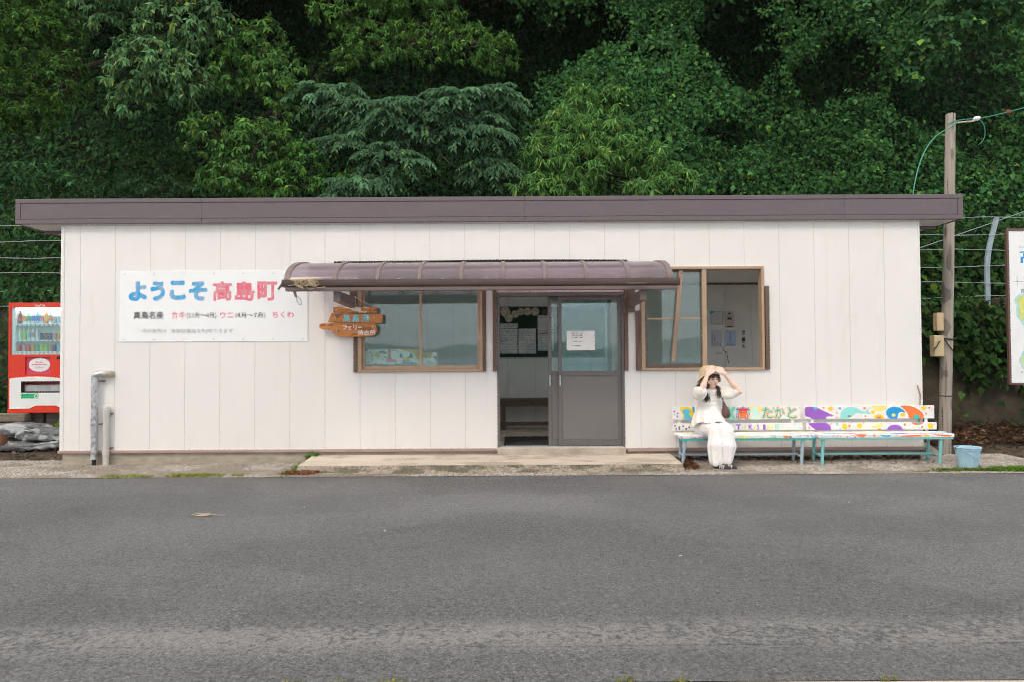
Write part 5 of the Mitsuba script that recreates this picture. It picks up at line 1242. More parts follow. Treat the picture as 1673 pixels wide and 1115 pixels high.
BU = 'tarpaulin bundles in front of the vending machine'
single('tarpaulin_bundle', bundle(-7.95, 2.15, 0.24, 0.62, 0.2, 0.10, 6, 3), 'mat_tarp', 'grey tarpaulin bundle, the upper one at the left edge below the vending machine', 'bundle', BU, smooth=True)
single('tarpaulin_bundle', bundle(-7.25, 1.95, 0.20, 0.45, 0.19, 0.10, -6, 5), 'mat_tarp', 'pale tarpaulin bundle beside the building corner, below the vending machine', 'bundle', BU, smooth=True)
single('tarpaulin_bundle', bundle(-7.55, 1.75, 0.06, 0.75, 0.16, 0.05, 3, 8), 'mat_tarp', 'flat torn tarpaulin bundle lowest on the ground below the vending machine', 'bundle', BU, smooth=True)
single('rusty_tin', lathe([(0, 0), (0.06, 0), (0.062, 0.05), (0.058, 0.14), (0.05, 0.14), (0.05, 0.02), (0, 0.02)], 20, (-7.73, 1.62, 0.10)), mat('rust', lambda p, n, uv: mi.Color3f(0.16, 0.065, 0.035) * (0.5 + fbm(p.x * 40, p.y * 40, p.z * 40, 3)), 0.8), 'small rusty tin lying among the tarpaulin bundles', 'tin', smooth=40)

# ================================================================ painted benches
PAINT = {'white': (0.76, 0.76, 0.755), 'purple': (0.30, 0.11, 0.52), 'blue': (0.012, 0.30, 0.62), 'sky': (0.10, 0.50, 0.72), 'turquoise': (0.27, 0.68, 0.66), 'teal': (0.04, 0.48, 0.40), 'mint': (0.22, 0.66, 0.48),
         'yellow': (0.82, 0.60, 0.035), 'lemon': (0.80, 0.72, 0.20), 'orange': (0.80, 0.19, 0.045), 'red': (0.66, 0.05, 0.05), 'navy': (0.06, 0.05, 0.20), 'green': (0.06, 0.42, 0.20), 'cream': (0.82, 0.74, 0.50), 'brown': (0.16, 0.10, 0.08),
         'leg_teal': (0.20, 0.52, 0.53), 'leg_blue': (0.33, 0.43, 0.50), 'pale_mint': (0.55, 0.80, 0.74)}


def worn_paint(c):
    def fn(p, n, uv):
        t = fbm(p.x * 16, p.y * 30, p.z * 40, 3)
        return mi.Color3f(*c) * (0.86 + 0.24 * t)
    return fn


for nm, c in PAINT.items():
    if nm in ('white', 'leg_teal', 'leg_blue'):
        mat('paint_' + nm, worn_paint(c), 0.4)
    else:
        mat('paint_' + nm, c, 0.45)


class Slat:
    """Painted areas on one face of a slat: drawn in drawing units, laid on the face as thin coats."""

    def __init__(self, key, frame, origin, du, dv, size):
        self.key, self.o, self.du, self.dv, self.size, self.frame, self.layers = key, np.array(origin, float), np.array(du, float), np.array(dv, float), size, frame, []

    def add(self, colour_, shape):
        self.layers.append((colour_, shape))

    def done(self):
        a0, b0, a1, b1 = self.frame
        face = sbox(a0, b0, a1, b1)
        nrm = unit(np.cross(self.du, self.dv)[None])[0]
        merged = {}
        for k, (c, s) in enumerate(self.layers):
            s = s.intersection(face)
            for c2 in merged:
                merged[c2] = merged[c2].difference(s)
            merged[c] = union_all([merged[c], s]) if c in merged else s
        for c, g in merged.items():
            for q in getattr(g, 'geoms', [g]):
                if q.geom_type != 'Polygon' or q.area < 4:
                    continue
                m = extrude(q, 0.0012)
                v = m.vertices
                m.vertices = self.o + np.outer((v[:, 0] - a0) / (a1 - a0), self.du) + np.outer((v[:, 1] - b0) / (b1 - b0), self.dv) + np.outer(v[:, 2], nrm)
                if np.linalg.det(np.stack([self.du, self.dv, nrm])) < 0:
                    m.invert()
                put('painted_area', m, 'mat_paint_' + c, self.key)


def poly(*p):
    q = np.array(p, float).reshape(-1, 2)
    c = np.vstack([q, q[:1]])
    for _ in range(2):
        d = np.roll(c[:-1], -1, 0)
        c = np.stack([c[:-1] * 0.78 + d * 0.22, c[:-1] * 0.22 + d * 0.78], 1).reshape(-1, 2)
        c = np.vstack([c, c[:1]])
    return Polygon(c).buffer(0)


def dot(x, y, r, ry=None):
    return affinity.scale(Point(x, y).buffer(1, quad_segs=8), r, ry or r)


def stroke(w, *p):
    return LineString(np.array(p, float).reshape(-1, 2)).buffer(w / 2, quad_segs=4)


def word(ch, a0, a1, b0, b1, bold=0.0):
    g = fit_text(ch, 0, 1, 0, 1, bold)
    return affinity.translate(affinity.scale(g, a1 - a0, -(b1 - b0), origin=(0, 0)), a0, b1)


def bench(label, X0, X1, leg_paint, rail_paint, seat_x):
    t = thing('painted_bench', label, 'bench', 'painted benches against the wall')
    up = put('back_slat', box(X0, X1, -0.115, -0.090, 0.557, 0.7235, 0.004), 'mat_paint_white', t)
    lo = put('back_slat', box(X0 + 0.008, X1 + 0.018, -0.135, -0.110, 0.417, 0.511, 0.004), 'mat_paint_white', t)
    s0, s1 = seat_x
    put('seat_slat', box(s0 - 0.03, s1 + 0.0, -0.30, -0.175, 0.372, 0.404, 0.006), 'mat_paint_white', t)
    fr = put('seat_slat', box(s0, s1, -0.462, -0.312, 0.352, 0.397, 0.006), 'mat_paint_white', t)
    put('seat_rail', box(s0 + 0.01, s1 - 0.01, -0.455, -0.43, 0.328, 0.3515, 0.003), 'mat_paint_' + rail_paint, t)
    for x in (X0 + 0.10, X1 - 0.10):
        f = put('end_frame', cat(
            tube([(x, -0.155, 0.345), (x, -0.42, 0.335)], 0.016, 8)), 'mat_paint_' + leg_paint, t)
        put('back_post', hull([(x + dx, y + dy, z) for y, z in ((-0.112, 0.36), (-0.078, 0.70)) for dx in (-0.018, 0.018) for dy in (-0.006, 0.006)]), 'mat_paint_white', t)
        put('leg', tube([(x + 0.012 * (1 if x > 3 else -1) - 0.03, -0.415, 0.0), (x, -0.42, 0.335)], 0.02, 10), 'mat_paint_' + leg_paint, t)
        put('leg', tube([(x, -0.10, 0.015), (x, -0.155, 0.345)], 0.02, 10), 'mat_paint_' + leg_paint, t)
        put('side_rail', tube([(x, -0.118, 0.135), (x - 0.01, -0.415, 0.115)], 0.013, 8), 'mat_paint_' + leg_paint, t)
    put('stretcher', tube([(X0 + 0.10, -0.25, 0.128), (X1 - 0.10, -0.25, 0.128)], 0.015, 8), 'mat_paint_' + leg_paint, t)
    return t, up, lo, fr


def face(key, frame, X0, X1, y, z0, z1):
    return Slat(key, frame, (X0, y, z1), (X1 - X0, 0, 0), (0, 0, z0 - z1), None)


B1, b1up, b1lo, b1seat = bench('painted bench with Japanese lettering where the woman sits, beside the right window', 2.043, 3.694, 'leg_blue', 'teal', (2.07, 3.735))
S = face(b1up, (85, 105, 1580, 260), 2.043, 3.694, -0.1152, 0.557, 0.7235)
for x, y, r in ((115, 160, 11), (152, 182, 9), (150, 220, 11)):
    S.add('purple', dot(x, y, r))
S.add('mint', stroke(5, 113, 185, 118, 212))
S.add('yellow', poly(178, 112, 250, 106, 330, 112, 347, 180, 356, 262, 198, 262, 220, 205, 188, 165))
S.add('sky', poly(203, 150, 232, 130, 300, 135, 303, 170, 278, 192, 322, 240, 348, 262, 212, 262, 236, 205, 212, 176))
S.add('blue', stroke(22, 335, 108, 350, 190))
S.add('mint', stroke(38, 738, 120, 806, 250).union(stroke(38, 806, 118, 742, 250)))
for x, y, r, c in ((700, 140, 30, 'pale_mint'), (880, 250, 60, 'cream'), (1050, 130, 90, 'lemon'), (1060, 220, 80, 'pale_mint'), (1265, 235, 26, 'lemon'), (1262, 130, 18, 'turquoise'), (1410, 150, 20, 'cream'), (1412, 225, 18, 'pale_mint'), (1540, 230, 16, 'lemon'), (400, 160, 40, 'lemon'), (520, 220, 50, 'turquoise')):
    S.add(c, poly(x - r, y - r * 0.5, x + r * 0.2, y - r * 0.9, x + r, y - r * 0.2, x + r * 0.6, y + r * 0.7, x - r * 0.7, y + r * 0.6))
S.add('blue', word('高', 828, 996, 104, 262, 0.13))
S.add('white', word('高', 836, 988, 110, 260, 0.05))
S.add('red', word('高', 842, 982, 112, 258, 0.03).intersection(sbox(800, 100, 1000, 178)))
S.add('orange', word('高', 842, 982, 112, 258, 0.03).intersection(sbox(800, 178, 1000, 270)))
S.add('cream', word('島', 985, 1118, 106, 262, 0.12))
S.add('pale_mint', word('島', 1002, 1104, 116, 254, 0.05))
for ch, a, b in (('た', 1128, 1258), ('か', 1275, 1395), ('と', 1425, 1535)):
    g = word(ch, a, b, 112, 252, 0.05)
    S.add('orange', g.buffer(5))
    S.add('white', g.buffer(0.5))
    S.add('green', word(ch, a + 6, b - 4, 116, 248, 0.012))
S.add('navy', dot(1568, 125, 5))
S.done()
S = face(b1lo, (85, 300, 1600, 380), 2.051, 3.712, -0.1352, 0.417, 0.511)
for x, y, r in ((110, 325, 10), (160, 340, 11), (207, 328, 10), (275, 340, 10), (125, 358, 10), (160, 361, 9), (240, 358, 11)):
    S.add('navy', dot(x, y, r))
for ch, a, b, c in (('T', 820, 882, 'purple'), ('A', 910, 940, 'lemon'), ('K', 968, 1012, 'purple'), ('A', 1030, 1058, 'lemon'), ('S', 1062, 1092, 'purple'), ('I', 1136, 1168, 'purple'), ('M', 1182, 1218, 'lemon'), ('A', 1226, 1258, 'lemon'), ('!', 1276, 1292, 'mint'), ('!', 1304, 1320, 'mint')):
    S.add(c, word(ch, a, b, 312, 374, 0.04))
S.add('pale_mint', stroke(14, 1370, 310, 1372, 355).union(dot(1540, 342, 36).difference(dot(1540, 342, 22))))
S.done()
S = face(b1seat, (175, 440, 1673, 500), 2.07, 3.735, -0.4622, 0.352, 0.397)
S.add('purple', union_all([stroke(8, 200, 452, 182, 470, 200, 492), stroke(9, 300, 462, 302, 486, 325, 488, 330, 470, 345, 488, 370, 486), stroke(9, 385, 490, 392, 462, 410, 488, 430, 470, 440, 490, 470, 474, 490, 492)]))
S.add('lemon', dot(858, 470, 26).union(dot(905, 486, 12)))
S.add('pale_mint', dot(1010, 466, 30, 14))
S.add('green', stroke(9, 1185, 455, 1225, 452, 1240, 470, 1220, 484, 1180, 482))
S.add('orange', union_all([dot(1348, 480, 26, 18), stroke(10, 1335, 476, 1328, 454), stroke(10, 1350, 476, 1350, 450), stroke(10, 1366, 478, 1372, 456)]))
S.add('purple', union_all([dot(1398, 484, 18, 14), stroke(6, 1385, 470, 1382, 456), stroke(7, 1482, 460, 1490, 485), stroke(7, 1510, 458, 1505, 482), stroke(8, 1545, 462, 1590, 456, 1600, 470, 1575, 486)]))
S.add('blue', stroke(14, 1625, 448, 1655, 494).union(stroke(12, 1670, 446, 1670, 470)))
S.done()

B2, b2up, b2lo, b2seat = bench('painted bench covered in bright blobs and commas, nearest the blue bucket', 3.75, 5.41, 'leg_teal', 'leg_teal', (3.775, 5.455))
S = face(b2up, (25, 50, 1435, 225), 3.75, 5.41, -0.1152, 0.557, 0.7235)
S.add('purple', poly(20, 55, 135, 60, 190, 92, 270, 138, 352, 188, 250, 190, 262, 230, 110, 232, 70, 195, 22, 190))
S.add('sky', dot(140, 78, 21))
for x, y, r in ((228, 75, 12), (372, 140, 10), (372, 200, 10), (675, 82, 14), (683, 190, 11), (1380, 82, 12), (1343, 158, 11)):
    S.add('orange', dot(x, y, r))
for x, y, r in ((305, 88, 28), (1318, 85, 28), (765, 138, 24)):
    S.add('yellow', dot(x, y, r))
S.add('blue', dot(405, 82, 15))
S.add('turquoise', poly(408, 232, 408, 165, 438, 98, 490, 68, 545, 64, 602, 85, 645, 122, 692, 130, 710, 80, 722, 130, 750, 172, 700, 155, 640, 160, 590, 138, 566, 168, 520, 210, 478, 232))
S.add('brown', dot(508, 188, 20, 10))
S.add('lemon', dot(838, 50, 78, 74))
S.add('blue', poly(985, 62, 1050, 72, 1100, 108, 1126, 152, 1072, 130, 1040, 152, 1032, 232, 955, 232, 915, 182, 906, 130, 938, 82))
S.add('lemon', dot(990, 178, 22))
S.add('yellow', dot(1090, 175, 26))
S.add('orange', poly(1052, 48, 1165, 50, 1242, 85, 1302, 140, 1322, 190, 1312, 232, 1158, 232, 1148, 160, 1108, 96))
S.add('teal', dot(1238, 205, 34))
S.add('yellow', dot(830, 205, 54, 42))
S.add('orange', union_all([dot(830 + 20 * math.cos(a), 208 + 20 * math.sin(a), 9) for a in np.linspace(0, 2 * np.pi, 7)]))
S.add('blue', dot(830, 208, 11))
for x, y in ((328, 140), (590, 185), (735, 190), (1375, 185), (1410, 178)):
    S.add('pale_mint', dot(x, y, 7))
S.done()
S = face(b2lo, (40, 245, 1452, 320), 3.758, 5.428, -0.1352, 0.417, 0.511)
S.add('purple', poly(50, 240, 280, 240, 322, 328, 165, 328, 95, 288).union(dot(997, 324, 86, 56)))
for x, y, r in ((455, 283, 30), (615, 278, 27), (1380, 283, 30)):
    S.add('yellow', dot(x, y, r))
for x, y, r in ((505, 280, 12), (1105, 268, 12), (1290, 293, 11), (308, 258, 8), (70, 298, 9), (655, 246, 9)):
    S.add('orange', dot(x, y, r))
S.add('sky', dot(373, 260, 11).union(dot(407, 305, 6)))
S.add('lemon', poly(725, 290, 790, 275, 862, 240, 858, 290, 800, 308))
S.add('orange', dot(1240, 243, 62, 30).union(dot(832, 316, 19, 10)))
S.add('teal', dot(1250, 243, 28, 18))
S.done()
S = face(b2seat, (165, 385, 1640, 430), 3.775, 5.455, -0.4622, 0.352, 0.397)
S.add('orange', union_all([poly(545, 380, 705, 386, 650, 424, 600, 414), poly(1045, 405, 1285, 394, 1285, 420, 1055, 420), poly(1360, 384, 1620, 400, 1605, 420, 1500, 416), dot(770, 402, 12, 16)]))
S.add('blue', poly(825, 380, 862, 400, 955, 396, 948, 418, 855, 416))
S.add('yellow', dot(1340, 404, 30, 14))
S.add('sky', union_all([stroke(6, 190, 395, 205, 415, 215, 398), stroke(5, 235, 398, 240, 418)]))
S.add('purple', stroke(6, 315, 395, 330, 412, 345, 396))
S.add('orange', stroke(8, 360, 420, 385, 392))
for x, y in ((410, 410), (480, 415), (540, 396), (1015, 396), (560, 420)):
    S.add('red', dot(x, y, 8, 6))
S.done()


def seat_top(key, s0, s1, y0, y1, z, seed, cols):
    rg = np.random.default_rng(seed)
    S = Slat(key, (0, 0, 1000, 100), (s0, y0, z), (s1 - s0, 0, 0), (0, y1 - y0, 0), None)
    x = 10
    while x < 980:
        w, y, c = rg.uniform(60, 190), rg.uniform(10, 80), cols[rg.integers(len(cols))]
        S.add(c, poly(x, y, x + w * 0.4, y - rg.uniform(5, 22), x + w, y + rg.uniform(-15, 15), x + w * 0.6, y + rg.uniform(12, 30)))
        x += rg.uniform(14, 40)
    S.done()


seat_top(b1seat, 2.08, 3.73, -0.455, -0.318, 0.3972, 3, ['cream', 'pale_mint', 'orange', 'sky', 'lemon', 'pale_mint', 'purple'])
seat_top(b2seat, 3.785, 5.45, -0.455, -0.318, 0.3972, 4, ['orange', 'sky', 'orange', 'pale_mint', 'lemon', 'purple', 'blue'])
rear1, rear2 = B1 + '__seat_slat', B2 + '__seat_slat'
seat_top(rear1, 2.05, 3.73, -0.297, -0.18, 0.4042, 7, ['turquoise', 'pale_mint', 'orange', 'lemon', 'turquoise', 'cream'])
seat_top(rear2, 3.76, 5.45, -0.297, -0.18, 0.4042, 8, ['pale_mint', 'orange', 'blue', 'sky', 'lemon', 'turquoise'])

# ================================================================ bucket
BK = thing('bucket', 'pale blue plastic bucket with a wire handle at the end of the benches', 'bucket')
mat('bucket_blue', lambda p, n, uv: mix(mi.Color3f(0.33, 0.52, 0.64) * (0.9 + 0.2 * noise(p.x * 20, p.y * 20, p.z * 12)), mi.Color3f(0.10, 0.10, 0.10), smoothstep(0.70, 0.76, fbm(p.x * 13 + 4, p.y * 13, p.z * 16, 4)) * 0.8), 0.45)
def small(m):
    m.vertices = (m.vertices - [5.5, -0.62, 0.01]) * 0.9 + [5.515, -0.62, 0.01]
    return m


put('tub', small(lathe([(0, 0.01), (0.113, 0.01), (0.118, 0.02), (0.152, 0.265), (0.163, 0.268), (0.166, 0.278), (0.158, 0.285), (0.147, 0.28), (0.112, 0.03), (0, 0.03)], 40, (5.50, -0.62, 0.0))), 'mat_bucket_blue', BK, smooth=35)
put('rim_band', small(lathe([(0.153, 0.24), (0.158, 0.243), (0.160, 0.262), (0.154, 0.265)], 40, (5.50, -0.62, 0.0))), 'mat_bucket_blue', BK, smooth=35)
a = np.linspace(0, np.pi, 18)
hd = np.stack([5.50 + 0.162 * np.cos(a), -0.62 - 0.165 * np.sin(a), 0.255 - 0.11 * np.sin(a)], 1)
hd = (hd - [5.5, -0.62, 0]) @ np.array([[0.8, 0.6, 0], [-0.6, 0.8, 0], [0, 0, 1]]) + [5.5, -0.62, 0]
put('handle', small(tube(hd, 0.0045, 6)), 'mat_bucket_blue', BK)

# ================================================================ utility pole, cables
UP = thing('utility_pole', 'weathered grey wooden pole beside the right end of the building', 'pole')
pp = spline([(6.062, 0.8, -0.1), (6.125, 0.8, 1.5), (6.19, 0.8, 3.2), (6.243, 0.8, 4.80)], 40)
pole = tube(pp, np.linspace(0.083, 0.064, 40), 20)
put('shaft', dents(pole, 0.012, 4, 6), 'mat_weathered_wood', UP, smooth=40)
for z, x in ((1.61, 6.13), (0.795, 6.10)):
    put('wire_band', turn(lathe([(0.084, -0.006), (0.088, -0.006), (0.088, 0.006), (0.084, 0.006)], 20), 6 if z > 1 else 0, [0, 1, 0]).apply_translation((x, 0.8, z)), 'mat_black', UP)
mat('beige_box', lambda p, n, uv: mi.Color3f(0.52, 0.42, 0.26) * (0.8 + 0.4 * fbm(p.x * 9, p.y * 9, p.z * 5, 3)), 0.6)
single('meter_box', box(5.937, 6.035, 0.70, 0.80, 1.724, 1.975, 0.006), 'mat_beige_box', 'upper narrow beige box fixed to the left side of the utility pole', 'box', 'beige boxes on the utility pole')
single('meter_box', box(5.873, 6.01, 0.66, 0.78, 1.35, 1.66, 0.006), 'mat_beige_box', 'lower wider beige box tied to the utility pole with black cable', 'box', 'beige boxes on the utility pole')
single('cable', cat(tube(spline([(5.86, 0.65, 1.45), (5.93, 0.645, 1.55), (6.02, 0.70, 1.605), (6.12, 0.705, 1.60), (6.22, 0.74, 1.63)], 16), 0.008, 6), tube(spline([(6.03, 0.69, 1.61), (6.10, 0.70, 1.50), (6.17, 0.71, 1.41), (6.215, 0.75, 1.36)], 14), 0.008, 6)), 'mat_black', 'black cable lashed round the lower beige box and the pole', 'cable', kind='stuff')
mat('green_wire', (0.03, 0.25, 0.17), 0.5)
single('cable', tube(spline([(5.40, 0.3, 3.44), (5.50, 0.35, 3.85), (5.80, 0.55, 4.32), (6.08, 0.68, 4.53), (6.22, 0.72, 4.60), (6.31, 0.78, 4.70)], 30), 0.008, 6), 'mat_green_wire', 'green cable rising from the roof to the top of the pole', 'cable')
single('cable', tube(spline([(6.16, 0.735, 4.64), (6.3, 0.735, 4.69), (6.61, 0.8, 4.735), (6.95, 0.8, 4.80), (7.30, 0.8, 4.89), (9.5, 0.7, 5.5)], 30), 0.007, 6), 'mat_green_wire', 'green cable running from the pole out to the right', 'cable')
single('cable', tube(spline([(6.63, 0.8, 4.73), (6.70, 0.79, 4.65), (6.72, 0.79, 4.55), (6.70, 0.79, 4.44), (6.62, 0.79, 4.36)], 20), 0.005, 6), 'mat_green_wire', 'loose green cable end curling below the white insulator', 'cable')
single('cable', tube(spline([(5.32, 1.4, 2.70), (6.45, 2.0, 3.08), (8.1, 2.0, 3.645), (11, 2.0, 4.9)], 24), 0.006, 6), 'mat_blue_steel', 'thin slack cable crossing low behind the pole', 'cable')
IN = thing('insulator', 'white ceramic insulator on a rod at the top of the pole', 'insulator')
m = trimesh.creation.icosphere(3)
m.apply_scale((0.055, 0.04, 0.034))
turn(m, -14, [0, 1, 0])
m.apply_translation((6.61, 0.8, 4.735))
put('ceramic', m, 'mat_white_paint', IN, smooth=True)
put('rod', tube([(6.30, 0.8, 4.675), (6.42, 0.8, 4.69), (6.57, 0.8, 4.70)], 0.011, 7), 'mat_cord', IN)
single('cable_tag', box(7.03, 7.10, 0.79, 0.81, 4.805, 4.85, 0.008), mat('tag_red', (0.30, 0.02, 0.02), 0.5), 'small red tag on the cable right of the insulator', 'tag')

# ================================================================ map board at the right edge
MB = thing('map_board', 'white island map board in a brown frame at the right edge of the picture', 'sign')
put('board', box(7.15, 9.9, 0.985, 1.005, 0.965, 3.165), 'mat_sign_white', MB)
for a in ((7.118, 7.149, 0.97, 1.02, 0.936, 3.195), (9.901, 9.93, 0.97, 1.02, 0.936, 3.195), (7.1495, 9.9005, 0.97, 1.02, 0.936, 0.9645), (7.1495, 9.9005, 0.97, 1.02, 3.1655, 3.195)):
    put('frame', box(*a, 0.003), mat('frame_brown', (0.13, 0.075, 0.06), 0.5) if 'mat_frame_brown' not in scene else 'mat_frame_brown', MB)
for x in (7.6, 9.45):
    put('post', box(x - 0.04, x + 0.04, 1.022, 1.10, -0.1, 3.1, 0.005), 'mat_frame_brown', MB)
rg = np.random.default_rng(9)


def island(cx, cz, rx, rz, seed):
    a = np.linspace(0, 2 * np.pi, 70)[:-1]
    r = 0.72 + 0.6 * meshkit.fbm(np.stack([np.cos(a) * 1.7 + seed, np.sin(a) * 1.7, a * 0], -1), 4, seed)
    return Polygon(np.stack([cx + rx * r * np.cos(a), cz + rz * r * np.sin(a)], 1)).buffer(0)


isl = [island(7.85, 1.98, 0.60, 0.36, 3), island(7.48, 1.30, 0.17, 0.16, 6), island(8.9, 1.7, 0.45, 0.5, 8)]
mat('map_sea', lambda p, n, uv: mi.Color3f(0.42, 0.68, 0.74) * (0.9 + 0.2 * noise(p.x * 50, p.z * 50)), 0.5)
mat('map_land', lambda p, n, uv: mi.Color3f(0.60, 0.66, 0.20) * (0.85 + 0.3 * noise(p.x * 25, p.z * 25)), 0.5)
for g in isl:
    put('printed_shallows', prism(g.buffer(0.035).difference(g), 0.9836, 0.985), 'mat_map_sea', MB)
    put('printed_island', prism(g, 0.9836, 0.985), 'mat_map_land', MB)
letters('高島案内図', 7.305, 8.9, 2.70, 2.89, 'mat_paint_blue', MB, 0.985, 0.02)
put('grid_mark', prism(union_all([LineString([(7.20, 2.43), (7.5, 2.43)]).buffer(0.003), LineString([(7.265, 2.36), (7.265, 2.51)]).buffer(0.003), LineString([(7.30, 2.93), (8.9, 2.93)]).buffer(0.005)]), 0.9836, 0.985), 'mat_ink_grey', MB)
letters('高島港', 7.315, 7.47, 2.27, 2.33, 'mat_ink_black', MB, 0.985)
letters('待合所', 7.29, 7.40, 1.10, 1.13, 'mat_ink_black', MB, 0.985)
single('thin_rod', tube([(5.255, -0.03, 0.50), (5.28, -0.03, 0.85), (5.245, -0.03, 0.98)], 0.009, 6), 'mat_flashing', 'thin rusty rod leaning at the right corner of the wall behind the bench', 'rod')
single('offcut_plank', hull([(x, y, z) for x, z in ((5.42, 0.20), (5.52, 0.20), (5.80, 0.0), (5.66, 0.0)) for y in (0.25, 0.28)]), 'mat_weathered_wood', 'weathered offcut plank leaning on the foot of the utility pole', 'plank')

# ================================================================ grass, weeds, litter
def blades(rng, x, y, h, base, lean=0.5, width=0.006):
    n = len(x)
    z = 0.0 * x
    p = np.stack([x, y, z], 1)
    d = unit(np.stack([rng.normal(0, lean, n), rng.normal(0, lean, n), np.ones(n)], 1))
    side = unit(np.cross(d, rng.normal(size=(n, 3))))
    h = h * rng.uniform(0.5, 1.2, n)
    bend = np.stack([d[:, 0], d[:, 1], -0.25 * np.ones(n)], 1) * (h * 0.45)[:, None]
    m = p + d * (h * 0.6)[:, None]
    t = p + d * h[:, None] + bend
    w = width * rng.uniform(0.6, 1.3, n)[:, None]
    v = np.stack([p - side * w, p + side * w, m - side * w * 0.7, m + side * w * 0.7, t], 1).reshape(-1, 3)
    k = (np.arange(n) * 5)[:, None]
    f = np.concatenate([k + np.array([[0, 1, 3]]), k + np.array([[0, 3, 2]]), k + np.array([[2, 3, 4]])])
    return (v, f), tint(rng, n, base, 0.3, young=0.1)


rng = np.random.default_rng(41)
parts, cols = [], []
for xc, yc, sx, sy, n, h, base in (
        (-4.50, -0.985, 0.26, 0.034, 380, 0.045, (0.30, 0.33, 0.10)), (-3.70, -0.96, 0.28, 0.038, 520, 0.055, (0.27, 0.33, 0.09)), (-3.20, -0.95, 0.06, 0.025, 90, 0.04, (0.30, 0.33, 0.11)),
        (-2.62, -0.45, 0.05, 0.28, 260, 0.09, (0.11, 0.22, 0.03)), (-2.52, -0.06, 0.07, 0.04, 160, 0.10, (0.10, 0.22, 0.03)),
        (6.35, -0.86, 0.62, 0.045, 3000, 0.075, (0.12, 0.24, 0.04)), (7.5, -0.85, 0.8, 0.08, 2600, 0.10, (0.12, 0.24, 0.04)), (5.45, -0.86, 0.40, 0.03, 900, 0.05, (0.11, 0.17, 0.04)), (4.95, -0.93, 0.2, 0.018, 160, 0.03, (0.14, 0.16, 0.06))):
    x, y = xc + rng.uniform(-1, 1, n) * sx * 1.3 * rng.random(n) ** 0.3, yc + rng.normal(0, 1, n) * sy
    (v, f), c = blades(rng, x, y, h, base)
    parts.append((v, f))
    cols.append(c)
for xc, n in ((-0.94, 10), (-0.74, 6), (-0.53, 22), (0.464, 20), (0.69, 14), (1.58, 20), (-2.4, 6), (2.3, 6)):
    x, y = xc + rng.normal(0, 0.025, n), -6.415 + rng.normal(0, 0.012, n)
    (v, f), c = blades(rng, x, y, 0.026, (0.22, 0.23, 0.07), lean=0.9, width=0.004)
    parts.append((v, f))
    cols.append(c)
m, c = leaf_shape(parts, cols)
single('grass', m, 'mat_leaf', 'thin grass along the edge of the asphalt and in its seam', 'grass', kind='stuff', color=c)


def litter(rng, x, y, z, size, base, flat=0.35):
    n = len(x)
    p = np.stack([x, y, z], 1)
    ax = unit(np.stack([rng.normal(size=n), rng.normal(size=n), rng.normal(0, flat, n)], 1))
    nn = unit(np.array([0, 0, 1.0]) + rng.normal(0, flat, (n, 3)))
    L = size * rng.uniform(0.6, 1.3, n)
    return leaf_mesh(p, ax, nn, L, L * 0.55, fold=0.25), tint(rng, n, base, 0.45, young=0.0)


parts, cols = [], []
for xr, yr, n, base, zz, size in (
        ((5.5, 13), (1.7, 3.65), 5200, (0.15, 0.088, 0.055), 0.02, 0.10), ((5.4, 13), (0.4, 1.9), 420, (0.13, 0.08, 0.05), -0.015, 0.09),
        ((2.08, 5.3), (-0.09, -0.015), 620, (0.10, 0.055, 0.03), 0.05, 0.055), ((2.05, 2.26), (-0.75, -0.05), 150, (0.16, 0.065, 0.03), 0.035, 0.06), ((-2.72, -2.3), (-0.93, -0.80), 260, (0.24, 0.085, 0.035), 0.022, 0.035),
        ((-9, -5.9), (0.6, 2.4), 420, (0.12, 0.09, 0.06), -0.01, 0.08), ((2.2, 5.6), (-0.45, -0.1), 60, (0.14, 0.08, 0.05), 0.03, 0.05)):
    x, y = rng.uniform(*xr, n), rng.uniform(*yr, n)
    lf, c = litter(rng, x, y, zz + 0.03 * rng.random(n) * (6 if zz == 0.02 and size > 0.09 else 1) * np.clip((y - yr[0]) / (yr[1] - yr[0]), 0.2, 1), size, base)
    parts.append(lf)
    cols.append(c)
m, c = leaf_shape(parts, cols)
single('fallen_leaves', m, 'mat_leaf', 'brown fallen leaves along the walls and under the benches', 'leaves', kind='stuff', color=c)
parts, cols = [], []
for cx, cy, cz, n in ((-7.12, 1.95, 0.24, 26), (-2.55, -0.08, 0.05, 30)):
    d = unit(rng.normal(size=(n, 3)) * [1, 0.8, 0.5] + [0, -0.1, 0.5])
    L = rng.uniform(0.07, 0.13, n)
    parts.append(leaf_mesh(np.array([cx, cy, cz]) + d * 0.05, d, np.array([0, -0.3, 1.0]) + rng.normal(0, 0.3, (n, 3)), L, L * 0.4))
    cols.append(tint(rng, n, (0.09, 0.19, 0.03), 0.25))
for nm, lb, q in (('weed', 'small bright weed growing beside the tarpaulin bundles', 0), ('weed', 'small weed growing at the left end of the concrete step', 1)):
    m, c = leaf_shape(parts[q:q + 1], cols[q:q + 1])
    single(nm, m, 'mat_leaf', lb, 'weed', color=c)
mat('straw', (0.40, 0.33, 0.22), 0.8)
single('twig', cat(tube(spline([(-2.80, -3.12, 0.012), (-2.70, -3.10, 0.02), (-2.60, -3.12, 0.012), (-2.50, -3.10, 0.01)], 10), np.linspace(0.006, 0.002, 10), 5), hull([(-2.78, -3.13, 0.008), (-2.66, -3.09, 0.02), (-2.62, -3.11, 0.012), (-2.70, -3.14, 0.006)])), 'mat_straw', 'pale dry twig lying on the asphalt', 'twig')
chips = []
for k in range(16):
    x, y = rng.uniform(-7, 7), rng.uniform(-6.2, -1.1)
    s = rng.uniform(0.003, 0.007)
    mm = trimesh.creation.icosphere(1)
    mm.apply_scale((s * rng.uniform(0.8, 2.2), s, s * 0.5))
    mm.apply_translation((x, y, s * 0.3))
    chips.append(mm)
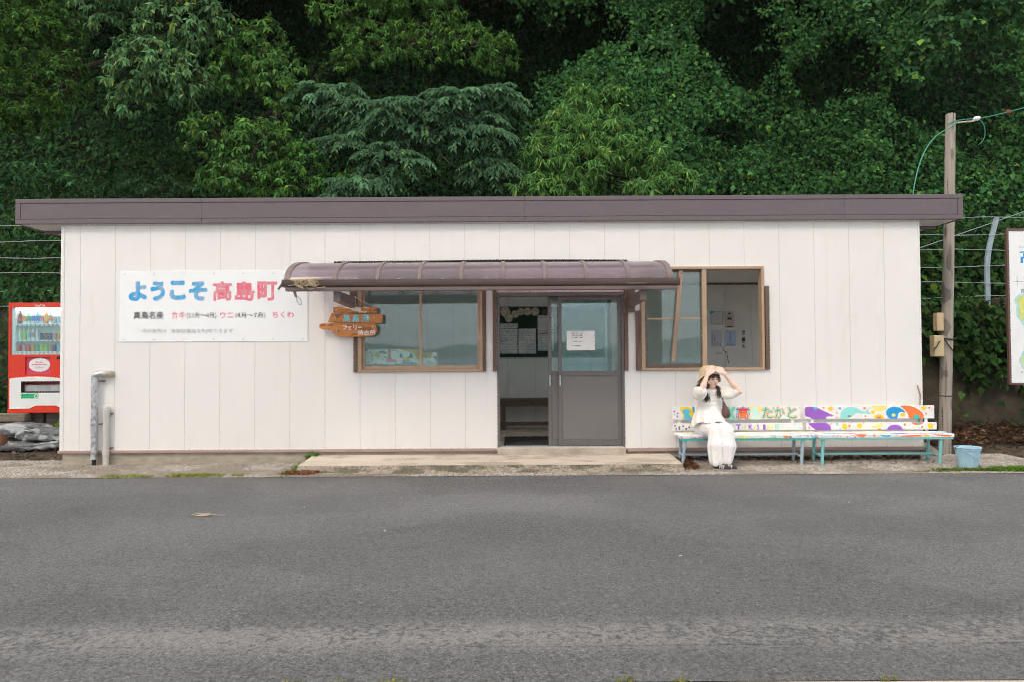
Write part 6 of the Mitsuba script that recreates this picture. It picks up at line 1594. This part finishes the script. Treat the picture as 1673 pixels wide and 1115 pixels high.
single('grit', cat(*chips), 'mat_pvc', 'scattered pale stone chips on the asphalt', 'grit', kind='stuff')

# quay furniture across the apron, seen only mirrored in the windows
RL = thing('quay_railing', 'grey steel railing along the quay edge', 'railing')
for k in range(13):
    put('post', box(2.0 + k * 0.5, 2.04 + k * 0.5, -18.62, -18.58, 0, 1.1), 'mat_galvanised', RL)
for z in (0.25, 0.65, 1.08):
    put('rail', box(2.0, 8.04, -18.575, -18.545, z, z + 0.05), 'mat_galvanised', RL)
put('mast', tube([(5.2, -17.5, 0), (5.2, -17.5, 7.5)], 0.34, 14), 'mat_bronze_dark', thing('quay_mast', 'dark thick mast standing on the quay', 'mast'))


# ================================================================ the seated woman
def even_out(v, f, rounds):
    """Taubin smoothing with uniform weights."""
    from scipy.sparse import coo_matrix
    e = np.vstack([f[:, [0, 1]], f[:, [1, 2]], f[:, [2, 0]]])
    e = np.vstack([e, e[:, ::-1]])
    A = coo_matrix((np.ones(len(e)), (e[:, 0], e[:, 1])), shape=(len(v), len(v))).tocsr()
    A.data[:] = 1
    deg = np.maximum(np.asarray(A.sum(1)).ravel(), 1)[:, None]
    for k in range(rounds):
        lap = A @ v / deg - v
        lap[np.asarray(A.sum(1)).ravel() == 0] = 0
        v = v + (0.5 if k % 2 == 0 else -0.53) * lap
    return v


class Field:
    """A solid as a distance field on a grid, turned into one smooth mesh."""

    def __init__(self, lo, hi, h):
        self.h, self.lo = h, np.array(lo, float)
        self.n = np.ceil((np.array(hi) - self.lo) / h).astype(int) + 1
        self.F = np.full(self.n, 0.25, np.float32)

    def _sub(self, a, b, pad):
        i0 = np.clip(np.floor((np.minimum(a, b) - pad - self.lo) / self.h).astype(int), 0, self.n - 1)
        i1 = np.clip(np.ceil((np.maximum(a, b) + pad - self.lo) / self.h).astype(int) + 1, 1, self.n)
        g = [self.lo[k] + self.h * np.arange(i0[k], i1[k]) for k in range(3)]
        return tuple(slice(i0[k], i1[k]) for k in range(3)), np.stack(np.meshgrid(*g, indexing='ij'), -1)

    def _join(self, sl, d, k):
        f = self.F[sl]
        if k < 0:
            self.F[sl] = np.maximum(f, -d)
            return
        t = np.clip(0.5 + 0.5 * (f - d) / k, 0, 1)
        self.F[sl] = f * (1 - t) + d * t - k * t * (1 - t)

    def cone(self, a, b, ra, rb, k=0.02):
        a, b = np.array(a, float), np.array(b, float)
        sl, P = self._sub(a, b, max(ra, rb) + 0.05)
        ab = b - a
        t = np.clip(((P - a) @ ab) / (ab @ ab + 1e-12), 0, 1)
        self._join(sl, (np.linalg.norm(P - a - t[..., None] * ab, axis=-1) - (ra + (rb - ra) * t)).astype(np.float32), k)

    def chain(self, pts, rs, k=0.012):
        for i in range(len(pts) - 1):
            self.cone(pts[i], pts[i + 1], rs[i], rs[i + 1], k)

    def ball(self, c, r, k=0.02, R=None, cut=False):
        c, r = np.array(c, float), np.array(r, float)
        sl, P = self._sub(c - r.max(), c + r.max(), 0.05)
        q = P - c
        if R is not None:
            q = q @ R
        k0 = np.linalg.norm(q / r, axis=-1)
        k1 = np.linalg.norm(q / r ** 2, axis=-1) + 1e-9
        self._join(sl, (k0 * (k0 - 1) / k1).astype(np.float32), -1 if cut else k)

    def warp(self, fn):
        g = [self.lo[k] + self.h * np.arange(self.n[k]) for k in range(3)]
        near = np.abs(self.F) < 0.05
        i = np.nonzero(near)
        P = np.stack([g[0][i[0]], g[1][i[1]], g[2][i[2]]], -1)
        self.F[near] += fn(P).astype(np.float32)

    def mesh(self, smooth=4):
        F, n = self.F, self.n
        ins = F < 0
        c = np.zeros(n - 1, np.int16)
        for a, b, d in np.ndindex(2, 2, 2):
            c += ins[a:n[0] - 1 + a, b:n[1] - 1 + b, d:n[2] - 1 + d]
        act = (c > 0) & (c < 8)
        idx = np.full(n - 1, -1, np.int64)
        I = np.argwhere(act)
        idx[act] = np.arange(len(I))
        acc, cnt = np.zeros((len(I), 3)), np.zeros(len(I))
        for ax in range(3):
            for o in np.ndindex(2, 2):
                off = list(o)
                off.insert(ax, 0)
                p0 = I + off
                p1 = p0.copy()
                p1[:, ax] += 1
                f0, f1 = F[tuple(p0.T)], F[tuple(p1.T)]
                m = (f0 < 0) != (f1 < 0)
                t = np.where(m, f0 / np.where(m, f0 - f1, 1), 0)
                q = p0.astype(float)
                q[:, ax] += t
                acc[m] += q[m]
                cnt[m] += 1
        v = self.lo + self.h * acc / cnt[:, None]
        faces = []
        for ax in range(3):
            u, w = [(1, 2), (2, 0), (0, 1)][ax]
            s0 = [slice(None)] * 3
            s1 = [slice(None)] * 3
            s0[ax], s1[ax] = slice(0, -1), slice(1, None)
            e = np.argwhere(ins[tuple(s0)] != ins[tuple(s1)])
            e = e[(e[:, u] > 0) & (e[:, w] > 0) & (e[:, u] < n[u] - 1) & (e[:, w] < n[w] - 1)]
            flip = ins[tuple(e.T)]
            q = []
            for du, dw in ((-1, -1), (0, -1), (0, 0), (-1, 0)):
                p = e.copy()
                p[:, u] += du
                p[:, w] += dw
                q.append(idx[tuple(p.T)])
            q = np.stack(q, 1)
            q[~flip] = q[~flip][:, ::-1]
            faces.append(q)
        q = np.concatenate(faces)
        f = np.vstack([q[:, [0, 1, 2]], q[:, [0, 2, 3]]])
        m = trimesh.Trimesh(v, f, process=False)
        if smooth:
            m.vertices = even_out(m.vertices, f, smooth)
        return m


V = lambda *a: np.array(a, float)
WOMAN = thing('person', 'person in white clothes sitting on a painted bench, both hands on her straw hat', 'person')

HEADC = V(2.490, -0.366, 1.088)
YAW = math.radians(20)
FWD = V(math.sin(YAW), -math.cos(YAW), -0.06)
FWD /= np.linalg.norm(FWD)
SIDE = unit(np.cross(FWD, V(0, 0, 1))[None])[0]
UPV = np.cross(SIDE, FWD)
RH = np.stack([SIDE, FWD, UPV], 1)
hp = lambda s, f, u: HEADC + RH @ V(s, f, u)

body = Field((2.20, -0.78, 0.60), (2.90, -0.18, 1.26), 0.0032)
body.ball(hp(0, -0.012, 0.022), (0.070, 0.088, 0.088), 0.03, RH)
body.ball(hp(0, 0.012, -0.035), (0.057, 0.068, 0.078), 0.03, RH)
body.ball(hp(0, 0.040, -0.088), (0.026, 0.028, 0.022), 0.03, RH)
for s in (-1, 1):
    body.ball(hp(s * 0.034, 0.052, -0.038), (0.024, 0.022, 0.022), 0.02, RH)
    body.ball(hp(s * 0.071, -0.012, -0.01), (0.010, 0.018, 0.028), 0.008, RH)
    body.ball(hp(s * 0.029, 0.086, -0.001), (0.016, 0.012, 0.010), 0.01, RH, cut=True)
    body.ball(hp(s * 0.029, 0.069, -0.002), (0.015, 0.0125, 0.009), 0.004, RH)
body.chain([hp(0, 0.078, 0.004), hp(0, 0.092, -0.026), hp(0, 0.088, -0.034)], [0.007, 0.009, 0.008], 0.012)
body.ball(hp(0, 0.074, -0.057), (0.020, 0.010, 0.0055), 0.006, RH)
body.ball(hp(0, 0.072, -0.067), (0.017, 0.010, 0.006), 0.006, RH)
body.cone(hp(0, -0.03, -0.06), (2.468, -0.345, 0.94), 0.046, 0.050, 0.03)
body.cone((2.455, -0.325, 0.80), (2.466, -0.335, 0.90), 0.105, 0.080, 0.03)
body.cone((2.455, -0.31, 0.66), (2.455, -0.325, 0.80), 0.10, 0.105, 0.03)
SL, SR = V(2.335, -0.355, 0.915), V(2.585, -0.335, 0.925)
EL, ER = V(2.300, -0.60, 0.942), V(2.785, -0.505, 0.935)
WL, WR = V(2.388, -0.548, 1.140), V(2.618, -0.510, 1.150)
body.chain([V(2.46, -0.335, 0.925), SL, EL], [0.055, 0.050, 0.036], 0.03)
body.chain([EL, EL * 0.65 + WL * 0.35, WL], [0.036, 0.035, 0.0235], 0.02)
body.chain([V(2.46, -0.335, 0.925), SR, ER], [0.055, 0.050, 0.036], 0.03)
body.chain([ER, ER * 0.65 + WR * 0.35, WR], [0.036, 0.035, 0.0235], 0.02)


def hand(F, wrist, d, pn, mirror, curls, spread=0.07):
    """Palm, four fingers of unequal length that bend towards the palm, and a thumb from the side of the palm."""
    d = d / np.linalg.norm(d)
    pn = pn - d * (pn @ d)
    pn /= np.linalg.norm(pn)
    s = np.cross(d, pn) * mirror
    F.cone(wrist, wrist + d * 0.03, 0.023, 0.022, 0.012)
    for q in (-0.020, -0.007, 0.007, 0.020):
        F.cone(wrist + d * 0.022 + s * q * 0.7, wrist + d * 0.080 + s * q * 1.45, 0.0145, 0.0115, 0.012)
    for i, (q, L) in enumerate(((-0.0295, 0.062), (-0.0102, 0.073), (0.0102, 0.078), (0.0295, 0.068))):
        p = wrist + d * 0.082 + s * q
        a, pts = curls[i], [p]
        for j, fr in enumerate((0.46, 0.31, 0.23)):
            b = a * (0.35 + 0.45 * j)
            v = d * math.cos(b) + pn * math.sin(b) + s * q * spread * 30 * (0.06 if j == 0 else 0.03)
            p = p + v / np.linalg.norm(v) * L * fr
            pts.append(p)
        F.chain(pts, [0.0102, 0.0092, 0.0082, 0.0070], 0.004)
    t0 = wrist + d * 0.028 + s * 0.022 + pn * 0.006
    t1 = t0 + d * 0.026 + s * 0.024 + pn * 0.012
    t2 = t1 + d * 0.027 + s * 0.008 + pn * 0.008
    t3 = t2 + d * 0.022 + s * 0.001 + pn * 0.006
    F.chain([t0, t1, t2, t3], [0.0145, 0.0115, 0.0098, 0.0080], 0.007)


hand(body, WL, V(0.078, 0.040, 0.070), V(0.22, 0.95, -0.30), 1, (0.55, 0.50, 0.5, 0.55))
hand(body, WR, V(-0.078, 0.022, 0.056), V(-0.2, 0.95, -0.25), -1, (0.7, 0.65, 0.6, 0.65))
bm = body.mesh(3)
q = (bm.vertices - HEADC) @ RH
skin = np.tile(V(0.78, 0.545, 0.455), (len(q), 1)) * (0.97 + 0.06 * meshkit.noise(bm.vertices * 60))[:, None]
face_front = q[:, 1] > 0.045
lip = face_front & (np.abs(q[:, 0]) < 0.021 * np.sqrt(np.clip(1 - ((q[:, 2] + 0.062) / 0.013) ** 2, 0, 1)))
skin[lip] = (0.60, 0.22, 0.20)
cheek = np.exp(-(((np.abs(q[:, 0]) - 0.036) / 0.016) ** 2 + ((q[:, 2] + 0.035) / 0.016) ** 2)) * face_front
skin = skin * (1 - 0.25 * cheek[:, None]) + V(0.74, 0.36, 0.31) * 0.25 * cheek[:, None]
eye = face_front & (np.abs(np.abs(q[:, 0]) - 0.029) < 0.0125) & (np.abs(q[:, 2] + 0.002) < 0.0052)
skin[eye] = (0.05, 0.035, 0.03)
brow = face_front & (np.abs(np.abs(q[:, 0]) - 0.030) < 0.017) & (np.abs(q[:, 2] - 0.019) < 0.0042)
skin[brow] = (0.09, 0.06, 0.045)
scene['mat_skin'] = {'type': 'twosided', 'bsdf': {'type': 'principled', 'base_color': {'type': 'mesh_attribute', 'name': 'vertex_color'}, 'roughness': 0.5, 'specular': 0.4}}
TAKEN.add('mat_skin')
put('body', bm, 'mat_skin', WOMAN, smooth=True, color=skin)

# blouse: fitted yoke, flared peplum, elbow sleeves
bl = Field((2.14, -0.66, 0.46), (2.92, -0.14, 1.0), 0.005)
bl.cone((2.455, -0.318, 0.78), (2.463, -0.330, 0.895), 0.125, 0.098, 0.03)
bl.cone(SL + V(0.03, 0, 0.005), SR + V(-0.03, 0, 0.005), 0.070, 0.070, 0.03)
bl.cone((2.455, -0.312, 0.74), (2.455, -0.318, 0.79), 0.128, 0.125, 0.03)
bl.chain([SL, SL * 0.5 + EL * 0.5, SL * 0.12 + EL * 0.88], [0.070, 0.078, 0.072], 0.03)
bl.ball((2.298, -0.50, 0.885), (0.062, 0.090, 0.062), 0.03)
bl.chain([SR, SR * 0.5 + ER * 0.5, SR * 0.12 + ER * 0.88], [0.066, 0.072, 0.058], 0.03)
bl.ball((2.68, -0.44, 0.885), (0.095, 0.075, 0.050), 0.03)
bl.ball((2.474, -0.375, 0.985), (0.052, 0.062, 0.045), 0, cut=True)


def blouse_folds(P):
    return 0.014 * (meshkit.fbm(P * [16, 16, 9], 3, 4) - 0.5)


bl.warp(blouse_folds)
mat('blouse', lambda p, n, uv: mi.Color3f(0.82, 0.805, 0.775) * (0.94 + 0.08 * noise(p.x * 300, p.y * 300, p.z * 300)), 0.8, 0.2, sheen=0.3)
a = np.linspace(0, 2 * np.pi, 181)[:-1]
levels = ((0.815, 2.456, -0.320, 0.126, 0.124), (0.765, 2.454, -0.322, 0.134, 0.133), (0.745, 2.453, -0.323, 0.134, 0.135), (0.70, 2.449, -0.333, 0.150, 0.155), (0.65, 2.445, -0.348, 0.166, 0.180), (0.60, 2.441, -0.368, 0.182, 0.210), (0.535, 2.437, -0.390, 0.196, 0.245))
loft = []
for k, (z, cx, cy, rx, ry) in enumerate(levels):
    g = min(1, max(0, (0.75 - z) / 0.12))
    w = 1 + g * (0.050 * np.sin(11 * a + 0.9 * np.sin(3 * a)) + 0.030 * np.sin(23 * a + 2 + z * 6)) + 0.03 * (meshkit.noise(np.stack([3 * np.cos(a), 3 * np.sin(a), a * 0 + z * 14], -1)) - 0.5)
    fr = np.clip(-np.sin(a), 0, 1)
    loft.append(np.stack([cx + rx * w * np.cos(a), cy + ry * w * np.sin(a), z + (0.035 * fr - 0.03 * (1 - fr) + 0.012 * np.sin(5 * a + 1)) * max(0, (0.70 - z) / 0.165)], 1))
loft = np.array(loft)
from scipy.interpolate import CubicSpline
loft = CubicSpline(np.arange(len(levels)), loft)(np.linspace(0, len(levels) - 1, 31))
i, j = np.meshgrid(np.arange(30), np.arange(180), indexing='ij')
p00, p01 = i * 180 + j, i * 180 + (j + 1) % 180
f = np.vstack([np.stack([p00, p00 + 180, p01], -1).reshape(-1, 3), np.stack([p01, p00 + 180, p01 + 180], -1).reshape(-1, 3)])[:, ::-1]
put('blouse', cat(bl.mesh(2), trimesh.Trimesh(loft.reshape(-1, 3), f, process=False)), 'mat_blouse', WOMAN, smooth=True)

# wide trousers
HL, HR = V(2.385, -0.27, 0.485), V(2.525, -0.27, 0.485)
KL, KR = V(2.432, -0.70, 0.470), V(2.578, -0.685, 0.465)
AL, AR = V(2.425, -0.775, 0.12), V(2.545, -0.745, 0.12)
tr = Field((2.18, -0.92, 0.02), (2.80, -0.10, 0.64), 0.005)
tr.cone(HL, HR, 0.105, 0.105, 0.04)
tr.chain([HL, HL * 0.4 + KL * 0.6, KL], [0.105, 0.100, 0.082], 0.03)
tr.chain([HR, HR * 0.4 + KR * 0.6, KR], [0.105, 0.100, 0.082], 0.03)
tr.chain([KL, KL * 0.5 + AL * 0.5 + V(-0.005, -0.02, 0), AL], [0.082, 0.088, 0.076], 0.018)
tr.chain([KR, KR * 0.5 + AR * 0.5 + V(0.012, -0.02, 0), AR], [0.082, 0.088, 0.072], 0.018)


def trouser_folds(P):
    shin = np.clip((0.47 - P[:, 2]) / 0.22, 0, 1) * np.clip((-0.55 - P[:, 1]) / 0.12, 0, 1)
    side = P[:, 0] > 2.49
    cx, cy = np.where(side, 2.555, 2.428), np.where(side, -0.715, -0.74)
    a = np.arctan2(P[:, 0] - cx, -(P[:, 1] - cy))
    pl = 0.011 * shin * np.sin(a * 7 + side * 1.3 + 3.0 * meshkit.noise(np.stack([a * 2, P[:, 2] * 4, a * 0 + side], -1)))
    lap = (1 - shin) * 0.020 * (meshkit.fbm(P * [13, 5, 13], 3, 9) - 0.5)
    cuff = np.maximum(0, 0.062 - P[:, 2]) * 3.0
    return pl + lap + 0.012 * (meshkit.fbm(P * [22, 22, 7], 3, 5) - 0.5) + cuff


tr.warp(trouser_folds)
mat('trousers', lambda p, n, uv: mi.Color3f(0.82, 0.81, 0.80) * (0.94 + 0.08 * noise(p.x * 260, p.y * 260, p.z * 260)), 0.75, 0.25, sheen=0.2)
put('trousers', tr.mesh(2), 'mat_trousers', WOMAN, smooth=True)

# shoes
mat('shoe_black', (0.016, 0.016, 0.018), 0.6)
mat('shoe_sole', (0.30, 0.27, 0.24), 0.7)
for heel, toe in ((V(2.395, -0.755, 0), V(2.575, -0.875, 0)), (V(2.505, -0.725, 0), V(2.655, -0.845, 0))):
    d = unit((toe - heel)[None])[0]
    s = np.cross(d, V(0, 0, 1))
    zz = V(0, 0, 1)
    g = 0.009
    F = Field(np.minimum(heel, toe) - [0.07, 0.07, 0.0], np.maximum(heel, toe) + [0.07, 0.07, 0.14], 0.004)
    F.chain([heel + d * 0.03 + zz * (g + 0.055), heel + d * 0.11 + zz * (g + 0.045), toe - d * 0.035 + zz * (g + 0.030)], [0.037, 0.038, 0.031], 0.02)
    F.cone(heel + d * 0.05 + zz * (g + 0.055), heel + d * 0.045 + zz * (g + 0.1), 0.033, 0.033, 0.02)
    sh = put('shoe', F.mesh(2), 'mat_shoe_black', WOMAN, smooth=True)
    line = LineString([tuple((heel + d * 0.02)[:2]), tuple((toe - d * 0.02)[:2])]).buffer(0.042, quad_segs=8)
    m = extrude(line, 0.026)
    m.apply_translation((0, 0, g))
    put('sole', m, 'mat_shoe_sole', sh)
    for k in range(3):
        c = heel + d * (0.085 + 0.021 * k)
        pts = [c + s * sg * (0.020 + 0.0195 * math.sin(t)) + zz * (g + 0.032 + 0.048 * math.cos(t)) + d * 0.012 * math.cos(t) for t in np.linspace(0.5, 1.5, 6) for sg in (1,)]
        put('stripe', tube(pts, 0.0058, 6), 'mat_white_paint', sh)

# straw hat
a = np.linspace(0, 2 * np.pi, 73)[:-1]
prof = [(0.0, 0.152), (0.04, 0.151), (0.080, 0.143), (0.106, 0.122), (0.118, 0.088), (0.124, 0.050), (0.128, 0.022), (0.135, 0.000), (0.146, -0.024), (0.156, -0.048)]
rings_ = []
for r, z in prof:
    fr = np.clip(np.cos(a + math.pi / 2 - YAW), 0, 1)
    lift = np.clip((0.02 - z) / 0.06, 0, 1)
    rr = r * (1 + 0.03 * np.sin(3 * a + 1) * lift) - 0.058 * lift * fr
    rings_.append(np.stack([rr * np.cos(a), rr * np.sin(a), z + lift * (0.120 * fr + 0.010 * np.sin(4 * a))], 1))
rings_ = np.array(rings_)
nr, na = rings_.shape[:2]
i, j = np.meshgrid(np.arange(nr - 1), np.arange(na), indexing='ij')
p00, p01 = i * na + j, i * na + (j + 1) % na
f = np.vstack([np.stack([p00, p00 + na, p01], -1).reshape(-1, 3), np.stack([p01, p00 + na, p01 + na], -1).reshape(-1, 3)])
ht = trimesh.Trimesh(rings_.reshape(-1, 3), f, process=True)
trimesh.repair.fix_normals(ht)
ht2 = trimesh.Trimesh(ht.vertices - ht.vertex_normals * 0.004, ht.faces[:, ::-1], process=False)
hat = cat(ht, ht2)
turn(hat, -14, [1, 0, 0])
hat.apply_translation((2.470, -0.348, 1.100))
def straw(p, n, uv):
    w = dr.sin(p.z * 900) * dr.sin((p.x - p.y) * 500)
    return mi.Color3f(0.74, 0.60, 0.41) * (0.84 + 0.16 * w + 0.2 * (noise(p.x * 150, p.y * 150, p.z * 300) - 0.5))


mat('straw_hat', straw, 0.8, 0.2)
put('hat', hat, 'mat_straw_hat', WOMAN, smooth=40)

# hair: a cap under the hat and long loose locks
rng = np.random.default_rng(12)
mat('hair', lambda p, n, uv: mi.Color3f(0.045, 0.024, 0.016) * (0.6 + 0.8 * noise(p.x * 220, p.y * 220, p.z * 25)), 0.4, 0.5)
hc = Field(HEADC - 0.15, HEADC + 0.15, 0.005)
hc.ball(hp(0, -0.020, 0.022), (0.083, 0.092, 0.092), 0.02, RH)
hc.ball(hp(0, -0.035, -0.05), (0.075, 0.060, 0.085), 0.03, RH)
hc.ball(hp(0.012, 0.095, -0.058), (0.064, 0.095, 0.092), 0.01, RH, cut=True)
locks = [hc.mesh(2)]
for k in range(95):
    side = -1 if k < 55 else 1
    u = rng.random()
    if side < 0:
        st = hp(-0.070, 0.012 - 0.05 * u, 0.02)
        mid = V(2.396 + 0.022 * rng.normal(), -0.405 + 0.02 * rng.normal(), 0.945)
        end = V(2.402 + 0.022 * rng.normal(), -0.455 + 0.012 * rng.normal(), 0.80 + 0.045 * rng.random())
    else:
        st = hp(0.070, 0.012 - 0.05 * u, 0.02)
        mid = V(2.560 + 0.012 * rng.normal(), -0.405 + 0.015 * rng.normal(), 0.955)
        end = V(2.562 + 0.018 * rng.normal(), -0.452 + 0.01 * rng.normal(), 0.845 + 0.04 * rng.random())
    m1 = (st + mid) / 2 + V(side * 0.012, -0.012, 0.0)
    m2 = (mid + end) / 2 + V(0.012 * math.sin(k), -0.012, 0)
    locks.append(tube(spline([st, m1, mid, m2, end], 14), np.linspace(0.0055, 0.0018, 14), 5))
for k in range(26):
    st = V(2.33, -0.25, 0.97) + rng.normal(0, 0.012, 3)
    end = V(2.262 + 0.02 * rng.random(), -0.36 + 0.02 * rng.normal(), 0.845 + 0.05 * rng.random())
    locks.append(tube(spline([hp(-0.05, -0.07, -0.02), st, (st + end) / 2 + V(-0.02, -0.02, 0), end], 12), np.linspace(0.006, 0.002, 12), 5))
for k in range(16):
    s_ = -0.055 + 0.11 * k / 15
    locks.append(tube(spline([hp(s_ * 0.5 + 0.02, 0.055, 0.088), hp(s_ * 0.9, 0.083, 0.055), hp(s_ * 1.1, 0.082, 0.024 + 0.012 * rng.random() - 0.02 * abs(s_) / 0.055)], 8), np.linspace(0.006, 0.002, 8), 5))
put('hair', cat(*locks), 'mat_hair', WOMAN, smooth=True)

# shoulder bag
mat('bag_leather', lambda p, n, uv: mi.Color3f(0.105, 0.052, 0.042) * (0.8 + 0.4 * fbm(p.x * 60, p.y * 60, p.z * 60, 3)), 0.42, 0.5)
BAG = thing('shoulder_bag', 'dark brown leather shoulder bag hanging at the seated person\'s side', 'bag')
F = Field((2.53, -0.56, 0.56), (2.76, -0.30, 0.86), 0.004)
F.chain([V(2.615, -0.435, 0.80), V(2.640, -0.43, 0.70), V(2.655, -0.425, 0.645)], [0.014, 0.036, 0.042], 0.03)
F.ball((2.645, -0.43, 0.655), (0.052, 0.055, 0.058), 0.02)
put('pouch', F.mesh(2), 'mat_bag_leather', BAG, smooth=True)
for dy in (0.0, 0.03):
    put('strap', tube(spline([(2.572, -0.345 + dy, 0.992), (2.585, -0.405 + dy * 0.5, 0.965), (2.598, -0.425 + dy * 0.4, 0.90), (2.612, -0.435, 0.815)], 14), 0.0075, 7), 'mat_bag_leather', BAG, smooth=True)
put('ring', tube([(2.608, -0.452, 0.826), (2.616, -0.452, 0.812)], 0.010, 8), 'mat_galvanised', BAG)


# ================================================================ the air: far islands fade towards the sky
scene['air'] = {'type': 'homogeneous', 'albedo': {'type': 'rgb', 'value': [0.95, 0.95, 0.95]}, 'sigma_t': {'type': 'rgb', 'value': [0.00017, 0.00019, 0.00021]}}
scene['haze'] = {'type': 'cube', 'to_world': T().translate([0, -3500, 124]).scale([6300, 3700, 129]), 'bsdf': {'type': 'null'}, 'interior': {'type': 'ref', 'id': 'air'}}
labels['haze'] = {'kind': 'stuff', 'label': 'thin sea haze over the water and the far islands', 'category': 'haze'}
scene['camera']['medium'] = {'type': 'ref', 'id': 'air'}
